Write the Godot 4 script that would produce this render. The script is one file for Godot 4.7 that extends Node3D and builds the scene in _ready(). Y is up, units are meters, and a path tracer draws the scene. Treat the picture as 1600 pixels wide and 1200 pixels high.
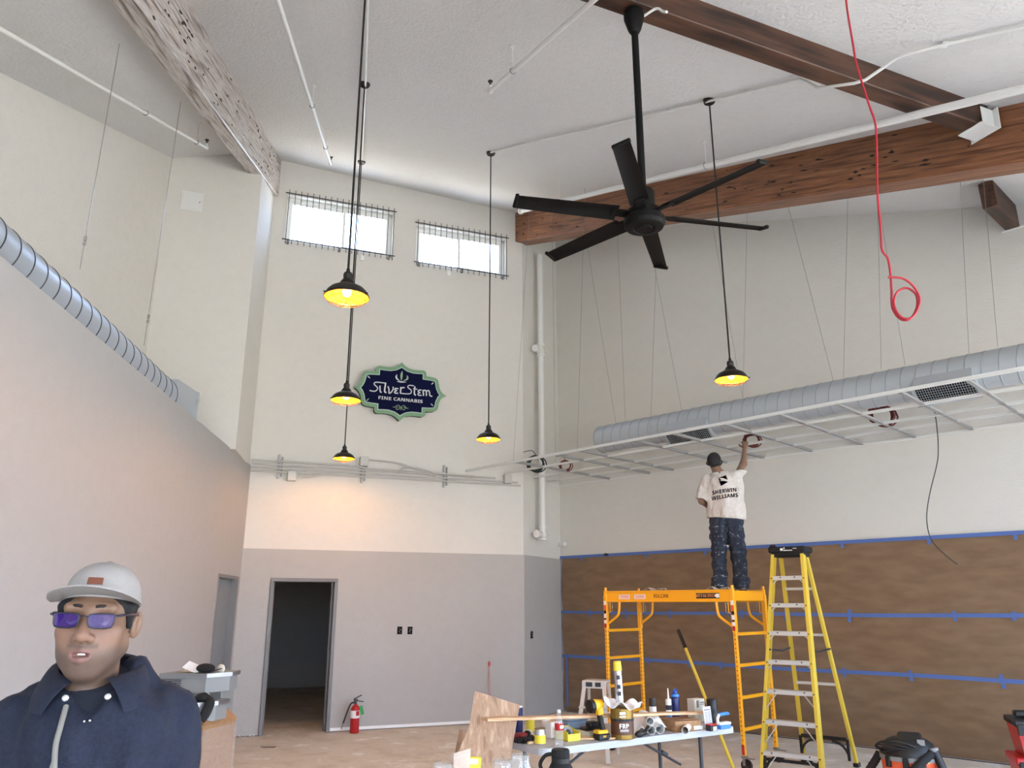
extends Node3D
# ---------------------------------------------------------------- survey of the place
const FOC := 1220.0
const PITCH := 0.27576
const EYE := Vector3(0, 1.75, 0)
var mats := {}
var used := {}
var rng := RandomNumberGenerator.new()

func ray(x: float, y: float) -> Vector3:
	var a := (x - 800.0) / FOC
	var b := (600.0 - y) / FOC
	return Vector3(a, sin(PITCH) + b * cos(PITCH), -(cos(PITCH) - b * sin(PITCH)))
func lvl(x: float, y: float, h: float) -> Vector3:
	var r := ray(x, y)
	return EYE + r * ((h - EYE.y) / r.y)
func onp(x: float, y: float, p: Vector3, n: Vector3) -> Vector3:
	var r := ray(x, y)
	return EYE + r * ((p - EYE).dot(n) / r.dot(n))
func dep(x: float, y: float, d: float) -> Vector3:
	var r := ray(x, y)
	return EYE + r * (d / -r.z)
func cr(x: float, z: float) -> float: return 5.139 - 0.1497 * x - 0.278 * z
func cl(x: float, z: float) -> float: return 5.206 + 0.186 * x - 0.363 * z
func zero(_x: float, _z: float) -> float: return 0.0
func ce(x: float, y: float, off := 0.0) -> Vector3:
	return onp(x, y, Vector3(0, 5.139 - off, 0), Vector3(0.1497, 1, 0.278))
func cle(x: float, y: float, off := 0.0) -> Vector3:
	return onp(x, y, Vector3(0, 5.206 - off, 0), Vector3(-0.186, 1, 0.363))
const MA := Vector3(-3.526, 0, -11.756)
const MB := Vector3(0.19, 0, -13.181)
const MN := Vector3(0.358, 0, 0.9337)
const RA := Vector3(0.883, 0, -14.49)
const RU := Vector3(0.711, 0, 0.703)
const RN := Vector3(-0.703, 0, 0.711)
const PA := Vector3(-3.074, 0, -4.302)
const PU := Vector3(-0.116, 0, -0.9932)
const PN := Vector3(0.9932, 0, -0.116)
func onmain(x: float, y: float) -> Vector3: return onp(x, y, MA, MN)
func onright(x: float, y: float, off := 0.0) -> Vector3: return onp(x, y, RA + RN * off, RN)

# ---------------------------------------------------------------- naming
func numbered(n: String) -> String:
	used[n] = used.get(n, -1) + 1
	return n if used[n] == 0 else "%s_%03d" % [n, used[n]]
func tag(o: Node, label: String, category: String, group := "") -> Node:
	o.set_meta("label", label)
	o.set_meta("category", category)
	if group: o.set_meta("group", group)
	return o
func thing(called: String, label: String, category: String, at := Vector3.ZERO, group := "") -> Node3D:
	var o := Node3D.new()
	o.name = numbered(called)
	add_child(o)
	o.position = at
	tag(o, label, category, group)
	return o
func put(called: String, m: Mesh, mt: Material, parent: Node = null) -> MeshInstance3D:
	var o := MeshInstance3D.new()
	o.mesh = m
	o.material_override = mt
	if parent == null or parent == self:
		o.name = numbered(called)
		add_child(o)
	else:
		o.name = called
		parent.add_child(o, true)
	return o
func obj(called: String, s: Sh, mt: Material, parent: Node = null) -> MeshInstance3D:
	return put(called, s.done(), mt, parent)
func one(called: String, s: Sh, mt: Material, label: String, category: String, group := "") -> MeshInstance3D:
	var o := obj(called, s, mt)
	tag(o, label, category, group)
	return o
func struct(called: String, s: Sh, mt: Material, parent: Node = null) -> MeshInstance3D:
	var o := obj(called, s, mt, parent)
	if parent == null: o.set_meta("kind", "structure")
	return o
func frame(fwd: Vector3, up := Vector3.UP) -> Basis:      # x along fwd, y up-ish
	var x := fwd.normalized()
	var z := x.cross(up).normalized()
	return Basis(x, z.cross(x), z)

# ---------------------------------------------------------------- shapes
class Sh:
	var st := SurfaceTool.new()
	func _init() -> void: st.begin(Mesh.PRIMITIVE_TRIANGLES)
	func smooth(on: bool) -> Sh:
		st.set_smooth_group(0 if on else -1)
		return self
	func tri(a: Vector3, b: Vector3, c: Vector3) -> void:
		st.add_vertex(a); st.add_vertex(b); st.add_vertex(c)
	func trio(a: Vector3, b: Vector3, c: Vector3, from: Vector3) -> void:   # turned away from a point inside
		if (b - a).cross(c - a).dot((a + b + c) / 3.0 - from) > 0.0: tri(a, c, b)
		else: tri(a, b, c)
	func quado(a: Vector3, b: Vector3, c: Vector3, d: Vector3, from: Vector3) -> void:
		trio(a, b, c, from); trio(a, c, d, from)
	func hexa(p: Array) -> Sh:       # 0-3 bottom ring, 4-7 top ring
		var m := Vector3.ZERO
		for q: Vector3 in p: m += q / 8.0
		st.set_smooth_group(-1)
		quado(p[0], p[1], p[2], p[3], m); quado(p[4], p[5], p[6], p[7], m)
		for i in 4:
			var j := (i + 1) % 4
			quado(p[i], p[j], p[j + 4], p[i + 4], m)
		return self
	func box(c: Vector3, s: Vector3, b := Basis(), bev := 0.0) -> Sh:
		var h := s * 0.5
		st.set_smooth_group(-1)
		if bev <= 0.0:
			var p := []
			for y in [-1, 1]:
				for q in [[-1, -1], [1, -1], [1, 1], [-1, 1]]:
					p.append(c + b * Vector3(h.x * q[0], h.y * y, h.z * q[1]))
			return hexa(p)
		bev = minf(bev, minf(h.x, minf(h.y, h.z)) * 0.98)
		for ax in 3:
			var u := (ax + 1) % 3
			var w := (ax + 2) % 3
			for sg in [-1.0, 1.0]:
				var f := []
				for q in [[-1, -1], [1, -1], [1, 1], [-1, 1]]:
					var v := Vector3.ZERO
					v[ax] = sg * h[ax]; v[u] = q[0] * (h[u] - bev); v[w] = q[1] * (h[w] - bev)
					f.append(c + b * v)
				quado(f[0], f[1], f[2], f[3], c)
			for s1 in [-1.0, 1.0]:
				for s2 in [-1.0, 1.0]:
					var e := []
					for q in [[0, -1], [0, 1], [1, 1], [1, -1]]:
						var v := Vector3.ZERO
						v[ax] = q[1] * (h[ax] - bev)
						v[u] = s1 * (h[u] - (bev if q[0] else 0.0)); v[w] = s2 * (h[w] - (0.0 if q[0] else bev))
						e.append(c + b * v)
					quado(e[0], e[1], e[2], e[3], c)
		for sx in [-1.0, 1.0]:
			for sy in [-1.0, 1.0]:
				for sz in [-1.0, 1.0]:
					var k := Vector3(sx * h.x, sy * h.y, sz * h.z)
					var t := Vector3(sx * bev, sy * bev, sz * bev)
					trio(c + b * (k - Vector3(0, t.y, t.z)), c + b * (k - Vector3(t.x, 0, t.z)), c + b * (k - Vector3(t.x, t.y, 0)), c)
		return self
	func beam(a: Vector3, b: Vector3, w: float, h: float, up := Vector3.UP, bev := 0.0) -> Sh:   # a bar from a to b
		var x := (b - a).normalized()
		var z := x.cross(up).normalized()
		if z.length() < 0.1: z = x.cross(Vector3.RIGHT).normalized()
		return box((a + b) * 0.5, Vector3(a.distance_to(b), h, w), Basis(x, z.cross(x), z), bev)
	func tube(pts: Array, r, sides := 8, caps := true) -> Sh:      # r: a radius or one per point
		var n := pts.size()
		var rings := []
		var side := Vector3.ZERO
		for i in n:
			var t: Vector3 = (pts[mini(i + 1, n - 1)] - pts[maxi(i - 1, 0)]).normalized()
			if i == 0:
				side = t.cross(Vector3.UP if absf(t.y) < 0.9 else Vector3.RIGHT).normalized()
			else:
				side = (side - t * side.dot(t)).normalized()
			var up := side.cross(t)
			var rr: float = r[i] if r is Array else r
			var ring := []
			for k in sides:
				var a := TAU * k / sides
				ring.append(pts[i] + (side * cos(a) + up * sin(a)) * rr)
			rings.append(ring)
		st.set_smooth_group(0)
		for i in n - 1:
			for k in sides:
				var k2 := (k + 1) % sides
				tri(rings[i][k], rings[i][k2], rings[i + 1][k2]); tri(rings[i][k], rings[i + 1][k2], rings[i + 1][k])
		if caps:
			st.set_smooth_group(-1)
			for k in sides:
				var k2 := (k + 1) % sides
				tri(pts[0], rings[0][k2], rings[0][k]); tri(pts[n - 1], rings[n - 1][k], rings[n - 1][k2])
		return self
	func cyl(a: Vector3, b: Vector3, r: float, sides := 12) -> Sh: return tube([a, b], r, sides)
	func lathe(prof: Array, at := Vector3.ZERO, b := Basis(), sides := 24, soft := true) -> Sh:   # [radius, height] pairs about y, clockwise fronts for rising outer profiles
		for i in prof.size() - 1:
			var p: Array = prof[i]
			var q: Array = prof[i + 1]
			st.set_smooth_group(i if soft and false else (0 if soft else -1))
			for k in sides:
				var a := TAU * k / sides
				var c := TAU * (k + 1) / sides
				var A := at + b * Vector3(cos(a) * p[0], p[1], sin(a) * p[0])
				var B := at + b * Vector3(cos(c) * p[0], p[1], sin(c) * p[0])
				var C := at + b * Vector3(cos(c) * q[0], q[1], sin(c) * q[0])
				var D := at + b * Vector3(cos(a) * q[0], q[1], sin(a) * q[0])
				if p[0] > 1e-6: tri(A, B, C)
				if q[0] > 1e-6: tri(A, C, D)
		return self
	func ball(c: Vector3, r: Vector3, b := Basis(), sides := 14) -> Sh:
		var prof := []
		for i in 9:
			var a := PI * i / 8.0 - PI / 2
			prof.append([cos(a), sin(a)])
		return lathe(prof, c, b * Basis.from_scale(r), sides)
	func prism(poly: PackedVector2Array, t: Transform3D, depth: float) -> Sh:    # polygon in xy, from z = 0 to z = depth
		st.set_smooth_group(-1)
		if Geometry2D.is_polygon_clockwise(poly):
			poly = poly.duplicate(); poly.reverse()
		var ix := Geometry2D.triangulate_polygon(poly)
		for i in range(0, ix.size(), 3):
			var a := poly[ix[i]]; var b := poly[ix[i + 1]]; var c := poly[ix[i + 2]]
			if (b - a).cross(c - a) < 0.0:
				var s := b; b = c; c = s
			tri(t * Vector3(a.x, a.y, depth), t * Vector3(c.x, c.y, depth), t * Vector3(b.x, b.y, depth))
			tri(t * Vector3(a.x, a.y, 0), t * Vector3(b.x, b.y, 0), t * Vector3(c.x, c.y, 0))
		for i in poly.size():
			var a := poly[i]
			var b := poly[(i + 1) % poly.size()]
			var A := t * Vector3(a.x, a.y, 0); var B := t * Vector3(b.x, b.y, 0)
			var C := t * Vector3(b.x, b.y, depth); var D := t * Vector3(a.x, a.y, depth)
			tri(A, C, B); tri(A, D, C)
		return self
	func ribbon(pts: Array, w, t: Transform3D, depth := 0.006) -> Sh:     # a stroke of lettering: polyline in xy
		var n := pts.size()
		var L := []
		var R := []
		for i in n:
			var d: Vector2 = (pts[mini(i + 1, n - 1)] - pts[maxi(i - 1, 0)]).normalized()
			var ww: float = w[i] if w is Array else w
			var o := Vector2(-d.y, d.x) * ww * 0.5
			L.append(pts[i] + o); R.append(pts[i] - o)
		for i in n - 1:
			var q := []
			for z in [0.0, depth]:
				for v: Vector2 in [L[i], L[i + 1], R[i + 1], R[i]]: q.append(t * Vector3(v.x, v.y, z))
			hexa(q)
		return self
	func sheet(f: Callable, nu: int, nv: int, thick: Vector3) -> Sh:      # a bent sheet f(u,v) with thickness
		var g := []
		for i in nu + 1:
			for j in nv + 1: g.append(f.call(float(i) / nu, float(j) / nv))
		var at := func(i: int, j: int) -> Vector3: return g[i * (nv + 1) + j]
		st.set_smooth_group(0)
		for i in nu:
			for j in nv:
				var a: Vector3 = at.call(i, j); var b: Vector3 = at.call(i + 1, j); var c: Vector3 = at.call(i + 1, j + 1); var d: Vector3 = at.call(i, j + 1)
				tri(a, b, c); tri(a, c, d)
				tri(a - thick, c - thick, b - thick); tri(a - thick, d - thick, c - thick)
		st.set_smooth_group(-1)
		for i in nu:
			for j in [0, nv]:
				var a: Vector3 = at.call(i, j); var b: Vector3 = at.call(i + 1, j)
				tri(a, b, b - thick); tri(a, b - thick, a - thick)
		for j in nv:
			for i in [0, nu]:
				var a: Vector3 = at.call(i, j); var b: Vector3 = at.call(i, j + 1)
				tri(a, b, b - thick); tri(a, b - thick, a - thick)
		return self
	func slab(poly: Array, f: Callable, g: Callable) -> Sh:      # plan polygon (x, z) between two height functions
		var p2 := PackedVector2Array(poly)
		var ix := Geometry2D.triangulate_polygon(p2)
		st.set_smooth_group(-1)
		for i in range(0, ix.size(), 3):
			var lo := []
			var hi := []
			for k in 3:
				var v := p2[ix[i + k]]
				lo.append(Vector3(v.x, f.call(v.x, v.y), v.y)); hi.append(Vector3(v.x, g.call(v.x, v.y), v.y))
			trio(lo[0], lo[1], lo[2], hi[0]); trio(hi[0], hi[1], hi[2], lo[0])
		var mid := Vector2.ZERO
		for v in p2: mid += v / p2.size()
		for i in p2.size():
			var a := p2[i]
			var b := p2[(i + 1) % p2.size()]
			var m := Vector3(mid.x, f.call(mid.x, mid.y), mid.y)
			quado(Vector3(a.x, f.call(a.x, a.y), a.y), Vector3(b.x, f.call(b.x, b.y), b.y), Vector3(b.x, g.call(b.x, b.y), b.y), Vector3(a.x, g.call(a.x, a.y), a.y), m)
		return self
	func done() -> ArrayMesh:
		st.generate_normals()
		return st.commit()

func wall(a: Vector3, b: Vector3, th: float, y0: Callable, top: Callable, holes := []) -> Sh:
	# from a to b in plan, thickness th along the right-hand side of a->b seen from above; holes [u0, u1, y0, y1]
	var s := Sh.new()
	var ln := Vector2(b.x - a.x, b.z - a.z).length()
	var d := Vector3(b.x - a.x, 0, b.z - a.z) / ln
	var n := Vector3(-d.z, 0, d.x) * th
	var us := [0.0, ln]
	for h in holes: us.append(h[0]); us.append(h[1])
	us.sort()
	for i in us.size() - 1:
		var u0: float = us[i]
		var u1: float = us[i + 1]
		if u1 - u0 < 1e-5: continue
		var cuts := []
		for h in holes:
			if h[0] < (u0 + u1) * 0.5 and h[1] > (u0 + u1) * 0.5: cuts.append([h[2], h[3]])
		cuts.sort()
		var p := a + d * u0
		var q := a + d * u1
		var lo0: float = y0.call(p.x, p.z)
		var lo1: float = y0.call(q.x, q.z)
		for c in cuts + [null]:
			var hi0: float = top.call(p.x, p.z) if c == null else c[0]
			var hi1: float = top.call(q.x, q.z) if c == null else c[0]
			if hi0 - lo0 > 1e-4 or hi1 - lo1 > 1e-4:
				var ring := []
				for e in [[p, lo0, hi0], [q, lo1, hi1]]: ring.append(e)
				s.hexa([Vector3(p.x, lo0, p.z), Vector3(q.x, lo1, q.z), Vector3(q.x, lo1, q.z) + n, Vector3(p.x, lo0, p.z) + n, Vector3(p.x, hi0, p.z), Vector3(q.x, hi1, q.z), Vector3(q.x, hi1, q.z) + n, Vector3(p.x, hi0, p.z) + n])
			if c != null:
				lo0 = c[1]; lo1 = c[1]
	return s
func at_h(h: float) -> Callable: return func(_x: float, _z: float) -> float: return h
func arc(c: Vector3, u: Vector3, v: Vector3, r: float, a0: float, a1: float, n: int) -> Array:
	var o := []
	for i in n + 1:
		var a := lerpf(a0, a1, float(i) / n)
		o.append(c + (u * cos(a) + v * sin(a)) * r)
	return o
func curve(pts: Array, n := 6) -> Array:       # Catmull-Rom through points
	var o := []
	for i in pts.size() - 1:
		var p0: Vector3 = pts[maxi(i - 1, 0)]; var p1: Vector3 = pts[i]; var p2: Vector3 = pts[i + 1]; var p3: Vector3 = pts[mini(i + 2, pts.size() - 1)]
		for k in n: o.append(p1.cubic_interpolate(p2, p0, p3, float(k) / n))
	o.append(pts[-1])
	return o
func words(text: String, size: float, t: Transform3D, called: String, mt: Material, parent: Node, stretch := 1.0, depth := 0.002, font_name := "Droid Sans") -> MeshInstance3D:
	var tm := TextMesh.new()
	var f := SystemFont.new()
	f.font_names = [font_name]
	f.font_weight = 700
	tm.font = f
	tm.text = text
	tm.font_size = 64
	tm.pixel_size = size / 46.0        # size is about the capital height
	tm.depth = depth
	tm.curve_step = 2.0
	var o := put(called, tm, mt, parent)
	o.transform = t * Transform3D(Basis.from_scale(Vector3(stretch, 1, 1)), Vector3.ZERO)
	return o

# ---------------------------------------------------------------- materials
func mat(key: String, c: Color, rough := 0.7, metal := 0.0) -> StandardMaterial3D:
	if mats.has(key): return mats[key]
	var m := StandardMaterial3D.new()
	m.resource_name = key
	m.albedo_color = c
	m.roughness = rough
	m.metallic = metal
	mats[key] = m
	return m
func ntex(freq: float, ramp: Array, seed_ := 1, kind := FastNoiseLite.TYPE_SIMPLEX_SMOOTH, oct := 4, size := 512, normal := false, bump := 4.0) -> NoiseTexture2D:
	var n := FastNoiseLite.new()
	n.seed = seed_
	n.noise_type = kind
	n.frequency = freq
	n.fractal_octaves = oct
	var t := NoiseTexture2D.new()
	t.width = size; t.height = size
	t.seamless = true
	t.noise = n
	if normal:
		t.as_normal_map = true
		t.bump_strength = bump
	else:
		var g := Gradient.new()
		var of := PackedFloat32Array()
		var cs := PackedColorArray()
		for r in ramp:
			of.append(r[0]); cs.append(r[1])
		g.offsets = of; g.colors = cs
		t.color_ramp = g
	return t
func tri_mat(key: String, tex: Texture2D, scale: Vector3, rough := 0.8, world := true, metal := 0.0) -> StandardMaterial3D:
	var m := mat(key, Color.WHITE, rough, metal)
	m.albedo_texture = tex
	m.uv1_triplanar = true
	m.uv1_world_triplanar = world
	m.uv1_scale = scale
	return m
func bumpy(m: StandardMaterial3D, tex: Texture2D, amount: float) -> StandardMaterial3D:
	m.normal_enabled = true
	m.normal_texture = tex
	m.normal_scale = amount
	return m
func glow(key: String, c: Color, e: float) -> StandardMaterial3D:
	var m := mat(key, c, 0.5)
	m.emission_enabled = true
	m.emission = c
	m.emission_energy_multiplier = e
	return m
func glass(key: String, c: Color, a: float) -> StandardMaterial3D:
	var m := mat(key, Color(c, a), 0.02)
	m.transparency = BaseMaterial3D.TRANSPARENCY_ALPHA
	return m
func S(r: int, g: int, b: int) -> Color: return Color8(r, g, b)
func two(c: Color, amt: float) -> Array:
	return [[0.25, c.darkened(amt)], [0.5, c], [0.75, c.lightened(amt * 0.7)]]
func build_materials() -> void:
	var peel := ntex(0.06, [], 3, FastNoiseLite.TYPE_SIMPLEX_SMOOTH, 2, 512, true, 3.0)
	var wallc := S(214, 211, 203)
	bumpy(tri_mat("wall_paint", ntex(0.012, two(wallc, 0.008), 11), Vector3.ONE * 0.8, 0.75), peel, 0.35)
	bumpy(tri_mat("wall_grey", ntex(0.012, two(S(174, 171, 166), 0.008), 12), Vector3.ONE * 0.8, 0.72), peel, 0.35)
	bumpy(tri_mat("partition_paint", ntex(0.012, two(S(169, 166, 163), 0.008), 13), Vector3.ONE * 0.8, 0.6), peel, 0.2)
	bumpy(tri_mat("ceiling_paint", ntex(0.02, two(S(214, 213, 211), 0.012), 14), Vector3.ONE * 0.7, 0.85), peel, 0.7)
	var fl := ntex(0.008, [[0.2, S(206, 197, 181)], [0.42, S(217, 208, 193)], [0.55, S(222, 213, 198)], [0.68, S(214, 207, 194)], [0.85, S(238, 234, 226)]], 21, FastNoiseLite.TYPE_SIMPLEX_SMOOTH, 6, 1024)
	bumpy(tri_mat("concrete", fl, Vector3.ONE * 0.2, 0.72), peel, 0.3)
	var wood := ntex(0.01, [[0.15, S(84, 51, 33)], [0.4, S(120, 77, 50)], [0.52, S(134, 88, 58)], [0.62, S(122, 79, 51)], [0.82, S(150, 102, 68)]], 31, FastNoiseLite.TYPE_SIMPLEX_SMOOTH, 6, 1024)
	tri_mat("beam_wood", wood, Vector3(0.1, 1.9, 1.9), 0.42, false)
	var dark := ntex(0.01, [[0.2, S(38, 24, 17)], [0.5, S(66, 42, 29)], [0.8, S(84, 56, 40)]], 32, FastNoiseLite.TYPE_SIMPLEX_SMOOTH, 5)
	tri_mat("joist_wood", dark, Vector3(0.16, 1.6, 1.6), 0.55, false)
	var pale_glare := ntex(0.01, [[0.12, S(98, 80, 68)], [0.3, S(150, 138, 130)], [0.45, S(190, 184, 180)], [0.6, S(204, 200, 197)], [0.72, S(166, 148, 134)], [0.88, S(206, 201, 197)]], 33, FastNoiseLite.TYPE_SIMPLEX_SMOOTH, 6, 1024)
	tri_mat("glare_pale_wood", pale_glare, Vector3(0.1, 2.0, 2.0), 0.34, false)  # pale greys put window glare into the wood colour; brown streaks are grain
	mat("knot", S(44, 28, 20), 0.7)
	var pine := ntex(0.01, [[0.2, S(178, 138, 96)], [0.5, S(210, 174, 132)], [0.8, S(224, 192, 152)]], 34, FastNoiseLite.TYPE_SIMPLEX_SMOOTH, 5)
	tri_mat("pine", pine, Vector3(0.5, 6, 6), 0.6, false)
	var ply := ntex(0.009, [[0.2, S(150, 118, 92)], [0.45, S(184, 152, 124)], [0.55, S(170, 136, 108)], [0.8, S(198, 168, 140)]], 35, FastNoiseLite.TYPE_SIMPLEX_SMOOTH, 5)
	tri_mat("plywood", ply, Vector3(3.0, 0.8, 3.0), 0.7, false)
	var kr := ntex(0.012, [[0.2, S(118, 95, 71)], [0.5, S(125, 101, 76)], [0.8, S(131, 107, 82)]], 36, FastNoiseLite.TYPE_SIMPLEX_SMOOTH, 5)
	tri_mat("kraft", kr, Vector3(0.3, 1.0, 1.0), 0.55, false)
	tri_mat("cardboard", ntex(0.02, two(S(160, 120, 82), 0.06), 37), Vector3.ONE * 2.0, 0.8, false)
	mat("blue_tape", S(82, 110, 172), 0.6)
	mat("white_metal", S(222, 222, 218), 0.4)
	mat("galv", S(152, 153, 152), 0.5, 0.1)
	mat("duct_grey", S(176, 182, 186), 0.45, 0.15)
	mat("duct_seam", S(150, 156, 161), 0.45, 0.2)
	mat("bare_duct", S(176, 184, 194), 0.34, 0.35)
	mat("conduit", S(190, 188, 182), 0.45, 0.2)
	mat("steel", S(150, 150, 150), 0.35, 0.8)
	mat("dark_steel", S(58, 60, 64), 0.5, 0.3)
	mat("frame_grey", S(118, 119, 120), 0.5)
	mat("door_grey", S(126, 132, 136), 0.45)
	mat("black", S(14, 14, 15), 0.5)
	mat("black_soft", S(17, 17, 18), 0.85)
	mat("fan_black", S(11, 10, 10), 0.6).metallic_specular = 0.3
	mat("bronze", S(32, 26, 22), 0.4, 0.3)
	mat("brass_inside", S(236, 158, 36), 0.35)
	mat("cord", S(12, 12, 12), 0.6)
	glow("bulb", Color(1.0, 0.82, 0.52), 14.0)
	mat("hollow_black", S(18, 18, 21), 0.9).metallic_specular = 0.2  # black for register throat shade and outlet box plastic
	mat("scaffold_yellow", S(246, 172, 24), 0.38)
	mat("scaffold_dark", S(70, 48, 14), 0.6)
	mat("fiberglass", S(208, 180, 62), 0.45)
	mat("aluminium", S(205, 203, 198), 0.38, 0.35)
	mat("white", S(236, 236, 232), 0.5)
	mat("paper_white", S(232, 230, 226), 0.75)
	mat("ink", S(40, 40, 46), 0.7)
	mat("red", S(176, 26, 32), 0.38)
	mat("red_cable", S(168, 26, 44), 0.45)
	mat("orange", S(226, 92, 52), 0.5)
	mat("green", S(46, 150, 76), 0.6)
	mat("table_top", S(178, 180, 184), 0.5)
	mat("tool_yellow", S(240, 186, 36), 0.45)
	mat("can_gold", S(150, 122, 58), 0.3, 0.6)
	mat("can_silver", S(206, 206, 208), 0.25, 0.8)
	mat("can_brown", S(92, 58, 36), 0.5)
	mat("plastic_yellow", S(232, 212, 58), 0.45)
	mat("navy_plastic", S(22, 32, 92), 0.35)
	mat("blue_plastic", S(52, 122, 196), 0.4)
	mat("sign_navy", S(9, 15, 50), 0.6).metallic_specular = 0.2
	mat("sign_green", S(118, 156, 122), 0.45)
	mat("sign_line", S(176, 198, 186), 0.45)
	mat("sign_letter", S(206, 210, 212), 0.4)
	mat("sign_leaf", S(150, 176, 138), 0.45)
	mat("sign_can", S(52, 52, 46), 0.6)
	mat("grey_plastic", S(132, 132, 130), 0.5)
	mat("cream_plastic", S(206, 198, 180), 0.5)
	mat("foil", S(214, 214, 214), 0.22, 0.9)
	glass("pane", Color(0.9, 0.95, 1.0), 0.06)
	glass("jar_glass", Color(0.85, 0.88, 0.88), 0.1)
	glass("film", Color(0.92, 0.92, 0.92), 0.07)
	glass("clear_plastic", Color(0.9, 0.92, 0.93), 0.14)
const MD := Vector3(0.9337, 0, -0.358)
var M0 := MA - MD * 0.44
func beam_x(z: float) -> float: return -3.129 + 0.144 * (z + 6.201)
func part_x(z: float) -> float: return -3.074 + 0.1168 * (z + 4.302)

func _ready() -> void:
	rng.seed = 7
	# camera
	var cam := Camera3D.new()
	cam.name = "camera"
	cam.position = EYE
	cam.rotation = Vector3(PITCH, 0, 0)
	cam.fov = rad_to_deg(2.0 * atan(600.0 / FOC))
	cam.near = 0.05
	cam.far = 200.0
	add_child(cam)
	cam.current = true
	# sky and exposure
	var env := Environment.new()
	var sky := Sky.new()
	var sm := ProceduralSkyMaterial.new()
	sm.sky_top_color = Color(0.68, 0.8, 0.98)
	sm.sky_horizon_color = Color(0.86, 0.92, 1.0)
	sm.ground_bottom_color = Color(0.82, 0.81, 0.79)
	sm.ground_horizon_color = Color(0.84, 0.83, 0.81)
	sky.sky_material = sm
	env.background_mode = Environment.BG_SKY
	env.sky = sky
	env.background_energy_multiplier = 22.0
	env.tonemap_mode = Environment.TONE_MAPPER_LINEAR
	env.tonemap_exposure = 0.79
	env.sdfgi_enabled = true
	env.ssao_enabled = true
	env.ssil_enabled = true
	var we := WorldEnvironment.new()
	we.name = "world"
	we.environment = env
	add_child(we)
	for r in [[450, 304, 612, 402], [651, 350, 790, 433]]:
		var a := onmain(r[0], r[1])
		var b := onmain(r[2], r[3])
		WIN.append([(a - M0).dot(MD), (b - M0).dot(MD), b.y, a.y])
	build_materials()
	room()
	openings()
	beams()
	pipes()
	ducts_and_grid()
	fan_and_pendants()
	sign_board()
	right_wall_paper()
	wall_fittings()
	scaffold()
	ladder()
	floor_things()
	table_and_things()
	near_bench()
	person_worker()
	person_front()

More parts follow.
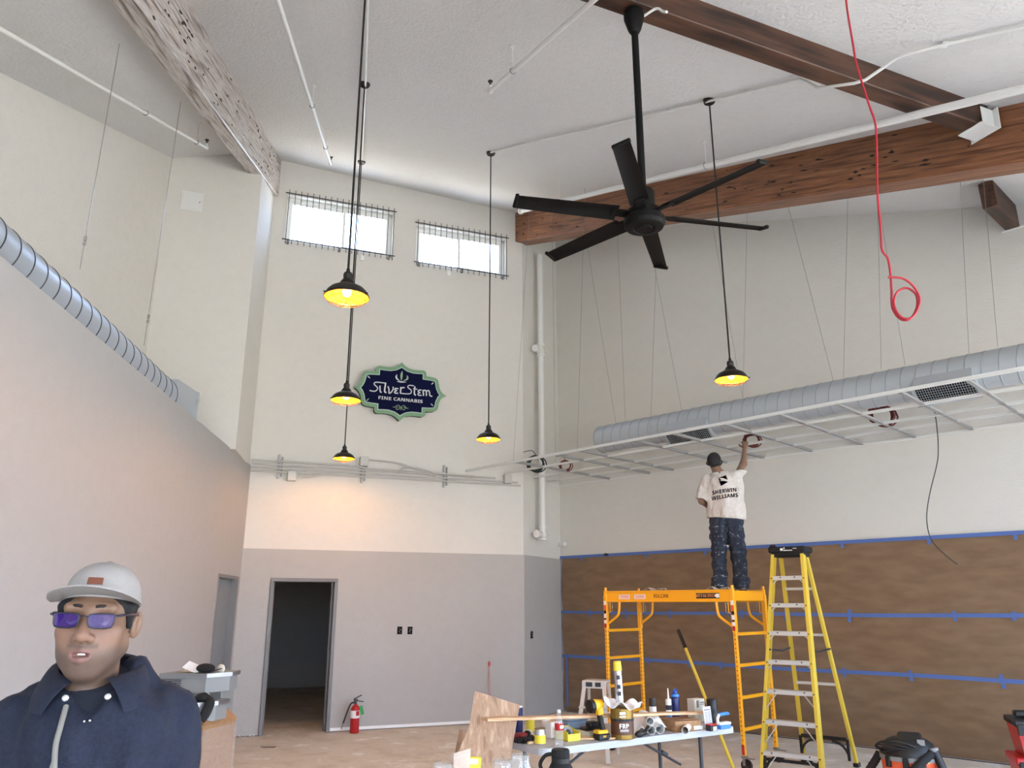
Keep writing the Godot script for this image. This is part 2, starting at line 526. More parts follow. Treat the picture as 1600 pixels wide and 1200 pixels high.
# ---------------------------------------------------------------- the shell
func room() -> void:
	var W: Material = mats.wall_paint
	struct("floor", Sh.new().slab([Vector2(-7.5, -20), Vector2(8.6, -20), Vector2(8.6, 7.6), Vector2(-7.5, 7.6)], at_h(-0.3), zero), mats.concrete)
	var poly := [Vector2(-3.93 - 0.1, -11.75), Vector2(0.05, -13.45), Vector2(0.75, -14.85), Vector2(8.3, -7.4), Vector2(8.3, 0.0), Vector2(beam_x(0.0), 0.0)]
	struct("ceiling", Sh.new().slab(poly, cr, func(x: float, z: float) -> float: return cr(x, z) + 0.25), mats.ceiling_paint)
	var cf := func(x: float, z: float) -> float: return cr(x, minf(z, 0.0))
	struct("ceiling_front", Sh.new().slab([Vector2(beam_x(0.0) - 0.6, 0.0), Vector2(8.3, 0.0), Vector2(8.3, 7.3), Vector2(beam_x(0.0) - 0.6, 7.3)], cf, func(x: float, z: float) -> float: return cr(x, 0.0) + 0.25), mats.ceiling_paint)
	struct("ceiling_side", Sh.new().slab([Vector2(-5.1, -10.0), Vector2(beam_x(-10.6) - 0.1, -10.6), Vector2(beam_x(2.8) - 0.1, 2.8), Vector2(-5.1, 2.8)], cl, func(x: float, z: float) -> float: return cl(x, z) + 0.25), mats.ceiling_paint)
	struct("leak_stop_1", wall(Vector3(beam_x(2.8), 0, 2.8), Vector3(beam_x(-10.25), 0, -10.25), -0.1, func(x: float, z: float) -> float: return cl(x, z), cf), W)  # unseen closing strip added behind the beam to stop a light leak
	# back wall, upper and lower paint; the lower part stands a little proud
	var d1 := [0.49, 1.36, -0.01, 2.08]
	var hol := []
	for r in WIN:
		hol.append(r)
	struct("wall_back", wall(M0, MB, -0.25, at_h(2.545), cr, hol), W)
	struct("wall_back_lower", wall(M0 + MN * 0.018, MB + MN * 0.018, -0.268, at_h(0.012), at_h(2.545), [d1]), mats.wall_grey)
	struct("baseboard_back", wall(M0 + MN * 0.022 + MD * 1.42, MB + MN * 0.022, -0.006, at_h(0.012), at_h(0.055)), mats.white)
	var cd := (RA - MB).normalized()
	var cn := Vector3(-cd.z, 0, cd.x)
	struct("wall_corner", wall(MB, RA, -0.25, at_h(2.545), cr), W)
	struct("wall_corner_lower", wall(MB + cn * 0.018, RA + cn * 0.018, -0.268, at_h(0.012), at_h(2.545)), mats.wall_grey)
	struct("wall_right", wall(RA, Vector3(8.0, 0, -7.453), -0.25, zero, cr), W)
	# storefront walls behind and beside the place the photograph was taken from
	var side_h := []
	for i in 5: side_h.append([0.5 + i * 2.8, 2.9 + i * 2.8, 0.15, [4.6, 4.2, 3.4, 3.3, 3.3][i]])
	struct("wall_side", wall(Vector3(8.0, 0, -7.453), Vector3(8.0, 0, 7.0), -0.25, zero, cf, side_h), W)
	var front_h := []
	for i in 4: front_h.append([0.3 + i * 2.45, 2.6 + i * 2.45, 0.15, [3.5, 3.9, 4.3, 4.6][i]])
	struct("wall_front", wall(Vector3(8.0, 0, 7.0), Vector3(-2.4, 0, 7.0), -0.25, zero, cf, front_h), W)
	struct("wall_front_side", wall(Vector3(-2.1, 0, 2.5), Vector3(-5.0, 0, 2.5), -0.25, zero, cl), W)
	struct("wall_left_front", wall(Vector3(part_x(7.0), 0, 7.0), Vector3(part_x(2.3), 0, 2.3), -0.15, at_h(3.766), cf), W)
	var k := 3
	for h in side_h:
		shop_window("window_%d" % k, Vector3(8.12, 0, -7.453), Vector3(0, 0, 1), h); k += 1
	for h in front_h:
		shop_window("window_%d" % k, Vector3(8.0, 0, 7.12), Vector3(-1, 0, 0), h); k += 1
	# left partition with a door opening
	var p0 := Vector3(part_x(7.0), 0, 7.0)
	var da := onp(340, 897, PA, PN)
	var db := onp(371, 903, PA, PN)
	var ua := Vector2(da.x - p0.x, da.z - p0.z).length()
	var ub := Vector2(db.x - p0.x, db.z - p0.z).length()
	struct("wall_left", wall(p0, M0 + MD * 0.02, -0.15, zero, at_h(3.766), [[ua + 0.05, ub - 0.05, -0.01, 2.09]]), mats.partition_paint)
	struct("shadow_strip_2", wall(Vector3(part_x(-8.85), 0, -8.85) - PN * 0.02, Vector3(part_x(-10.2), 0, -10.2) - PN * 0.02, -0.1, at_h(3.766), at_h(3.79)), mats.dark_steel)  # dark strip standing in for the shadow gap along the partition top
	struct("wall_far_left", wall(Vector3(-4.839, 0, 2.6), Vector3(-4.839, 0, -9.822), -0.25, zero, cl), W)
	struct("wall_far_left_back", wall(Vector3(-4.839, 0, -9.822), Vector3(-3.691, 0, -10.262), -0.25, at_h(3.76), cl), W)
	struct("wall_far_left_low", wall(Vector3(-4.839, 0, -9.822), Vector3(-3.9, 0, -10.182), -0.25, zero, at_h(3.76)), W)
	struct("wall_left_return", wall(Vector3(-3.691, 0, -10.262), M0, -0.2, at_h(3.75), func(x: float, z: float) -> float: return cr(x, z) - 0.69), W)
	struct("ceiling_low", Sh.new().slab([Vector2(-4.85, 2.5), Vector2(part_x(2.5) - 0.14, 2.5), Vector2(part_x(-10.2) - 0.14, -10.2), Vector2(-4.85, -9.85)], at_h(3.0), at_h(3.1)), W)
	# added deep room behind the open doorway, depth chosen to darken the opening
	var o := M0 - MN * 0.25
	var pd := 6.4
	struct("wall_added_left", Sh.new().hexa(box_pts(o, o - MN * pd, 0.0, 2.6, 0.1)), mats.wall_grey)
	struct("wall_added_right", Sh.new().hexa(box_pts(o + MD * 3.9, o + MD * 3.9 - MN * pd, 0.0, 2.6, 0.1)), mats.wall_grey)
	struct("wall_added_back", Sh.new().hexa(box_pts(o - MD * 0.05 - MN * pd, o + MD * 3.95 - MN * pd, 0.0, 2.6, 0.1)), mats.wall_grey)
	struct("ceiling_added", Sh.new().slab([v2(o - MD * 0.05 + MN * 0.1), v2(o + MD * 3.95 + MN * 0.1), v2(o + MD * 3.95 - MN * (pd + 0.05)), v2(o - MD * 0.05 - MN * (pd + 0.05))], at_h(2.55), at_h(2.7)), mats.wall_grey)
	# door frame of the open doorway
	var f := thing("door_1", "grey steel frame of the open doorway", "door frame", M0 + MD * 0.44)
	f.remove_meta("label"); f.remove_meta("category"); f.set_meta("kind", "structure")
	for e in [[0.0, "jamb"], [0.92, "jamb"]]:
		var s := Sh.new()
		s.box(MD * (e[0] + 0.025) + Vector3(0, 1.04, 0) - MN * 0.1, Vector3(0.05, 2.08, 0.29), Basis(MD, Vector3.UP, MN), 0.006)
		s.box(MD * (e[0] + (0.06 if e[0] < 0.5 else -0.01)) + Vector3(0, 1.04, 0) - MN * 0.12, Vector3(0.025, 2.08, 0.05), Basis(MD, Vector3.UP, MN), 0.003)
		obj("jamb", s, mats.frame_grey, f)
	obj("head", Sh.new().box(MD * 0.485 + Vector3(0, 2.105, 0) - MN * 0.1, Vector3(0.97, 0.05, 0.29), Basis(MD, Vector3.UP, MN), 0.006), mats.frame_grey, f)
	obj("strike_plate", Sh.new().box(MD * 0.051 + Vector3(0, 1.05, 0) - MN * 0.03, Vector3(0.004, 0.12, 0.03), Basis(MD, Vector3.UP, MN), 0.001), mats.steel, f)
	# steel door set back in the left partition
	var g := Node3D.new()
	g.name = "door_2"
	g.set_meta("kind", "structure")
	g.position = p0
	add_child(g)
	var bp := Basis(PU, Vector3.UP, PN)
	for u in [ua + 0.025, ub - 0.025]:
		obj("jamb", Sh.new().box(PU * u + Vector3(0, 1.045, 0) - PN * 0.06, Vector3(0.05, 2.09, 0.16), bp, 0.006), mats.frame_grey, g)
	obj("head", Sh.new().box(PU * (ua + ub) * 0.5 + Vector3(0, 2.115, 0) - PN * 0.06, Vector3(ub - ua, 0.05, 0.16), bp, 0.006), mats.frame_grey, g)
	var leaf := obj("door_leaf", Sh.new().box(PU * (ua + ub) * 0.5 + Vector3(0, 1.075, 0) - PN * 0.1, Vector3(ub - ua - 0.06, 2.14, 0.045), bp, 0.004), mats.door_grey, g)
	obj("hang_tag", Sh.new().box(PU * (ua + 0.16) + Vector3(0, 1.83, 0) - PN * 0.07, Vector3(0.06, 0.14, 0.004), bp), mats.paper_white, leaf)
	obj("lock_plate", Sh.new().box(PU * (ua + 0.13) + Vector3(0, 0.98, 0) - PN * 0.072, Vector3(0.05, 0.2, 0.006), bp, 0.002), mats.dark_steel, leaf)

func v2(p: Vector3) -> Vector2: return Vector2(p.x, p.z)
func box_pts(a: Vector3, b: Vector3, y0: float, y1: float, th: float) -> Array:
	var d := (b - a).normalized()
	var n := Vector3(-d.z, 0, d.x) * th * 0.5
	var A := Vector3(a.x, 0, a.z); var B := Vector3(b.x, 0, b.z)
	var r := []
	for y in [y0, y1]:
		for q in [A - n, B - n, B + n, A + n]: r.append(q + Vector3(0, y, 0))
	return r
var WIN := []

func shop_window(called: String, a: Vector3, d: Vector3, h: Array) -> void:
	var w := Node3D.new()
	w.name = called
	w.set_meta("kind", "structure")
	add_child(w)
	w.position = a + d * h[0]
	var n := Vector3(-d.z, 0, d.x)
	var b := Basis(d, Vector3.UP, d.cross(Vector3.UP))
	var W: float = h[1] - h[0]
	var H: float = h[3] - h[2]
	var s := Sh.new()
	for u in [0.03, W * 0.5, W - 0.03]: s.box(d * u + Vector3(0, h[2] + H * 0.5, 0), Vector3(0.06, H, 0.1), b, 0.004)
	for y in [h[2] + 0.03, h[3] - 0.03]: s.box(d * W * 0.5 + Vector3(0, y, 0), Vector3(W, 0.06, 0.1), b, 0.004)
	obj("window_frame", s, mats.dark_steel, w)
	for u in [W * 0.25 + 0.015, W * 0.75 - 0.015]:
		obj("pane", Sh.new().box(d * u + Vector3(0, h[2] + H * 0.5, 0), Vector3(W * 0.5 - 0.08, H - 0.1, 0.008), b), mats.pane, w)

# ---------------------------------------------------------------- high windows with bars
func openings() -> void:
	for i in 2:
		var r: Array = WIN[i]
		var w := Node3D.new()
		w.name = "window_%d" % (i + 1)
		w.set_meta("kind", "structure")
		add_child(w)
		w.position = M0 + MD * r[0] + Vector3(0, r[2], 0) - MN * 0.14
		var b := Basis(MD, Vector3.UP, MN)
		w.basis = b
		var W: float = r[1] - r[0]
		var H: float = r[3] - r[2]
		var s := Sh.new()
		for x in [0.03, W - 0.03]: s.box(Vector3(x, H / 2, 0), Vector3(0.06, H, 0.09), Basis(), 0.006)
		for y in [0.03, H - 0.03]: s.box(Vector3(W / 2, y, 0), Vector3(W, 0.06, 0.09), Basis(), 0.006)
		obj("window_frame", s, mats.white, w)
		var half: float = 0.55 if i == 0 else 0.5
		for q in [[0.06, W * half, 0.0], [W * half - 0.04, W - 0.06, 0.028]]:
			var sash := Sh.new()
			for x in [q[0] + 0.02, q[1] - 0.02]: sash.box(Vector3(x, H / 2, q[2]), Vector3(0.04, H - 0.12, 0.03), Basis(), 0.004)
			for y in [0.08, H - 0.08]: sash.box(Vector3((q[0] + q[1]) / 2, y, q[2]), Vector3(q[1] - q[0] - 0.08, 0.04, 0.03), Basis(), 0.004)
			var so := obj("sash", sash, mats.white, w)
			obj("pane", Sh.new().box(Vector3((q[0] + q[1]) / 2, H / 2, q[2]), Vector3(q[1] - q[0] - 0.08, H - 0.2, 0.006)), mats.pane, so)
		obj("window_latch", Sh.new().box(Vector3(W * (0.72 if i == 0 else 0.36), -0.1, 0.155), Vector3(0.07, 0.1, 0.025), Basis(), 0.006), mats.white, w)
		# security bars in front of the opening
		var t := thing("security_bars", ["thin steel security bars over the high window beside the left beam", "thin steel security bars over the high window beside the right beam"][i], "window bars", M0 + MD * r[0] + Vector3(0, r[2], 0) + MN * 0.05, "bars over the high windows")
		t.basis = b
		var n := 19 if i == 0 else 17
		var rod := Sh.new().cyl(Vector3(0, -0.07, 0), Vector3(0, H + 0.07, 0), 0.0058, 6).done()
		for j in n:
			var o := put("bar", rod, mats.dark_steel, t)
			o.position = Vector3(0.02 + (W - 0.02) * j / (n - 1), 0, 0)
		for y in [0.0, H]:
			obj("rail", Sh.new().box(Vector3(W / 2, y, 0.012), Vector3(W + 0.08, 0.018, 0.008), Basis(), 0.002), mats.dark_steel, t)
		for x in [0.06, W * 0.5, W - 0.06]:
			obj("bracket", Sh.new().box(Vector3(x, -0.03, -0.02), Vector3(0.04, 0.06, 0.06), Basis(), 0.005), mats.grey_plastic, t)

# ---------------------------------------------------------------- beams
func timber(called: String, a: Vector3, b: Vector3, w: float, h: float, mt: Material, label: String, cat := "beam") -> Node3D:
	# top edge line a->b on the ceiling, body hanging below it, width to the left of a->b when w > 0
	var x := (b - a).normalized()
	var side := x.cross(Vector3.UP).normalized()
	var up := side.cross(x)
	var t := thing(called, label, cat, (a + b) * 0.5)
	t.basis = Basis(x, up, side)
	var ln := a.distance_to(b)
	var hh := h * up.y
	obj("timber", Sh.new().box(Vector3(0, -hh / 2 + 0.01, w / 2), Vector3(ln, hh, absf(w)), Basis(), 0.008), mt, t)
	return t
func knots(t: Node3D, ln0: float, ln1: float, h0: float, h1: float, z: float, n: int, mt: Material) -> void:
	var s := Sh.new()
	for i in n:
		var x := rng.randf_range(ln0, ln1)
		var y := rng.randf_range(h0, h1)
		var q := []
		var l := rng.randf_range(0.015, 0.065)
		var e := rng.randf_range(0.005, 0.018)
		for zz in [0.0, 0.003]:
			for p in [[-l, 0], [-l * 0.2, -e], [l, rng.randf_range(-e, e) * 0.4], [l * 0.1, e]]: q.append(Vector3(x + p[0], y + p[1], z + zz * signf(z)))
		s.hexa(q)
	var o := obj("knots", s, mt, t)
	o.set_meta("kind", "stuff")

func beams() -> void:
	var l2 := Vector3(-3.89, 8.975, -11.69)
	var l1 := Vector3(beam_x(2.6), 0, 2.6); l1.y = cr(l1.x, l1.z)
	l2.y = cr(l2.x, l2.z)
	var lb := timber("ceiling_beam", l1, l2, -0.21, 0.69, mats.glare_pale_wood, "wooden beam with pale window glare in its colour above the left partition, running to the back wall")
	var ln := l1.distance_to(l2)
	knots(lb, -ln * 0.2, ln * 0.5, -0.6, -0.05, 0.0001, 110, mats.knot)
	var r1 := Vector3(0.05, 0, -13.15); r1.y = cr(r1.x, r1.z)
	var r2 := Vector3(0.05 + 0.5483 * 11.6, 0, -13.15 + 0.8363 * 11.6); r2.y = cr(r2.x, r2.z)
	var rb := timber("ceiling_beam", r2, r1, 0.29, 0.6, mats.beam_wood, "brown knotty wooden beam running from the high windows above the spiral duct")
	ln = r1.distance_to(r2)
	knots(rb, -ln * 0.25, ln * 0.49, -0.5, -0.04, -0.0001, 90, mats.knot)
	# the joist framed into it
	var jd := Vector3(0.9258, 0, -0.378)
	var j1 := Vector3(1.516, 0, -5.112) - jd * 2.2
	var j2 := Vector3(4.44, 0, -6.305)
	j1.y = cr(j1.x, j1.z); j2.y = cr(j2.x, j2.z)
	timber("ceiling_joist", j2, j1, 0.17, 0.24, mats.joist_wood, "dark brown joist hung from the brown beam, carrying the fan", "joist")
	var hg := thing("joist_hanger", "white painted steel joist hanger at the end of the dark joist", "hanger", j2)
	var hb := frame(j2 - j1)
	hg.basis = hb
	obj("seat_plate", Sh.new().box(Vector3(-0.06, -0.24, -0.085), Vector3(0.24, 0.012, 0.24), Basis(), 0.002), mats.white_metal, hg)
	for z in [0.008, -0.178]: obj("side_plate", Sh.new().box(Vector3(-0.04, -0.14, z), Vector3(0.16, 0.2, 0.008), Basis(), 0.002), mats.white_metal, hg)
	obj("back_plate", Sh.new().box(Vector3(0.035, -0.15, -0.085), Vector3(0.01, 0.22, 0.3), Basis(), 0.002), mats.white_metal, hg)
	# the short timber between the brown beam and the right wall
	var s2 := onright(1583, 300)
	s2.y = cr(s2.x, s2.z)
	var s1 := s2 + RN * 1.1
	s1.y = cr(s1.x, s1.z)
	var pu := timber("purlin", s2 + (s2 - s1).normalized() * 0.0, s1, 0.16, 0.32, mats.joist_wood, "short brown purlin end resting on the right wall behind the beam", "purlin")
	obj("end_plate", Sh.new().box(Vector3(-s1.distance_to(s2) / 2 + 0.03, -0.31, 0.08), Vector3(0.05, 0.02, 0.24), Basis(), 0.003), mats.white_metal, pu)
# ---------------------------------------------------------------- pipes and conduits
func straight_hanger(t: Node3D, at: Vector3, top: float) -> void:
	var h := Sh.new()
	h.cyl(Vector3(at.x, at.y + 0.03, at.z), Vector3(at.x, top, at.z), 0.006, 6)
	h.cyl(Vector3(at.x, top - 0.015, at.z), Vector3(at.x, top, at.z), 0.028, 10)
	obj("hanger", h, mats.white_metal, t)
func sprinkler_pipe(label: String, a: Vector3, b: Vector3, r: float, hang: Array, f: Callable, head: bool) -> void:
	var t := thing("sprinkler_pipe", label, "pipe", a, "white sprinkler pipes under the ceiling")
	obj("pipe", Sh.new().cyl(Vector3.ZERO, b - a, r, 12), mats.white_metal, t)
	for k in hang:
		var p := a.lerp(b, k)
		straight_hanger(t, p - a, f.call(p.x, p.z) - a.y)
		obj("clevis", Sh.new().tube(arc(p - a, Vector3.UP, (b - a).normalized().cross(Vector3.UP), r + 0.008, 0, TAU, 10), 0.005, 5, false), mats.steel, t)
	if head:
		obj("elbow", Sh.new().ball(b - a, Vector3.ONE * r * 1.5).cyl(b - a, b - a + Vector3(0, 0.06, 0), r * 0.9, 10), mats.white_metal, t)
		var s := Sh.new()
		s.cyl(b - a + Vector3(0, 0.06, 0), b - a + Vector3(0, 0.11, 0), 0.01, 8).cyl(b - a + Vector3(0, 0.11, 0), b - a + Vector3(0, 0.116, 0), 0.026, 10)
		obj("sprinkler_head", s, mats.dark_steel, t)

func pipes() -> void:
	sprinkler_pipe("white sprinkler pipe under the ceiling beyond the left beam", cle(-40, 22, 0.28), cle(322, 231, 0.28), 0.02, [0.62, 0.93], cl, true)
	sprinkler_pipe("white sprinkler pipe between the left beam and the hanging lamps", ce(418, -50, 0.28), ce(517, 256, 0.28), 0.022, [0.55, 0.85], cr, true)
	sprinkler_pipe("short white sprinkler pipe pointing at the fan's mounting", ce(960, -28, 0.28), ce(766, 142, 0.28), 0.022, [0.76], cr, true)
	sprinkler_pipe("thick white sprinkler main running past the brown beam", ce(1700, 114, 0.33), ce(814, 330, 0.33), 0.036, [0.48, 0.86], cr, true)
	# conduit to the pendant lamps
	var pts := []
	for p in [[767, 238], [860, 216], [1000, 184], [1108, 158], [1250, 123]]: pts.append(ce(p[0], p[1], 0.03))
	for p in [[1262, 128], [1278, 138], [1335, 130], [1352, 125], [1400, 92], [1412, 86]]: pts.append(ce(p[0], p[1], 0.29 if p[0] > 1265 and p[0] < 1380 else 0.1))
	for p in [[1475, 70], [1600, 42], [1700, 18]]: pts.append(ce(p[0], p[1], 0.03))
	var t := thing("electrical_conduit", "thin white conduit bending round the dark joist and along the ceiling", "conduit", pts[0])
	var q := []
	for p: Vector3 in pts: q.append(p - pts[0])
	obj("conduit", Sh.new().tube(q, 0.013, 8), mats.white_metal, t)
	for p in [[803, 229], [1050, 172], [1170, 143], [1476, 70]]:
		var c: Vector3 = ce(p[0], p[1], 0.02) - pts[0]
		obj("strap", Sh.new().box(c, Vector3(0.05, 0.03, 0.05), Basis(), 0.004), mats.white_metal, t)
	q = [ce(577, -90, 0.03), ce(571, 130, 0.03), ce(566, 250, 0.03)]
	t = thing("electrical_conduit", "thin white conduit joining the row of three pendant lamps", "conduit", q[0])
	obj("conduit", Sh.new().tube([Vector3.ZERO, q[1] - q[0], q[2] - q[0]], 0.013, 8), mats.white_metal, t)
	# fire riser in the corner
	var cd := (RA - MB).normalized()
	var cn := Vector3(-cd.z, 0, cd.x)
	var base := onp(848, 840, MB + cn * 0.14, cn)
	t = thing("fire_riser", "white vertical riser pipe with valves in the wall corner", "riser pipe", Vector3(base.x, 2.9, base.z))
	var top := onp(842, 392, MB + cn * 0.14, cn).y
	obj("pipe", Sh.new().cyl(Vector3.ZERO, Vector3(0, 5.2, 0), 0.055, 16), mats.white_metal, t)
	for v in [[0.0, 0.0], [onp(841, 547, MB + cn * 0.14, cn).y - 2.9, 1.0]]:
		var y: float = v[0]
		var side := -cd
		var s := Sh.new().cyl(Vector3(0, y, 0) + cd * 0.08, Vector3(0, y, 0) + side * 0.2, 0.045, 14)
		s.cyl(Vector3(0, y, 0) + side * 0.2, Vector3(0, y, 0) + side * 0.24, 0.065, 14).cyl(Vector3(0, y - 0.09, 0), Vector3(0, y - 0.06, 0), 0.075, 14)
		s.cyl(Vector3(0, y + 0.1, 0), Vector3(0, y + 0.15, 0), 0.075, 14).ball(Vector3(0, y, 0), Vector3.ONE * 0.07)
		var vo := obj("valve", s, mats.white_metal, t)
		obj("lever", Sh.new().box(Vector3(0, y + 0.02, 0) + cn * 0.08 + cd * 0.07, Vector3(0.12, 0.03, 0.02), frame(cd), 0.004), mats.white_metal, vo)
	var st := onp(868, 851, RA + RN * 0.08, RN)
	one("drain_stub", Sh.new().cyl(Vector3.ZERO, RU * 0.22, 0.04, 14).ball(RU * 0.22, Vector3.ONE * 0.045), mats.white_metal, "short white pipe stub on the right wall beside the riser", "pipe").position = Vector3(st.x, st.y, st.z)
	# row of conduits along the back wall
	var y0 := 3.84
	for k in 4:
		var y: float = y0 - 0.052 * k
		var e: float = [2.6, 3.9, 4.3, 4.35][k]
		var path := [M0 + MD * 0.02 + Vector3(0, y, 0) + MN * 0.05, M0 + MD * e + Vector3(0, y, 0) + MN * 0.05]
		if k == 0: path = [path[0], M0 + MD * 1.6 + Vector3(0, y, 0) + MN * 0.05, M0 + MD * 1.75 + Vector3(0, y - 0.03, 0) + MN * 0.08, M0 + MD * 3.0 + Vector3(0, y - 0.03, 0) + MN * 0.08]
		var c := thing("wall_conduit", ["topmost conduit of the row along the back wall", "second conduit from the top of the back wall row", "third conduit from the top of the back wall row", "lowest conduit of the row along the back wall"][k], "conduit", path[0], "conduits along the back wall")
		var o := path[0] as Vector3
		obj("conduit", Sh.new().tube(path.map(func(p: Vector3) -> Vector3: return p - o), 0.015, 8), mats.conduit, c)
	for u in [0.42, 1.68, 3.02]:
		var o := one("strut_channel", Sh.new().box(Vector3.ZERO, Vector3(0.03, 0.36, 0.035), Basis(MD, Vector3.UP, MN), 0.003).box(MD * 0.05, Vector3(0.02, 0.3, 0.03), Basis(MD, Vector3.UP, MN), 0.003), mats.steel, "short upright steel strut holding the row of wall conduits", "strut", "struts under the wall conduits")
		o.position = M0 + MD * u + Vector3(0, 3.77, 0) + MN * 0.019
	var jb := [[0.62, 3.63, "white junction box hanging under the wall conduits"], [1.7, 3.92, "white junction box standing above the wall conduits"], [4.12, 3.78, "white junction box where the conduits meet the ceiling grid"]]
	for j in jb:
		var b := thing("junction_box", j[2], "junction box", M0 + MD * j[0] + Vector3(0, j[1], 0) + MN * 0.05, "junction boxes on the back wall")
		b.basis = Basis(MD, Vector3.UP, MN)
		obj("box", Sh.new().box(Vector3.ZERO, Vector3(0.13, 0.15, 0.09), Basis(), 0.006), mats.conduit, b)
		obj("cover", Sh.new().box(Vector3(0, 0, 0.047), Vector3(0.12, 0.14, 0.006), Basis(), 0.002), mats.conduit, b)
	for e in [[[1.78, 3.95], [2.2, 3.93], [2.55, 3.85], [2.85, 3.76]], [[2.25, 3.77], [2.35, 3.86], [2.55, 3.87], [2.9, 3.8], [3.5, 3.79]], [[0.7, 3.63], [0.85, 3.63], [0.95, 3.65], [1.05, 3.68]]]:
		var p := []
		for v in e: p.append(M0 + MD * v[0] + Vector3(0, v[1], 0) + MN * 0.095)
		var o0: Vector3 = p[0]
		var o := one("flexible_conduit", Sh.new().tube(curve(p.map(func(w: Vector3) -> Vector3: return w - o0)), 0.014, 8), mats.conduit, ["flexible conduit drooping from the upper junction box", "bowed flexible conduit over the row of wall conduits", "short flexible conduit beside the lower junction box"][0 if e[0][0] == 1.78 else (1 if e[0][0] == 2.25 else 2)], "conduit")
		o.position = o0

# ---------------------------------------------------------------- ducts and the hung grid
func spiral_duct(t: Node3D, ln: float, r: float, mt: Material, seam: Material, pitch: float) -> void:
	obj("duct_body", Sh.new().cyl(Vector3.ZERO, Vector3(ln, 0, 0), r, 40), mt, t)
	var ring := Sh.new().tube(arc(Vector3.ZERO, Vector3.UP, Vector3.BACK, r, 0, TAU, 40), 0.006, 5, false).done()
	var n := int(ln / pitch)
	for i in n + 1:
		var o := put("seam", ring, seam, t)
		o.position.x = minf(0.012 + i * pitch, ln - 0.01)
		o.rotation.z = -0.12 if i > 0 and i < n else 0.0

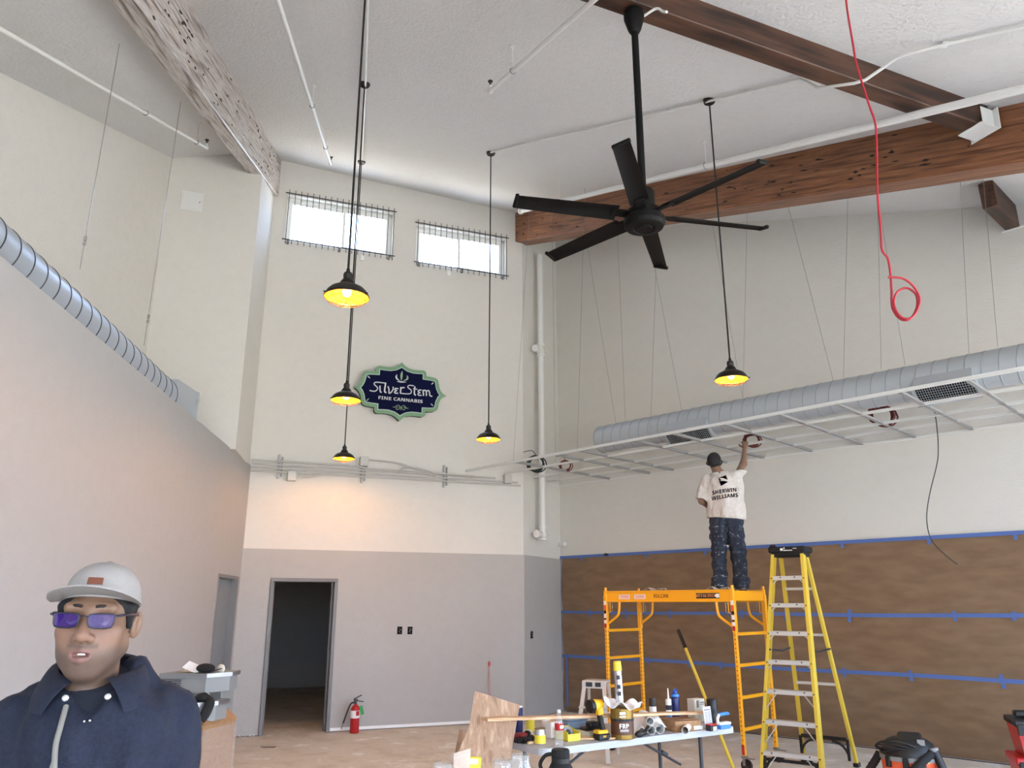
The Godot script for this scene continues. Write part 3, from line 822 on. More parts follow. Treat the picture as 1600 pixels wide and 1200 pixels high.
func ducts_and_grid() -> void:
	# right-hand duct, parallel to the right wall
	var o := RA + RN * 1.55 + Vector3(0, 4.2, 0)
	var s := 0.0
	var a := onp(940, 690, o, RN)
	s = (a - o).dot(RU)
	var t := thing("spiral_duct", "grey painted spiral duct hung along the right wall above the grid", "duct", o + RU * s)
	t.basis = frame(RU)
	var ln := 11.0 - s - 1.9
	spiral_duct(t, ln, 0.205, mats.duct_grey, mats.duct_seam, 0.165)
	for e in [[1040, 1108], [1428, 1526]]:
		var u0 := (onp(e[0], 672 if e[0] < 1100 else 605, o + RN * 0.2, RN) - (o + RU * s)).dot(RU)
		var u1 := (onp(e[1], 672 if e[0] < 1100 else 605, o + RN * 0.2, RN) - (o + RU * s)).dot(RU)
		if u1 - u0 < 0.5: u1 = u0 + 0.62
		var g := thing("duct_register", ["louvred supply register near the duct's capped end", "louvred supply register farther along the duct from its capped end"][0 if e[0] < 1100 else 1], "air register", o + RU * (s + (u0 + u1) / 2), "registers on the grey duct")
		var w := u1 - u0
		# box on the duct: local -y points out of the duct, down to the room
		g.basis = frame(RU) * Basis(Vector3.RIGHT, -0.72)
		obj("boot", Sh.new().hexa([Vector3(-w / 2, -0.27, -0.13), Vector3(w / 2, -0.27, -0.13), Vector3(w / 2, -0.27, 0.13), Vector3(-w / 2, -0.27, 0.13), Vector3(-w / 2 + 0.02, -0.12, -0.16), Vector3(w / 2 - 0.02, -0.12, -0.16), Vector3(w / 2 - 0.02, -0.12, 0.16), Vector3(-w / 2 + 0.02, -0.12, 0.16)]), mats.duct_grey, g)
		var fr := Sh.new()
		for x in [-w / 2 - 0.005, w / 2 + 0.005]: fr.box(Vector3(x, -0.275, 0), Vector3(0.03, 0.016, 0.3), Basis(), 0.003)
		for z in [-0.135, 0.135]: fr.box(Vector3(0, -0.275, z), Vector3(w, 0.016, 0.03), Basis(), 0.003)
		obj("register_frame", fr, mats.duct_grey, g)
		obj("throat_shade", Sh.new().box(Vector3(0, -0.272, 0), Vector3(w - 0.03, 0.004, 0.24)), mats.hollow_black, g)  # flat black plate standing in for the dark inside of the duct
		var nb := 24
		var blade := Sh.new().box(Vector3.ZERO, Vector3(0.004, 0.012, 0.25)).done()
		for i in nb: put("blade", blade, mats.duct_seam, g).position = Vector3(-w / 2 + 0.02 + (w - 0.04) * i / (nb - 1), -0.278, 0)
		var bar := Sh.new().box(Vector3.ZERO, Vector3(w - 0.02, 0.006, 0.004)).done()
		for i in 7: put("cross_bar", bar, mats.duct_seam, g).position = Vector3(0, -0.276, -0.1 + 0.033 * i)
	# bare duct behind the left partition
	var p0 := PA + PU * -3.5 - PN * 0.36 + Vector3(0, 4.07, 0)
	var dir := Vector3(PU.x, -0.0105, PU.z).normalized()
	var e2 := onp(253, 600, p0, PN)
	var l2 := (e2 - p0).dot(PU)
	t = thing("spiral_duct", "bare metal spiral duct lying behind the top of the left partition", "duct", p0)
	t.basis = frame(dir)
	spiral_duct(t, l2, 0.2, mats.bare_duct, mats.dark_steel, 0.2)
	var bx := thing("duct_end_box", "square grey plenum box with mesh grille ending the bare duct", "plenum box", p0 + dir * l2)
	bx.basis = frame(dir)
	obj("plenum", Sh.new().hexa([Vector3(0, -0.2, -0.17), Vector3(0, -0.2, 0.17), Vector3(0, 0.2, 0.17), Vector3(0, 0.2, -0.17), Vector3(0.55, -0.26, -0.22), Vector3(0.55, -0.26, 0.24), Vector3(0.55, 0.2, 0.24), Vector3(0.55, 0.2, -0.22)]), mats.duct_grey, bx)
	var gf := Sh.new()
	for z in [-0.22, 0.24]: gf.box(Vector3(0.56, -0.03, z), Vector3(0.02, 0.47, 0.03), Basis(), 0.003)
	for y in [-0.26, 0.2]: gf.box(Vector3(0.56, y, 0.01), Vector3(0.02, 0.03, 0.46), Basis(), 0.003)
	obj("grille_frame", gf, mats.duct_grey, bx)
	obj("grille_mesh", Sh.new().box(Vector3(0.556, -0.03, 0.01), Vector3(0.01, 0.44, 0.44)), mats.grey_plastic, bx)
	# hung ceiling grid
	var H := 3.87
	var g0 := lvl(722, 738, H)
	var out0 := g0 - RU * 0.0
	var gl := 10.2
	var u_dir := (lvl(1600, 577, H) - lvl(720, 738, H)).normalized()
	var grid := thing("ceiling_grid", "white hung grid of runners and cross tees along the right wall", "ceiling grid", g0)
	var tee := func(p: Vector3, q: Vector3, m: Material, called: String) -> void:
		var sh := Sh.new().beam(p - g0, q - g0, 0.042 if called == "cross_tee" else 0.03, 0.004).beam(p - g0 + Vector3(0, 0.018, 0), q - g0 + Vector3(0, 0.018, 0), 0.006, 0.036)
		obj(called, sh, m, grid)
	tee.call(g0, g0 + u_dir * gl, mats.white_metal, "main_runner")
	var c0 := RA + Vector3(0, H, 0)
	# wall angle along the right wall and the corner
	obj("wall_angle", Sh.new().beam(c0 - g0 + RN * 0.012, c0 + RU * 9.6 - g0 + RN * 0.012, 0.024, 0.03), mats.white_metal, grid)
	obj("wall_angle", Sh.new().beam(MB + Vector3(0, H, 0) - g0 + (RA - MB).cross(Vector3.UP).normalized() * -0.012, c0 - g0 + (RA - MB).cross(Vector3.UP).normalized() * -0.012, 0.024, 0.03), mats.white_metal, grid)
	for k in [0.29, 0.56, 0.77]:
		var off: float = 2.45 * (1.0 - k)
		var r0 := 0.427 * off / 1.418 if off < 1.418 else 0.427 - 0.412 * (off - 1.418) / 0.911
		var sh := Sh.new()
		var p := RA + RN * off + RU * (r0 + 0.02) + Vector3(0, H, 0) - g0
		var q := RA + RN * (off + 0.1) + RU * 9.6 + Vector3(0, H, 0) - g0
		sh.beam(p, q, 0.03, 0.004).beam(p + Vector3(0, 0.016, 0), q + Vector3(0, 0.016, 0), 0.006, 0.03)
		obj("main_runner", sh, mats.white_metal, grid)
	for px in [[805, 747], [868, 733], [905, 705 + 15], [990, 689], [1050, 678], [1130, 663], [1215, 648], [1305, 631], [1405, 613], [1510, 593]]:
		var p := onp(px[0], px[1], g0, u_dir.cross(Vector3.UP).normalized())
		p = g0 + u_dir * (p - g0).dot(u_dir)
		var w := (RA - p).dot(RN)
		var q := p + RN * w
		q.y = H
		tee.call(p, q - RN * w * 0.0, mats.galv, "cross_tee")
	# hanger wires
	var wires := [[829, 306, 812, 560, 802, 720], [863, 381, 865, 439, 868, 722], [914, 285, 911, 500, 902, 702], [917, 380, 937, 500, 962, 660], [965, 364, 971, 500, 977, 655], [1025, 420, 1022, 500, 1016, 684], [1027, 440, 1037, 500, 1065, 640], [1115, 360, 1150, 500, 1160, 620], [1169, 266, 1161, 500, 1160, 655], [1233, 327, 1277, 500, 1302, 595], [1327, 215, 1325, 500, 1317, 628], [1371, 300, 1379, 500, 1377, 577], [1378, 350, 1402, 500, 1414, 570], [1497, 216, 1510, 500, 1514, 552], [1537, 285, 1557, 500, 1559, 542]]
	for w in wires:
		var b := dep(w[4], w[5], -(onp(w[4], w[5], o, RN).z)) if w[5] < 665 else dep(w[4], w[5], -lvl(w[4], w[5], H).z)
		var top := Vector3(b.x, cr(b.x, b.z) - 0.02, b.z)
		var px0 := onp(w[0], w[1], b, Vector3(b.x, 0, b.z).normalized())
		top.x = px0.x; top.z = px0.z; top.y = px0.y
		var r := top - b
		# carry the wire on up to the ceiling
		var k := 1.0
		while k < 2.0 and b.y + r.y * k < cr(b.x + r.x * k, b.z + r.z * k): k += 0.01
		one("hanger_wire", Sh.new().cyl(Vector3.ZERO, r * k, 0.0025, 5), mats.steel, "thin steel wire hanging from the ceiling to the duct and grid", "wire", "wires over the grid").position = b
	for w in [[195, 20, 125, 420], [283, 155, 225, 540]]:
		var b := onp(w[2], w[3], p0, PN)
		var tp := onp(w[0], w[1], b, Vector3(b.x, 0, b.z).normalized())
		var r := tp - b
		var wt := thing("hanger_cable", ["shiny cable with a turnbuckle holding the bare duct, farther from its end box", "cable holding the bare duct close to its end box"][0 if w[0] < 250 else 1], "cable", b, "cables over the bare duct")
		obj("cable", Sh.new().cyl(Vector3.ZERO, r * 1.15, 0.004, 6), mats.foil, wt)
		obj("clamp", Sh.new().cyl(r * 0.1, r * 0.115, 0.014, 8).cyl(r * 0.085, r * 0.095, 0.014, 8), mats.foil, wt)
	# cables coiled on the grid
	coil("cable_coil", "dark green cable coil lying on the grid beside the riser", lvl(838, 734, H + 0.03), 0.13, mat("green_black", S(24, 46, 38), 0.6), Vector3(-0.1, 0.15, 1))
	coil("cable_coil", "small red cable coil on the grid near the riser", lvl(884, 734, H + 0.04), 0.09, mat("dark_red", S(112, 26, 32), 0.5), Vector3(-0.2, 0.3, 1))
	coil("cable_coil", "dark brown wire bundle on the grid at the worker's raised hand", lvl(1176, 696, H + 0.02), 0.1, mat("maroon", S(92, 34, 32), 0.6), Vector3(-0.2, 0.3, 1))
	coil("cable_coil", "dark brown wire bundle on the grid beyond the worker", lvl(1380, 662, H + 0.05), 0.14, mats.maroon, Vector3(-0.2, 0.3, 1))
	# loose wire dropping from the grid
	var lw := []
	for p in [[1460, 640], [1464, 668], [1466, 700], [1464, 725], [1453, 770], [1448, 805], [1451, 832], [1460, 850], [1478, 868], [1496, 882]]: lw.append(onright(p[0], p[1], 0.75))
	var l0: Vector3 = lw[0]
	one("loose_cable", Sh.new().tube(curve(lw.map(func(v: Vector3) -> Vector3: return v - l0)), 0.006, 6), mats.dark_steel, "grey loose cable end dangling from the grid before the brown paper", "cable").position = l0

func coil(called: String, label: String, at: Vector3, r: float, mt: Material, n: Vector3) -> void:
	var t := thing(called, label, "cable coil", at)
	var f := frame(n)
	var pts := []
	for i in 91:
		var a := TAU * i / 15.0
		pts.append(f * Vector3(0.05 * sin(a * 0.37) * r * 3.0, cos(a) * r * (1.0 + 0.16 * sin(a * 0.73) + 0.14 * sin(a * 1.31)), sin(a) * r * (1.0 + 0.16 * cos(a * 0.57) + 0.14 * cos(a * 1.17))) + Vector3(0, r * 0.75, 0))
	obj("coil", Sh.new().tube(pts, r * 0.085, 6), mt, t)
	obj("loose_end", Sh.new().tube(curve([pts[-1], pts[-1] + f * Vector3(0.05, r * 0.6, r * 0.5), pts[-1] + f * Vector3(0.1, r * 0.3, r * 1.6)]), r * 0.05, 6), mt, t)

# ---------------------------------------------------------------- fan, pendants
func fan_and_pendants() -> void:
	var hub := Vector3(0.93, 4.37, -4.97)
	var t := thing("ceiling_fan", "large black six-blade ceiling fan on a long downrod", "ceiling fan", hub)
	obj("downrod", Sh.new().cyl(Vector3(0, 0.2, 0), Vector3(0, 1.68, 0), 0.026, 14), mats.fan_black, t)
	obj("canopy", Sh.new().lathe([[0.0, 1.55], [0.035, 1.55], [0.05, 1.58], [0.078, 1.68], [0.078, 1.73], [0.06, 1.76], [0.0, 1.76]], Vector3.ZERO, Basis(), 20), mats.fan_black, t)
	var m := Sh.new()
	m.lathe([[0.0, -0.085], [0.05, -0.085], [0.055, -0.078], [0.075, -0.078], [0.08, -0.085], [0.13, -0.075], [0.145, -0.05], [0.145, -0.01], [0.12, 0.01], [0.12, 0.05], [0.085, 0.06], [0.08, 0.07], [0.08, 0.2], [0.07, 0.215], [0.03, 0.23], [0.0, 0.23]], Vector3.ZERO, Basis(), 28, false)
	obj("motor", m, mats.fan_black, t)
	for k in 6:
		var a := deg_to_rad(17.5 + 60.0 * k)
		var d := Vector3(sin(a), 0, -cos(a))
		var bl := Sh.new()
		var b := frame(d) * Basis(Vector3.RIGHT, 0.3)
		bl.box(b * Vector3(0.17, 0, 0) + Vector3(0, 0.02, 0), Vector3(0.14, 0.014, 0.07), b, 0.004)
		var f := func(u: float, v: float) -> Vector3:
			var w := 0.068 - 0.012 * u
			var c := (v - 0.5) * 2.0
			return b * Vector3(0.2 + 0.72 * u, 0.014 * (1.0 - c * c), c * w) + Vector3(0, 0.02, 0)
		bl.sheet(f, 6, 6, Vector3(0, 0.006, 0))
		var bo := obj("blade", bl, mats.fan_black, t)
		obj("blade_cap", Sh.new().box(b * Vector3(0.925, 0.005, 0) + Vector3(0, 0.02, 0), Vector3(0.025, 0.026, 0.12), b, 0.006), mats.fan_black, bo)
	var lead := [Vector3(0.07, 1.7, 0.0), Vector3(0.16, 1.72, 0.06), Vector3(0.2, 1.66, 0.1), Vector3(0.22, 1.62, 0.14)]
	obj("power_lead", Sh.new().tube(curve(lead), 0.01, 6), mats.white_metal, t)
	# pendants
	var labels := ["caged metal pendant lamp in the row of three, farthest from the back wall", "caged metal pendant lamp in the middle of the row of three", "caged metal pendant lamp in the row of three, closest to the back wall", "caged metal pendant lamp hanging before the high windows near the brown beam's end", "caged metal pendant lamp hanging in front of the right wall beside the fan"]
	var spots := [ce(575.3, -80), ce(570, 130), ce(565, 252), ce(767, 238), ce(1108, 156)]
	for i in 5:
		pendant(labels[i], spots[i])

func pendant(label: String, c: Vector3) -> void:
	var rim := 3.765
	var t := thing("pendant_lamp", label, "pendant lamp", Vector3(c.x, rim, c.z), "caged pendant lamps")
	var L := c.y - rim
	obj("ceiling_canopy", Sh.new().lathe([[0.0, L - 0.035], [0.055, L - 0.035], [0.062, L - 0.02], [0.062, L + 0.012], [0.0, L + 0.012]], Vector3.ZERO, Basis(), 20, false), mats.bronze, t)
	obj("cord", Sh.new().cyl(Vector3(0, 0.18, 0), Vector3(0, L - 0.02, 0), 0.008, 8), mats.cord, t)
	obj("socket_cap", Sh.new().lathe([[0.0, 0.125], [0.03, 0.125], [0.032, 0.16], [0.026, 0.175], [0.014, 0.18], [0.012, 0.205], [0.0, 0.205]], Vector3.ZERO, Basis(), 16, false), mats.black, t)
	var prof := [[0.152, -0.004], [0.153, 0.004], [0.148, 0.012], [0.135, 0.035], [0.112, 0.058], [0.08, 0.075], [0.055, 0.082], [0.052, 0.098], [0.042, 0.115], [0.03, 0.128], [0.028, 0.135]]
	var sh := obj("lamp_shade", Sh.new().lathe(prof, Vector3.ZERO, Basis(), 36), mats.bronze, t)
	var inn := []
	for p in prof: inn.append([p[0] - 0.003, p[1] - 0.003])
	inn.reverse()
	obj("shade_lining", Sh.new().lathe(inn, Vector3.ZERO, Basis(), 36), mats.brass_inside, sh)
	obj("bulb", Sh.new().ball(Vector3(0, 0.035, 0), Vector3(0.032, 0.036, 0.032)).cyl(Vector3(0, 0.06, 0), Vector3(0, 0.11, 0), 0.014, 10), mats.bulb, t)
	var cage := Sh.new()
	for q in [[0.15, -0.006], [0.128, -0.03], [0.07, -0.045]]: cage.tube(arc(Vector3(0, q[1], 0), Vector3.RIGHT, Vector3.BACK, q[0], 0, TAU, 28), 0.0025, 5, false)
	for k in 6:
		var a := TAU * k / 6
		var d := Vector3(cos(a), 0, sin(a))
		cage.tube([d * 0.15 + Vector3(0, -0.004, 0), d * 0.128 + Vector3(0, -0.03, 0), d * 0.07 + Vector3(0, -0.045, 0), Vector3(0, -0.047, 0)], 0.0025, 5, false)
	obj("wire_cage", cage, mats.bronze, t)
	for k in 3:
		var a := TAU * k / 3 + 0.4
		var d := Vector3(cos(a), 0, sin(a))
		obj("thumb_screw", Sh.new().cyl(d * 0.146, d * 0.168, 0.005, 6), mats.bronze, t)
	var l := OmniLight3D.new()
	l.name = "lamp_light"
	l.position = Vector3(0, 0.03, 0)
	l.light_color = Color(1.0, 0.68, 0.34)
	l.light_energy = 1.7
	l.light_size = 0.03
	l.omni_range = 20.0
	l.omni_attenuation = 2.0
	l.shadow_enabled = true
	t.add_child(l, true)
# ---------------------------------------------------------------- the shop sign on the back wall
var sgw := 1.0
var sgh := 1.0
func sgp(x: float, y: float) -> Vector2:
	var dx := x - 800.0
	var dy := y - 578.0
	var det := 700.0 * -432.0 - 19.0 * 85.0
	return Vector2((dx * -432.0 - 19.0 * dy) / det * sgw, (700.0 * dy - 85.0 * dx) / det * sgh)
func sg_line(a: Array, n := 4) -> Array:
	var v := []
	for i in range(0, a.size(), 2):
		var p := sgp(a[i], a[i + 1])
		v.append(Vector3(p.x, p.y, 0))
	return curve(v, n).map(func(q: Vector3) -> Vector2: return Vector2(q.x, q.y))
func sign_board() -> void:
	var off := 0.13
	var P := MA + MN * off
	var r := onp(697.5, 620, P, MN)
	var l := onp(552, 602, P, MN)
	var tp := onp(627.5, 566, P, MN)
	var bt := onp(624, 658, P, MN)
	sgw = (r - l).dot(MD) / 2
	sgh = (tp.y - bt.y) / 2
	var c := (r + l) / 2
	c.y = (tp.y + bt.y) / 2
	var t := thing("shop_sign", "navy and green shaped shop sign with silver lettering on the back wall", "sign", c)
	t.basis = Basis(MD, Vector3.UP, MN)
	var q := [[1, 0], [0.925, 0.05], [0.875, 0.14], [0.84, 0.26], [0.825, 0.39], [0.81, 0.5], [0.775, 0.555], [0.72, 0.585], [0.62, 0.60], [0.546, 0.605], [0.545, 0.70], [0.525, 0.765], [0.48, 0.80], [0.36, 0.785], [0.25, 0.785], [0.15, 0.82], [0.07, 0.89]]
	var poly := PackedVector2Array()
	for p in q: poly.append(Vector2(p[0] * sgw, p[1] * sgh))
	poly.append(Vector2(0, sgh))
	for i in range(q.size() - 1, 0, -1): poly.append(Vector2(-q[i][0] * sgw, q[i][1] * sgh))
	poly.append(Vector2(-sgw, 0))
	for i in range(1, q.size()): poly.append(Vector2(-q[i][0] * sgw, -q[i][1] * sgh))
	poly.append(Vector2(0, -sgh))
	for i in range(q.size() - 1, 0, -1): poly.append(Vector2(q[i][0] * sgw, -q[i][1] * sgh))
	var inset := func(d: float) -> PackedVector2Array: return Geometry2D.offset_polygon(poly, -d, Geometry2D.JOIN_MITER)[0]
	var T := func(z: float) -> Transform3D: return Transform3D(Basis(), Vector3(0, 0, z))
	obj("sign_can", Sh.new().prism(inset.call(0.012), T.call(-off + 0.001), off - 0.021), mats.sign_can, t)
	obj("border", Sh.new().prism(poly, T.call(-0.02), 0.02), mats.sign_green, t)
	obj("border_line", Sh.new().prism(inset.call(0.052), T.call(0.0005), 0.004), mats.sign_line, t)
	obj("panel", Sh.new().prism(inset.call(0.066), T.call(0.001), 0.007), mats.sign_navy, t)
	var zt: Transform3D = T.call(0.0075)
	var k := sgw / 700.0
	var strokes := [
		[[335, 553, 405, 568, 445, 548, 452, 515, 420, 485, 402, 460, 415, 440, 460, 438, 580, 455], 15],
		[[488, 488, 492, 572, 514, 584], 19],
		[[572, 455, 556, 572, 584, 588], 21],
		[[606, 500, 622, 550, 622, 602, 655, 588, 684, 540, 682, 508], 17],
		[[762, 542, 722, 533, 706, 552, 738, 566, 706, 582, 712, 602, 758, 606], 17],
		[[800, 516, 792, 608], 20],
		[[798, 548, 826, 524, 856, 530], 17],
		[[788, 608, 925, 620, 958, 592, 948, 560, 912, 532, 905, 508, 935, 494, 996, 503], 14],
		[[1012, 512, 1002, 622, 1026, 640], 20],
		[[984, 545, 1048, 556], 13],
		[[1112, 571, 1074, 569, 1060, 592, 1090, 605, 1058, 622, 1070, 645, 1112, 646], 17],
		[[1136, 566, 1142, 656], 19],
		[[1140, 584, 1165, 573, 1184, 592, 1186, 658], 18],
		[[1190, 590, 1215, 578, 1234, 600, 1240, 652, 1276, 668], 18]]
	for s in strokes:
		obj("letter_stroke", Sh.new().ribbon(sg_line(s[0], 3), s[1] * k, zt, 0.006), mats.sign_letter, t)
	var p1 := sgp(795, 700)
	words("FINE CANNABIS", 0.052, Transform3D(Basis(), Vector3(p1.x, p1.y, 0.011)), "tagline", mats.sign_letter, t, 1.35, 0.006)
	# leaf emblem
	var em := Node3D.new()
	em.name = "leaf_emblem"
	t.add_child(em)
	obj("leaf", Sh.new().ribbon(sg_line([822, 280, 812, 320, 808, 370, 806, 418], 3), [0.003, 14 * k, 22 * k, 28 * k, 32 * k, 32 * k, 30 * k, 24 * k, 16 * k, 0.004], zt, 0.006), mats.sign_leaf, em)
	obj("leaf", Sh.new().ribbon(sg_line([742, 328, 730, 360, 742, 395, 782, 420], 3), [0.003, 10 * k, 18 * k, 24 * k, 26 * k, 26 * k, 22 * k, 16 * k, 10 * k, 0.003], zt, 0.006), mats.sign_letter, em)
	obj("leaf", Sh.new().ribbon(sg_line([890, 345, 902, 375, 886, 408, 834, 424], 3), [0.003, 10 * k, 18 * k, 24 * k, 26 * k, 26 * k, 22 * k, 16 * k, 10 * k, 0.003], zt, 0.006), mats.sign_leaf, em)
	obj("leaf_base", Sh.new().ribbon(sg_line([742, 432, 800, 440, 878, 446], 3), [0.003, 12 * k, 18 * k, 20 * k, 18 * k, 12 * k, 0.003], zt, 0.006), mats.sign_letter, em)
	var fl := Node3D.new()
	fl.name = "scroll_ornament"
	t.add_child(fl)
	for e in [[680, 803, 712, 806, 735, 785, 765, 782, 782, 805, 770, 835, 745, 843, 728, 828, 740, 808, 756, 812], [910, 830, 880, 826, 862, 800, 832, 788, 812, 806, 820, 838, 844, 850, 864, 836, 854, 815, 838, 816], [796, 852, 797, 815, 792, 800]]:
		obj("scroll", Sh.new().ribbon(sg_line(e, 4), 7 * k, zt, 0.006), mats.sign_leaf, fl)
	for e in [[[305, 338, 342, 378], 0], [[1298, 460, 1266, 490], 0], [[328, 668, 288, 706], 1], [[1252, 772, 1288, 812], 0]]:
		obj("accent_dash", Sh.new().ribbon(sg_line(e[0], 2), [6 * k, 16 * k, 6 * k], zt, 0.005), mats.sign_letter if e[1] == 0 else mats.sign_leaf, t)

# ---------------------------------------------------------------- brown paper on the right wall
func right_wall_paper() -> void:
	var ln := 9.9
	var nz := FastNoiseLite.new()
	nz.seed = 5
	nz.frequency = 0.6
	nz.fractal_octaves = 3
	var rows := [[2.585, 1.6, "upper"], [1.64, 0.88, "middle"], [0.92, 0.012, "lowest"]]
	for i in 3:
		var y0: float = rows[i][0]
		var y1: float = rows[i][1]
		var t := put("masking_paper", null, mats.kraft)
		tag(t, "%s sheet of brown kraft masking paper taped on the right wall" % rows[i][2], "masking paper", "sheets of masking paper")
		t.position = RA + RU * 0.05 + RN * 0.012
		t.basis = frame(RU)
		var f := func(u: float, v: float) -> Vector3:
			var x := u * ln
			var y := lerpf(y0, y1, v)
			var slack := sin(PI * v)
			var sag := 0.011 * slack * (1.0 + sin(x * 2.3 + y * 4.0 + i)) + 0.02 * absf(nz.get_noise_2d(x * 1.3 + y * 0.9, y * 3.4 + i * 7)) * slack
			return Vector3(x, y, 0.004 + 0.003 * i + sag)
		t.mesh = Sh.new().sheet(f, 160, 26, Vector3(0, 0, 0.002)).done()
	var tapes := [[2.575, 0.0, 9.9, "blue masking tape along the top edge of the brown paper"], [1.625, 0.02, 9.9, "blue masking tape over the upper paper seam"], [0.9, 0.02, 9.9, "blue masking tape over the lower paper seam"]]
	for i in 3:
		var e: Array = tapes[i]
		var t := thing("masking_tape", e[3], "tape", RA + RN * 0.028, "blue tape on the brown paper")
		t.basis = frame(RU)
		var wv := func(u: float, v: float) -> Vector3:
			var x := lerpf(e[1], e[2], u)
			return Vector3(x, e[0] + 0.024 - 0.048 * v + 0.006 * sin(x * 1.7 + i * 2.0) * (0.0 if i == 0 else 1.0), 0.004)
		obj("tape_strip", Sh.new().sheet(wv, 60, 1, Vector3(0, 0, 0.002)), mats.blue_tape, t)
		var n := [9, 10, 11][i] as int
		for k in n:
			var x := 0.3 + (k + rng.randf_range(0.1, 0.9)) * 9.4 / n
			obj("tape_tab", Sh.new().box(Vector3(x, e[0] - (0.03 if i == 0 else 0.008) + 0.006 * sin(x * 1.7 + i * 2.0), 0.007), Vector3(0.042, rng.randf_range(0.1, 0.17) if i > 0 else 0.1, 0.002), Basis(Vector3.BACK, rng.randf_range(-0.15, 0.15))), mats.blue_tape, t)
	var vt := one("masking_tape", Sh.new().box(Vector3(0.14, 0.5, 0.03), Vector3(0.04, 0.86, 0.003)).box(Vector3(0.02, 1.6, 0.03), Vector3(0.035, 1.9, 0.003)), mats.blue_tape, "upright blue masking tape on the brown paper's end in the corner", "tape", "blue tape on the brown paper")
	vt.position = RA + RN * 0.012
	vt.basis = frame(RU)
	struct("baseboard_right", Sh.new().beam(RA + RN * 0.05 + Vector3(0, 0.004, 0), RA + RU * 9.9 + RN * 0.05 + Vector3(0, 0.004, 0), 0.02, 0.008), mats.dark_steel)

func wall_fittings() -> void:
	for p in [[624, 985], [640, 985]]:
		var c := onmain(p[0], p[1])
		var t := thing("wall_box", ["open black outlet box in the back wall, the one closer to the doorway", "open black outlet box in the back wall, the one farther from the doorway"][0 if p[0] < 630 else 1], "outlet box", c + MN * 0.019, "open outlet boxes in the back wall")
		t.basis = Basis(MD, Vector3.UP, MN)
		box_open(t)
	var cd := (RA - MB).normalized()
	var cn := Vector3(-cd.z, 0, cd.x)
	var c2 := onp(829, 992, MB, cn)
	var t2 := thing("wall_box", "open outlet box on the angled corner wall", "outlet box", c2 + cn * 0.019)
	t2.basis = Basis(cd, Vector3.UP, cn)
	box_open(t2)
	var ap := onp(300, 315, Vector3(-4.839, 0, -9.822), MN)
	var a := thing("access_panel", "small white access panel high on the wall beyond the left partition", "access panel", ap + MN * 0.001)
	a.basis = Basis(MD, Vector3.UP, MN)
	var ps := (onp(317, 315, Vector3(-4.839, 0, -9.822), MN) - onp(282, 315, Vector3(-4.839, 0, -9.822), MN)).length()
	obj("panel_frame", Sh.new().box(Vector3(0, 0, 0.005), Vector3(ps, ps, 0.01), Basis(), 0.003), mats.white_metal, a)
	obj("panel_door", Sh.new().box(Vector3(0, 0, 0.012), Vector3(ps - 0.05, ps - 0.05, 0.006), Basis(), 0.003), mats.white_metal, a)
	obj("latch", Sh.new().box(Vector3(ps * 0.35, 0, 0.016), Vector3(0.012, 0.03, 0.006)), mats.steel, a)
func box_open(t: Node3D) -> void:
	var s := Sh.new()
	for x in [-0.034, 0.034]: s.box(Vector3(x, 0, 0.004), Vector3(0.008, 0.11, 0.01))
	for y in [-0.052, 0.052]: s.box(Vector3(0, y, 0.004), Vector3(0.07, 0.008, 0.01))
	obj("box_rim", s, mats.black, t)
	obj("box_back", Sh.new().box(Vector3(0, 0, 0.001), Vector3(0.066, 0.1, 0.002)), mats.hollow_black, t)
	obj("wire_ends", Sh.new().tube(curve([Vector3(-0.01, 0.03, 0.002), Vector3(0.012, 0.01, 0.02), Vector3(-0.012, -0.01, 0.02), Vector3(0.01, -0.03, 0.003)]), 0.004, 5), mats.grey_plastic, t)

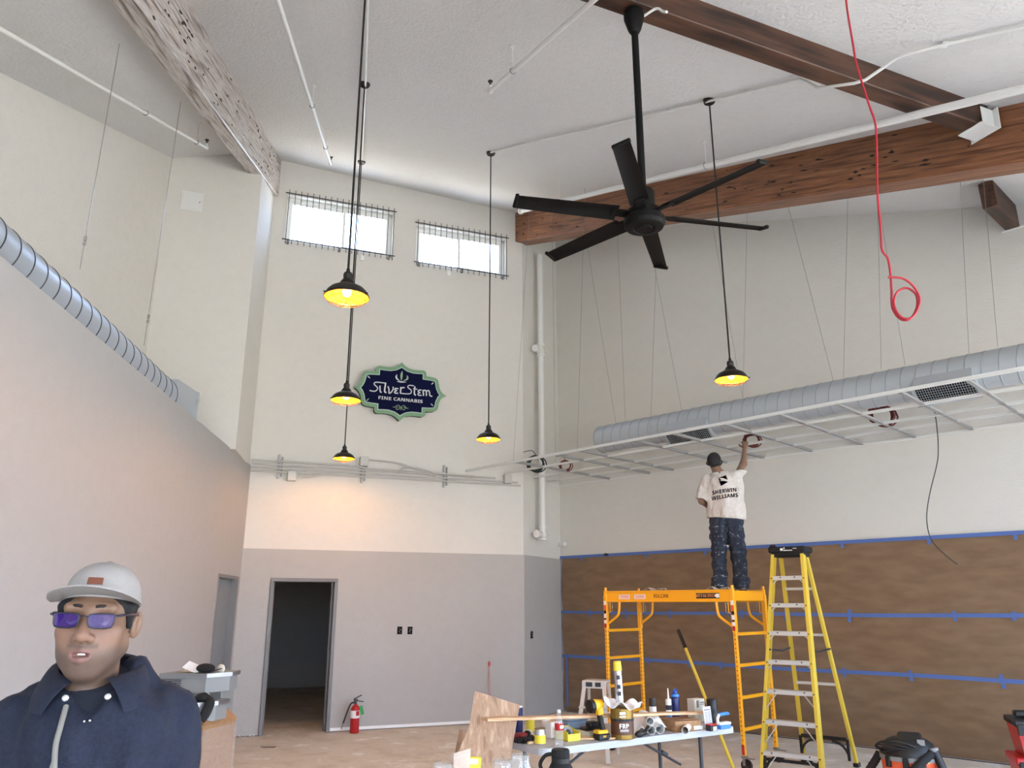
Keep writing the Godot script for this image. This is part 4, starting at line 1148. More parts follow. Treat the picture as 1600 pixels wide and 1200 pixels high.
# ---------------------------------------------------------------- scaffold
const SC := Vector3(2.55, 0, -9.35)
func sc(u: float, v: float, y: float) -> Vector3: return Vector3(-u, y, -v)   # local: u along the long side away from the corner, v towards the wall
func scaffold() -> void:
	var t := thing("baker_scaffold", "yellow rolling baker scaffold the white-shirted worker stands on", "scaffold", SC)
	t.basis = Basis(RU, Vector3.UP, RN)
	var L := 1.85
	var D := 0.74
	var Y: Material = mats.scaffold_yellow
	var top := 1.95
	for u in [0.0, L]:
		var fr := Node3D.new()
		fr.name = "end_frame"
		t.add_child(fr, true)
		for v in [0.0, D]:
			var post := Sh.new().box(sc(u, v, (0.16 + top - 0.02) / 2), Vector3(0.04, top - 0.18, 0.04), Basis(), 0.004)
			post.box(sc(u, v, 1.66), Vector3(0.05, 0.42, 0.05), Basis(), 0.004)
			post.cyl(sc(u, v, top - 0.03), sc(u, v, top + 0.02), 0.017, 10)
			obj("post", post, Y, fr)
			var h := Sh.new()
			for k in 26: h.box(sc(u + (0.0205 if u < 1 else -0.0205), v, 0.22 + k * 0.048), Vector3(0.002, 0.014, 0.01))
			for k in 26: h.box(sc(u, v - 0.0205, 0.22 + k * 0.048), Vector3(0.01, 0.014, 0.002))
			obj("pin_holes", h, mats.scaffold_dark, fr)
		for y in [0.42, 0.75, 1.09, 1.43]:
			obj("rung", Sh.new().box(sc(u, D / 2, y), Vector3(0.03, 0.035, D - 0.04), Basis(), 0.004), Y, fr)
		for v in [0.0, D]:
			var sg := 1.0 if u < 1 else -1.0
			obj("gusset_brace", Sh.new().tube(curve([sc(u, v, 1.5), sc(u + sg * 0.16, v, 1.6), sc(u + sg * 0.205, v, 1.66), sc(u + sg * 0.22, v, 1.8)]), 0.016, 8), Y, t)
			obj("spring_clip", Sh.new().tube([sc(u + sg * 0.03, v, 1.76), sc(u + sg * 0.1, v, 1.77), sc(u + sg * 0.1, v, 1.67), sc(u + sg * 0.03, v, 1.66)], 0.005, 6), mats.can_silver, t)
			obj("lock_pin", Sh.new().tube([sc(u + sg * 0.065, v, 1.79), sc(u + sg * 0.065, v, 1.66), sc(u + sg * 0.03, v, 1.655)], 0.007, 6), Y, t)
			var cs := Node3D.new()
			cs.name = "caster"
			t.add_child(cs, true)
			obj("fork", Sh.new().box(sc(u, v, 0.145), Vector3(0.06, 0.03, 0.05), Basis(), 0.004).box(sc(u, v - 0.022, 0.1), Vector3(0.03, 0.08, 0.004)).box(sc(u, v + 0.022, 0.1), Vector3(0.03, 0.08, 0.004)), mats.steel, cs)
			obj("wheel", Sh.new().cyl(sc(u - 0.02, v - 0.018, 0.063), sc(u - 0.02, v + 0.018, 0.063), 0.062, 20), mats.black, cs)
			obj("brake_pedal", Sh.new().box(sc(u - 0.08, v, 0.135), Vector3(0.08, 0.01, 0.03), Basis(), 0.003), mats.steel, cs)
	for v in [0.0, D]:
		var s := Sh.new()
		s.box(sc(L / 2, v, 1.855), Vector3(L + 0.03, 0.13, 0.02), Basis(), 0.003)
		s.box(sc(L / 2, v, 1.915), Vector3(L + 0.03, 0.018, 0.045), Basis(), 0.003).box(sc(L / 2, v, 1.795), Vector3(L + 0.03, 0.018, 0.045), Basis(), 0.003)
		obj("side_rail", s, Y, t)
	for u in [0.0, L]:
		var s := Sh.new().box(sc(u, D / 2, 1.855), Vector3(0.02, 0.1, D - 0.05), Basis(), 0.003)
		s.box(sc(u, D / 2, 1.905), Vector3(0.05, 0.014, D - 0.05), Basis(), 0.003).box(sc(u, D / 2, 1.805), Vector3(0.05, 0.014, D - 0.05), Basis(), 0.003)
		obj("end_rail", s, Y, t)
	obj("deck", Sh.new().box(sc(L / 2, D / 2, 1.9), Vector3(L - 0.05, 0.02, D - 0.05), Basis(), 0.003), mats.plywood, t)
	# printed labels
	var pl := obj("nameplate", Sh.new().box(sc(0.32, -0.012, 1.855), Vector3(0.31, 0.062, 0.004)), mats.black, t)
	words("METALTECH", 0.032, Transform3D(Basis(), sc(0.345, -0.0145, 1.857)), "lettering", mat("label_orange", S(226, 150, 92), 0.6), pl, 1.0, 0.002, "Droid Serif")
	obj("emblem", Sh.new().prism(PackedVector2Array([Vector2(-0.03, 0), Vector2(-0.01, 0.022), Vector2(0.03, 0.022), Vector2(0.03, -0.022), Vector2(-0.01, -0.022)]), Transform3D(Basis(), sc(0.195, -0.0142, 1.855)), 0.002), mats.white, pl)
	for u in [1.54, 1.3]:
		var lb := obj("warning_label", Sh.new().box(sc(u, -0.0115, 1.85), Vector3(0.17, 0.055, 0.003)), mats.paper_white, t)
		obj("print", Sh.new().box(sc(u, -0.0135, 1.862), Vector3(0.15, 0.008, 0.001)).box(sc(u - 0.01, -0.0135, 1.848), Vector3(0.13, 0.006, 0.001)).box(sc(u, -0.0135, 1.835), Vector3(0.15, 0.006, 0.001)), mats.orange, lb)
	words("VULCAN", 0.045, Transform3D(Basis(), sc(0.98, -0.0105, 1.857)), "marker_writing", mats.scaffold_dark, t, 0.9, 0.001)
	for u in [0.0, L]:
		var y := 1.8
		for c in [["paper_white", 0.05], ["orange", 0.06], ["black", 0.04], ["paper_white", 0.05], ["black", 0.02], ["paper_white", 0.04], ["red", 0.05]]:
			obj("post_sticker", Sh.new().box(sc(u, -0.026, y - c[1] / 2), Vector3(0.036, c[1], 0.002)), mats[c[0]], t)
			y -= c[1] + 0.004
	obj("post_sticker", Sh.new().box(sc(0, -0.0215, 0.22), Vector3(0.034, 0.1, 0.002)), mats.red, t)
	# rags lying on the deck
	for e in [[1.16, 0.12, 0.11, "crumpled dust rag on the scaffold deck away from the worker"], [0.28, 0.16, 0.1, "crumpled pale rag beside the worker's shoe on the scaffold"]]:
		one("dust_rag", Sh.new().sheet(func(a: float, b: float) -> Vector3: return Vector3((a - 0.5) * e[2] * 2.4, 0.028 + 0.03 * sin(a * 9.0 + b * 5) * cos(b * 7.0) * (1 - absf(a - 0.5)), (b - 0.5) * 0.18), 14, 10, Vector3(0, 0.004, 0)), mat("rag", S(176, 166, 150), 0.95), e[3], "rag").transform = t.transform * Transform3D(Basis(), sc(e[0], e[1], 1.91))

# ---------------------------------------------------------------- step ladder
func ladder() -> void:
	var FLt := lvl(1190, 1222, 0.0)      # front feet
	var FRt := lvl(1288, 1229, 0.0)
	var W0 := 0.62
	var mid := (FLt + FRt) * 0.5
	var rear := lvl(1310, 1187, 0.0)
	var back := rear - mid; back.y = 0; back = back.normalized()
	var x := Vector3(-back.z, 0, back.x)
	var t := thing("step_ladder", "tall yellow fibreglass step ladder with black top cap beside the scaffold", "step ladder", mid)
	var b := Basis(x, Vector3.UP, -back)
	t.basis = b
	var H := 2.36
	var top_z := -0.62
	var rear_z := -1.32
	var fw := 0.31
	var tw := 0.165
	var rail := func(a: Vector3, c: Vector3, called: String, w: float, d: float, sgn: float) -> void:
		var s := Sh.new()
		var dirr := (c - a).normalized()
		var q := Basis(Vector3.RIGHT, Vector3.UP, Vector3.BACK)
		var bs := frame(c - a, Vector3.BACK)
		# a channel: web on the outside, two flanges
		var m := (a + c) / 2
		var ln := a.distance_to(c)
		s.box(m + Vector3(sgn * w / 2, 0, 0), Vector3(ln, d, 0.006), bs, 0.001)
		s.box(m + bs.y * (d / 2), Vector3(ln, 0.006, w), bs, 0.001).box(m - bs.y * (d / 2), Vector3(ln, 0.006, w), bs, 0.001)
		obj(called, s, mats.fiberglass, t)
	for sg in [-1.0, 1.0]:
		rail.call(Vector3(sg * fw, 0.03, 0), Vector3(sg * tw, H - 0.06, top_z + 0.09), "front_rail", 0.034, 0.085, sg)
		rail.call(Vector3(sg * 0.29, 0.03, rear_z), Vector3(sg * (tw - 0.02), H - 0.06, top_z - 0.09), "rear_rail", 0.03, 0.055, sg)
		for z in [0.0, rear_z]:
			obj("foot", Sh.new().box(Vector3(sg * (fw if z == 0.0 else 0.29), 0.022, z), Vector3(0.06, 0.044, 0.1), Basis(), 0.006), mats.black, t)
		obj("spreader", Sh.new().tube([Vector3(sg * 0.235, 1.28, -0.27), Vector3(sg * 0.2, 1.25, -0.62), Vector3(sg * 0.225, 1.27, -0.99)], 0.012, 6), mats.dark_steel, t)
	var cap := Sh.new().box(Vector3(0, H, top_z), Vector3(0.42, 0.07, 0.3), Basis(), 0.015).box(Vector3(0, H - 0.05, top_z), Vector3(0.36, 0.06, 0.26), Basis(), 0.01)
	var co := obj("top_cap", cap, mats.black_soft, t)
	obj("paint_spatter", Sh.new().box(Vector3(-0.05, H + 0.002, top_z + 0.151), Vector3(0.03, 0.025, 0.002)).box(Vector3(0.02, H - 0.01, top_z + 0.151), Vector3(0.1, 0.008, 0.002)).box(Vector3(0.1, H + 0.01, top_z + 0.151), Vector3(0.04, 0.006, 0.002)).box(Vector3(-0.02, H + 0.015, top_z + 0.151), Vector3(0.012, 0.018, 0.002)), mats.white, co)
	for k in 7:
		var y := H - 0.3 - 0.297 * k
		var f := (y - 0.03) / (H - 0.09)
		var w := lerpf(fw, tw, f)
		var z := lerpf(0.0, top_z + 0.09, f)
		var s := Sh.new().box(Vector3(0, y, z), Vector3(w * 2 - 0.008, 0.012, 0.085), Basis(), 0.003).box(Vector3(0, y - 0.018, z + 0.04), Vector3(w * 2 - 0.008, 0.045, 0.006), Basis(), 0.002).box(Vector3(0, y - 0.018, z - 0.04), Vector3(w * 2 - 0.008, 0.03, 0.006), Basis(), 0.002)
		var so := obj("step", s, mats.aluminium, t)
		for sg in [-1.0, 1.0]:
			var dl := 0.07 if k < 4 else (0.12 if k == 4 else 0.15)
			obj("step_brace", Sh.new().beam(Vector3(sg * (w - dl), y - 0.02, z + 0.02), Vector3(sg * (w + 0.006), y - 0.02 - dl * (1.0 if k < 4 else 1.35), z + 0.03), 0.012 if k < 4 else 0.02, 0.008), mats.aluminium, so)
			obj("rivet", Sh.new().cyl(Vector3(sg * (w - 0.1), y - 0.01, z + 0.042), Vector3(sg * (w - 0.1), y - 0.01, z + 0.047), 0.008, 8).cyl(Vector3(sg * w, y - 0.02, z + 0.05), Vector3(sg * w, y - 0.02, z + 0.055), 0.008, 8), mats.dark_steel, so)
	for y in [1.93, 1.42, 0.88]:
		var f: float = (y - 0.03) / (H - 0.09)
		var w := lerpf(0.29, tw - 0.02, f)
		obj("rear_bar", Sh.new().box(Vector3(0, y, lerpf(rear_z, top_z - 0.09, f)), Vector3(w * 2, 0.03, 0.025), Basis(), 0.003), mats.aluminium, t)
	for e in [[0.27, 0.0, fw], [0.3, rear_z, 0.29]]:
		var s := Sh.new()
		var zz: float = e[1] * 0.88 - (0.08 if e[1] == 0.0 else 0.0)
		if e[1] != 0.0: s.box(Vector3(0, e[0], zz), Vector3(e[2] * 2 - 0.08, 0.04, 0.02), Basis(), 0.004)
		else: s.box(Vector3(0, e[0] - 0.07, -0.05), Vector3(e[2] * 2 - 0.06, 0.03, 0.02), Basis(), 0.004)
		for sg in [-1.0, 1.0]:
			s.tube(arc(Vector3(sg * (e[2] - 0.2), e[0] - 0.2, zz if e[1] != 0.0 else -0.05), Vector3(sg, 0, 0), Vector3.UP, 0.17, 0.0, PI / 2, 6), 0.014, 6)
			s.box(Vector3(sg * (e[2] - 0.03), e[0] - 0.11, zz if e[1] != 0.0 else -0.03), Vector3(0.03, 0.22, 0.03), Basis(), 0.004)
		obj("foot_brace", s, mats.black, t)
# ---------------------------------------------------------------- things on the floor
func cyl_can(parent: Node, r: float, h: float, mt: Material, called := "can_body", y := 0.0, b := Basis()) -> MeshInstance3D:
	return obj(called, Sh.new().lathe([[0.0, y], [r - 0.003, y], [r, y + 0.004], [r, y + h - 0.004], [r - 0.003, y + h], [0.0, y + h]], Vector3.ZERO, b, 24, false), mt, parent)
func floor_things() -> void:
	# fire extinguisher
	var e := lvl(553, 1145, 0.0)
	var t := thing("fire_extinguisher", "small red fire extinguisher with a green tag beside the doorway", "fire extinguisher", Vector3(e.x, 0, e.z) + MN * 0.02)
	t.basis = Basis(MD, Vector3.UP, MN)
	obj("cylinder", Sh.new().lathe([[0.0, 0.0], [0.06, 0.0], [0.064, 0.01], [0.064, 0.3], [0.06, 0.33], [0.045, 0.355], [0.025, 0.37], [0.018, 0.385], [0.0, 0.385]], Vector3.ZERO, Basis(), 24), mats.red, t)
	var lb := obj("label_band", Sh.new().lathe([[0.0645, 0.2], [0.0655, 0.2], [0.0655, 0.3], [0.0645, 0.3]], Vector3.ZERO, Basis(), 24, false), mats.paper_white, t)
	obj("label_print", Sh.new().box(Vector3(0.025, 0.265, 0.062), Vector3(0.05, 0.06, 0.008), Basis(Vector3.UP, 0.4), 0.001), mats.red, lb)
	obj("valve_head", Sh.new().cyl(Vector3(0, 0.38, 0), Vector3(0, 0.43, 0), 0.017, 10).box(Vector3(0, 0.435, 0), Vector3(0.06, 0.03, 0.025), Basis(), 0.004), mats.dark_steel, t)
	obj("handle", Sh.new().beam(Vector3(0.0, 0.43, 0), Vector3(0.11, 0.41, 0), 0.02, 0.012), mats.black, t)
	obj("squeeze_lever", Sh.new().beam(Vector3(-0.03, 0.45, 0), Vector3(0.08, 0.5, 0), 0.02, 0.012), mats.black, t)
	obj("hose", Sh.new().tube(curve([Vector3(-0.02, 0.405, 0.0), Vector3(-0.07, 0.39, 0.01), Vector3(-0.12, 0.28, 0.02), Vector3(-0.165, 0.14, 0.02)]), 0.011, 8), mats.black, t)
	obj("hose_tip", Sh.new().tube([Vector3(-0.165, 0.14, 0.02), Vector3(-0.19, 0.06, 0.02)], [0.012, 0.008], 8), mats.grey_plastic, t)
	obj("inspection_tag", Sh.new().box(Vector3(0.085, 0.3, 0.03), Vector3(0.05, 0.12, 0.003), Basis(Vector3.BACK, 0.25), 0.001), mats.green, t)
	# red-tipped pole against the back wall
	var pb := onmain(760, 1130)
	var ptop := onmain(763.5, 1033)
	t = thing("marking_pole", "thin pole with a red tip leaning on the back wall behind the plywood", "pole", Vector3(pb.x, 0, pb.z) + MN * 0.16)
	var v := ptop + MN * 0.03 - t.position
	obj("shaft", Sh.new().tube([Vector3(0, 0.0, 0), v * 0.93], 0.012, 8), mat("pink_rod", S(196, 150, 140), 0.6), t)
	obj("tip", Sh.new().tube([v * 0.92, v * 0.98, v], [0.018, 0.018, 0.006], 10), mat("tip_red", S(206, 74, 66), 0.5), t)
	# plywood leaning on the table's end
	plank_poly("plywood_sheet", "large tan plywood offcut leaning against the folding table's end", [[742, 1080], [812, 1102], [796, 1190], [790, 1260], [690, 1260], [705, 1200], [733, 1135]], dep(764, 1150, 6.28), Vector3(0.1, 0.25, 1).normalized(), 0.015)
	plank_poly("plywood_sheet", "small tan plywood offcut behind the larger leaning sheet", [[718, 1140], [740, 1148], [738, 1260], [690, 1260], [706, 1198]], dep(720, 1150, 6.42), Vector3(0.1, 0.25, 1).normalized(), 0.015)
	# aluminium step stool behind the table
	var sg := lvl(935, 1185, 0.0)
	t = thing("step_stool", "small aluminium step stool standing behind the folding table", "step stool", Vector3(sg.x, 0, sg.z))
	t.basis = Basis(Vector3.UP, -0.35)
	var st_h := 0.86
	obj("top_step", Sh.new().box(Vector3(0, st_h, 0), Vector3(0.3, 0.03, 0.24), Basis(), 0.008), mats.aluminium, t)
	obj("spatter", Sh.new().box(Vector3(-0.06, st_h - 0.03, 0.122), Vector3(0.08, 0.05, 0.004)).box(Vector3(0.05, st_h - 0.03, 0.122), Vector3(0.07, 0.05, 0.004)), mats.dark_steel, t)
	obj("front_plate", Sh.new().box(Vector3(0, st_h - 0.04, 0.115), Vector3(0.3, 0.07, 0.012), Basis(), 0.004), mats.aluminium, t)
	for sx in [-1.0, 1.0]:
		obj("front_leg", Sh.new().beam(Vector3(sx * 0.12, st_h - 0.03, 0.1), Vector3(sx * 0.2, 0.01, 0.34), 0.045, 0.022, Vector3.BACK), mats.aluminium, t)
		obj("rear_leg", Sh.new().beam(Vector3(sx * 0.12, st_h - 0.03, -0.1), Vector3(sx * 0.18, 0.01, -0.3), 0.03, 0.02, Vector3.BACK), mats.aluminium, t)
	for y in [0.3, 0.58]: obj("step", Sh.new().box(Vector3(0, y, 0.34 - y * 0.28), Vector3(0.34, 0.02, 0.08), Basis(), 0.003), mats.aluminium, t)
	# yellow extension pole
	var b0 := lvl(1160, 1236, 0.0)
	var tp := dep(1060, 985, 9.8)
	t = thing("extension_pole", "yellow extension pole with a black grip leaning between table and scaffold", "pole", b0)
	v = tp - b0
	obj("pole", Sh.new().cyl(Vector3(0, 0.004, 0), v * 0.88, 0.0175, 12), mats.fiberglass, t)
	obj("grip", Sh.new().cyl(v * 0.865, v, 0.022, 12), mats.black, t)
	# shop vacuum
	var vp := lvl(1432, 1268, 0.0)
	t = thing("shop_vacuum", "orange and black shop vacuum with a fat black hose before the brown paper", "vacuum", vp)
	t.basis = Basis(Vector3.UP, -0.4)
	obj("drum", Sh.new().lathe([[0.0, 0.06], [0.2, 0.06], [0.215, 0.1], [0.235, 0.4], [0.235, 0.43], [0.0, 0.43]], Vector3.ZERO, Basis(), 28, false), mats.orange, t)
	obj("rim_band", Sh.new().lathe([[0.23, 0.425], [0.25, 0.43], [0.25, 0.46], [0.23, 0.47]], Vector3.ZERO, Basis(), 28, false), mats.grey_plastic, t)
	var hd := obj("motor_head", Sh.new().lathe([[0.24, 0.46], [0.238, 0.5], [0.2, 0.56], [0.17, 0.585], [0.12, 0.605], [0.0, 0.615]], Vector3.ZERO, Basis(), 28).box(Vector3(0.02, 0.59, 0.05), Vector3(0.2, 0.07, 0.2), Basis(Vector3.RIGHT, 0.3), 0.02), mats.black, t)
	obj("rating_label", Sh.new().box(Vector3(0.1, 0.585, 0.155), Vector3(0.06, 0.05, 0.004), Basis(Vector3.RIGHT, -0.5)), mats.grey_plastic, hd)
	for k in 5:
		var cpts := []
		for i in 25:
			var a := TAU * i / 24.0
			cpts.append(Vector3(-0.09 + cos(a) * (0.15 + 0.008 * k), 0.5 + 0.012 * k + 0.02 * sin(a * 2 + k) + 0.03 * sin(a), 0.14 + sin(a) * (0.06 + 0.006 * k)))
		obj("power_cord", Sh.new().tube(cpts, 0.008, 6, false), mats.black, t)
	for a in [1.2, 1.75, 2.4]: obj("latch", Sh.new().box(Vector3(cos(a) * 0.245, 0.42, sin(a) * 0.245), Vector3(0.05, 0.09, 0.03), Basis(Vector3.UP, PI / 2 - a), 0.006), mats.black, t)
	var hose := curve([Vector3(0.17, 0.5, 0.16), Vector3(0.05, 0.42, 0.28), Vector3(-0.06, 0.3, 0.3), Vector3(-0.2, 0.12, 0.3), Vector3(-0.36, 0.07, 0.15), Vector3(-0.37, 0.25, 0.0), Vector3(-0.28, 0.4, 0.0), Vector3(-0.24, 0.46, 0.0)], 10)
	var hr := []
	for i in hose.size(): hr.append(0.036 if i % 2 == 0 else 0.032)
	obj("hose", Sh.new().tube(hose, hr, 12), mats.black_soft, t)
	obj("wand", Sh.new().tube([Vector3(0.2, 0.52, 0.14), Vector3(0.27, 0.3, 0.18), Vector3(0.33, 0.05, 0.22)], 0.035, 14), mats.black, t)
	obj("wand_cuff", Sh.new().cyl(Vector3(0.195, 0.515, 0.137), Vector3(0.19, 0.545, 0.135), 0.04, 16), mats.grey_plastic, t)
	words("OZ", 0.035, Transform3D(Basis(Vector3.UP, 0.45), Vector3(0.11, 0.445, 0.228)), "size_mark", mats.plastic_yellow, t, 1.2, 0.004)
	for sx in [-1.0, 1.0]:
		for sz in [-1.0, 1.0]: obj("caster", Sh.new().cyl(Vector3(sx * 0.17 - 0.012, 0.035, sz * 0.17), Vector3(sx * 0.17 + 0.012, 0.035, sz * 0.17), 0.034, 12).box(Vector3(sx * 0.17, 0.075, sz * 0.17), Vector3(0.05, 0.04, 0.05)), mats.black, t)
	# stacked red tool boxes
	var tb := dep(1581, 1150, 7.3)
	var o := Vector3(tb.x + 0.36, 0, tb.z - 0.05)
	var hs := [[0.0, 0.34, 0.31, "wheeled red tool box at the bottom of the stack by the paper"], [0.34, 0.16, 0.31, "middle red tool box of the stack by the paper"], [0.5, 0.3, 0.28, "red tool box with black lid on top of the stack by the paper"]]
	for i in 3:
		var q := thing("tool_box", hs[i][3], "tool box", o + Vector3(0, hs[i][0], 0), "stack of red tool boxes")
		q.basis = Basis(Vector3.UP, -0.35)
		var w: float = hs[i][2]
		var h: float = hs[i][1]
		var base := w - 0.035 if i == 2 else w - 0.01
		obj("body", Sh.new().hexa([Vector3(-base, 0.002, -0.19), Vector3(base, 0.002, -0.19), Vector3(base, 0.002, 0.19), Vector3(-base, 0.002, 0.19), Vector3(-w, h - 0.06, -0.2), Vector3(w, h - 0.06, -0.2), Vector3(w, h - 0.06, 0.2), Vector3(-w, h - 0.06, 0.2)]), mats.red, q)
		obj("lid", Sh.new().box(Vector3(0, h - 0.032, 0), Vector3(w * 2 + 0.03, 0.056, 0.43), Basis(), 0.01), mats.black if i != 1 else mats.red, q)
		for x in [-w * 0.9, -w * 0.3, w * 0.5]: obj("latch", Sh.new().box(Vector3(x, h - 0.08, 0.215), Vector3(0.05, 0.09, 0.02), Basis(), 0.004), mats.black, q)
		if i == 2: obj("handle", Sh.new().box(Vector3(0, h + 0.03, 0), Vector3(w * 2 - 0.06, 0.05, 0.1), Basis(), 0.012), mats.black, q)
		if i == 0: obj("corner_post", Sh.new().box(Vector3(-w - 0.01, 0.16, 0.16), Vector3(0.02, 0.26, 0.03), Basis(), 0.004), mats.aluminium, q)
	# carton and drinking fountains on the left
	var c := dep(329, 1150, 6.1)
	var bx := thing("cardboard_carton", "open cardboard carton wrapped in clear film beside the left partition", "carton", Vector3(c.x - 0.17, 0, c.z - 0.12))
	bx.basis = Basis(Vector3.UP, -0.22)
	var ch := 0.93
	var cw := 0.42
	for w in [[Vector3(0, ch / 2, 0.2), Vector3(cw, ch, 0.008)], [Vector3(0, ch / 2, -0.2), Vector3(cw, ch, 0.008)], [Vector3(cw / 2, ch / 2, 0), Vector3(0.008, ch, 0.4)], [Vector3(-cw / 2, ch / 2, 0), Vector3(0.008, ch, 0.4)]]:
		obj("side", Sh.new().box(w[0], w[1]), mats.cardboard, bx)
	obj("bottom", Sh.new().box(Vector3(0, 0.006, 0), Vector3(cw, 0.008, 0.4)), mats.cardboard, bx)
	obj("flap", Sh.new().hexa([Vector3(cw / 2, ch - 0.004, -0.2), Vector3(cw / 2 + 0.02, ch - 0.004, -0.2), Vector3(cw / 2 + 0.02, ch - 0.004, 0.2), Vector3(cw / 2, ch - 0.004, 0.2), Vector3(cw / 2 - 0.13, ch + 0.1, -0.2), Vector3(cw / 2 - 0.122, ch + 0.105, -0.2), Vector3(cw / 2 - 0.122, ch + 0.105, 0.2), Vector3(cw / 2 - 0.13, ch + 0.1, 0.2)]), mats.cardboard, bx)
	words("OZA", 0.03, Transform3D(Basis(Vector3.UP, 0.0) * Basis(Vector3.RIGHT, -PI / 2) * Basis(Vector3.UP, 0.5), Vector3(cw / 2 - 0.05, ch + 0.062, 0.1)), "flap_mark", mats.white, bx, 1.0, 0.002)
	obj("hand_hole", Sh.new().ball(Vector3(0.02, 0.8, 0.2045), Vector3(0.045, 0.016, 0.002)), mats.black_soft, bx)
	obj("stretch_film", Sh.new().hexa([Vector3(-0.23, 0.42, 0.212), Vector3(0.222, 0.3, 0.212), Vector3(0.222, 0.3, 0.216), Vector3(-0.23, 0.42, 0.216), Vector3(-0.23, 0.8, 0.212), Vector3(0.222, 0.9, 0.212), Vector3(0.222, 0.9, 0.216), Vector3(-0.23, 0.8, 0.216)]).hexa([Vector3(0.222, 0.3, 0.212), Vector3(0.222, 0.36, -0.2), Vector3(0.226, 0.36, -0.2), Vector3(0.226, 0.3, 0.212), Vector3(0.222, 0.9, 0.212), Vector3(0.222, 0.9, -0.2), Vector3(0.226, 0.9, -0.2), Vector3(0.226, 0.9, 0.212)]), mats.film, bx)
	var fs := Sh.new()
	for p in [[Vector3(-0.2, 0.78, 0.222), Vector3(0.2, 0.9, 0.222)], [Vector3(-0.2, 0.62, 0.222), Vector3(0.2, 0.6, 0.222)], [Vector3(-0.2, 0.5, 0.222), Vector3(0.2, 0.44, 0.222)], [Vector3(-0.17, 0.78, 0.222), Vector3(-0.15, 0.6, 0.222)], [Vector3(-0.14, 0.76, 0.222), Vector3(-0.05, 0.68, 0.222)], [Vector3(0.15, 0.9, 0.222), Vector3(0.28, 0.84, 0.222)]]: fs.tube([p[0], p[0].lerp(p[1], 0.5) + Vector3(0, -0.01, 0.004), p[1]], 0.006, 5)
	obj("film_folds", fs, mats.film, bx)
	fountain("drinking_fountain", "upper grey drinking fountain unit with price tag on the left", Vector3(c.x - 0.225, 1.12, c.z - 0.3), -0.15, true)
	fountain("drinking_fountain", "lower grey drinking fountain unit lying on the wrapped carton", Vector3(c.x - 0.2, 0.945, c.z - 0.03), -0.3, false)
	# what the upper unit rests on
	one("fountain_stand", Sh.new().box(Vector3(0, 0.555, 0), Vector3(0.26, 1.11, 0.2), Basis(Vector3.UP, -0.15), 0.01), mats.grey_plastic, "grey back casing standing upright under the upper drinking fountain", "casing").position = Vector3(c.x - 0.2, 0, c.z - 0.52)
	var fw := lvl(418, 1168, 0.0)
	one("wire_scrap", Sh.new().tube(curve([Vector3(-0.09, 0.006, -0.02), Vector3(-0.04, 0.006, 0.01), Vector3(0.02, 0.012, 0.03), Vector3(0.08, 0.006, 0.0), Vector3(0.085, 0.006, -0.05)]), 0.004, 5), mats.black, "short curled black wire scrap on the floor before the doorway", "wire").position = fw
	for p in [[947, 866.5], [1207, 853.5]]:
		var bc := onright(p[0], p[1], 0.04)
		var cl2 := thing("binder_clip", ["small black clip on the paper's top edge above the scaffold's far end", "small black clip on the paper's top edge beside the ladder"][0 if p[0] < 1000 else 1], "clip", bc, "black clips on the paper")
		cl2.basis = frame(RU)
		obj("clip_body", Sh.new().box(Vector3.ZERO, Vector3(0.09, 0.03, 0.02), Basis(), 0.004), mats.black, cl2)
		obj("clip_lever", Sh.new().box(Vector3(0, 0.012, 0.012), Vector3(0.05, 0.02, 0.004), Basis(), 0.001), mats.dark_steel, cl2)
	# shreds of drywall at the foot of the back wall
	for k in 7:
		var u := 0.02 + k * 0.062
		var sc2 := one("drywall_shred", Sh.new().beam(Vector3.ZERO, Vector3(rng.randf_range(-0.05, 0.06), rng.randf_range(0.02, 0.05), rng.randf_range(-0.01, 0.03)), 0.012, 0.006), mats.paper_white, "pale shred of drywall paper at the foot of the back wall", "debris", "drywall shreds by the doorway")
		sc2.position = M0 + MD * u + MN * 0.07 + Vector3(0, 0.006, 0)

func plank_poly(called: String, label: String, px: Array, at: Vector3, n: Vector3, th: float) -> MeshInstance3D:
	var bz := n
	var bx := Vector3.UP.cross(bz).normalized()
	var by := bz.cross(bx)
	var b := Basis(bx, by, bz)
	var poly := PackedVector2Array()
	for p in px:
		var v := b.inverse() * (onp(p[0], p[1], at, n) - at)
		poly.append(Vector2(v.x, v.y))
	# bottom corners stand on the floor
	var lowest := 1e9
	for p in poly: lowest = minf(lowest, (b * Vector3(p.x, p.y, 0)).y)
	for i in poly.size():
		var w := b * Vector3(poly[i].x, poly[i].y, 0)
		if w.y < lowest + 0.12: poly[i].y -= (w.y + at.y - 0.004) / by.y
	var o := one(called, Sh.new().prism(poly, Transform3D(), th), mats.plywood, label, "plywood", "plywood offcuts")
	o.transform = Transform3D(b, at)
	return o

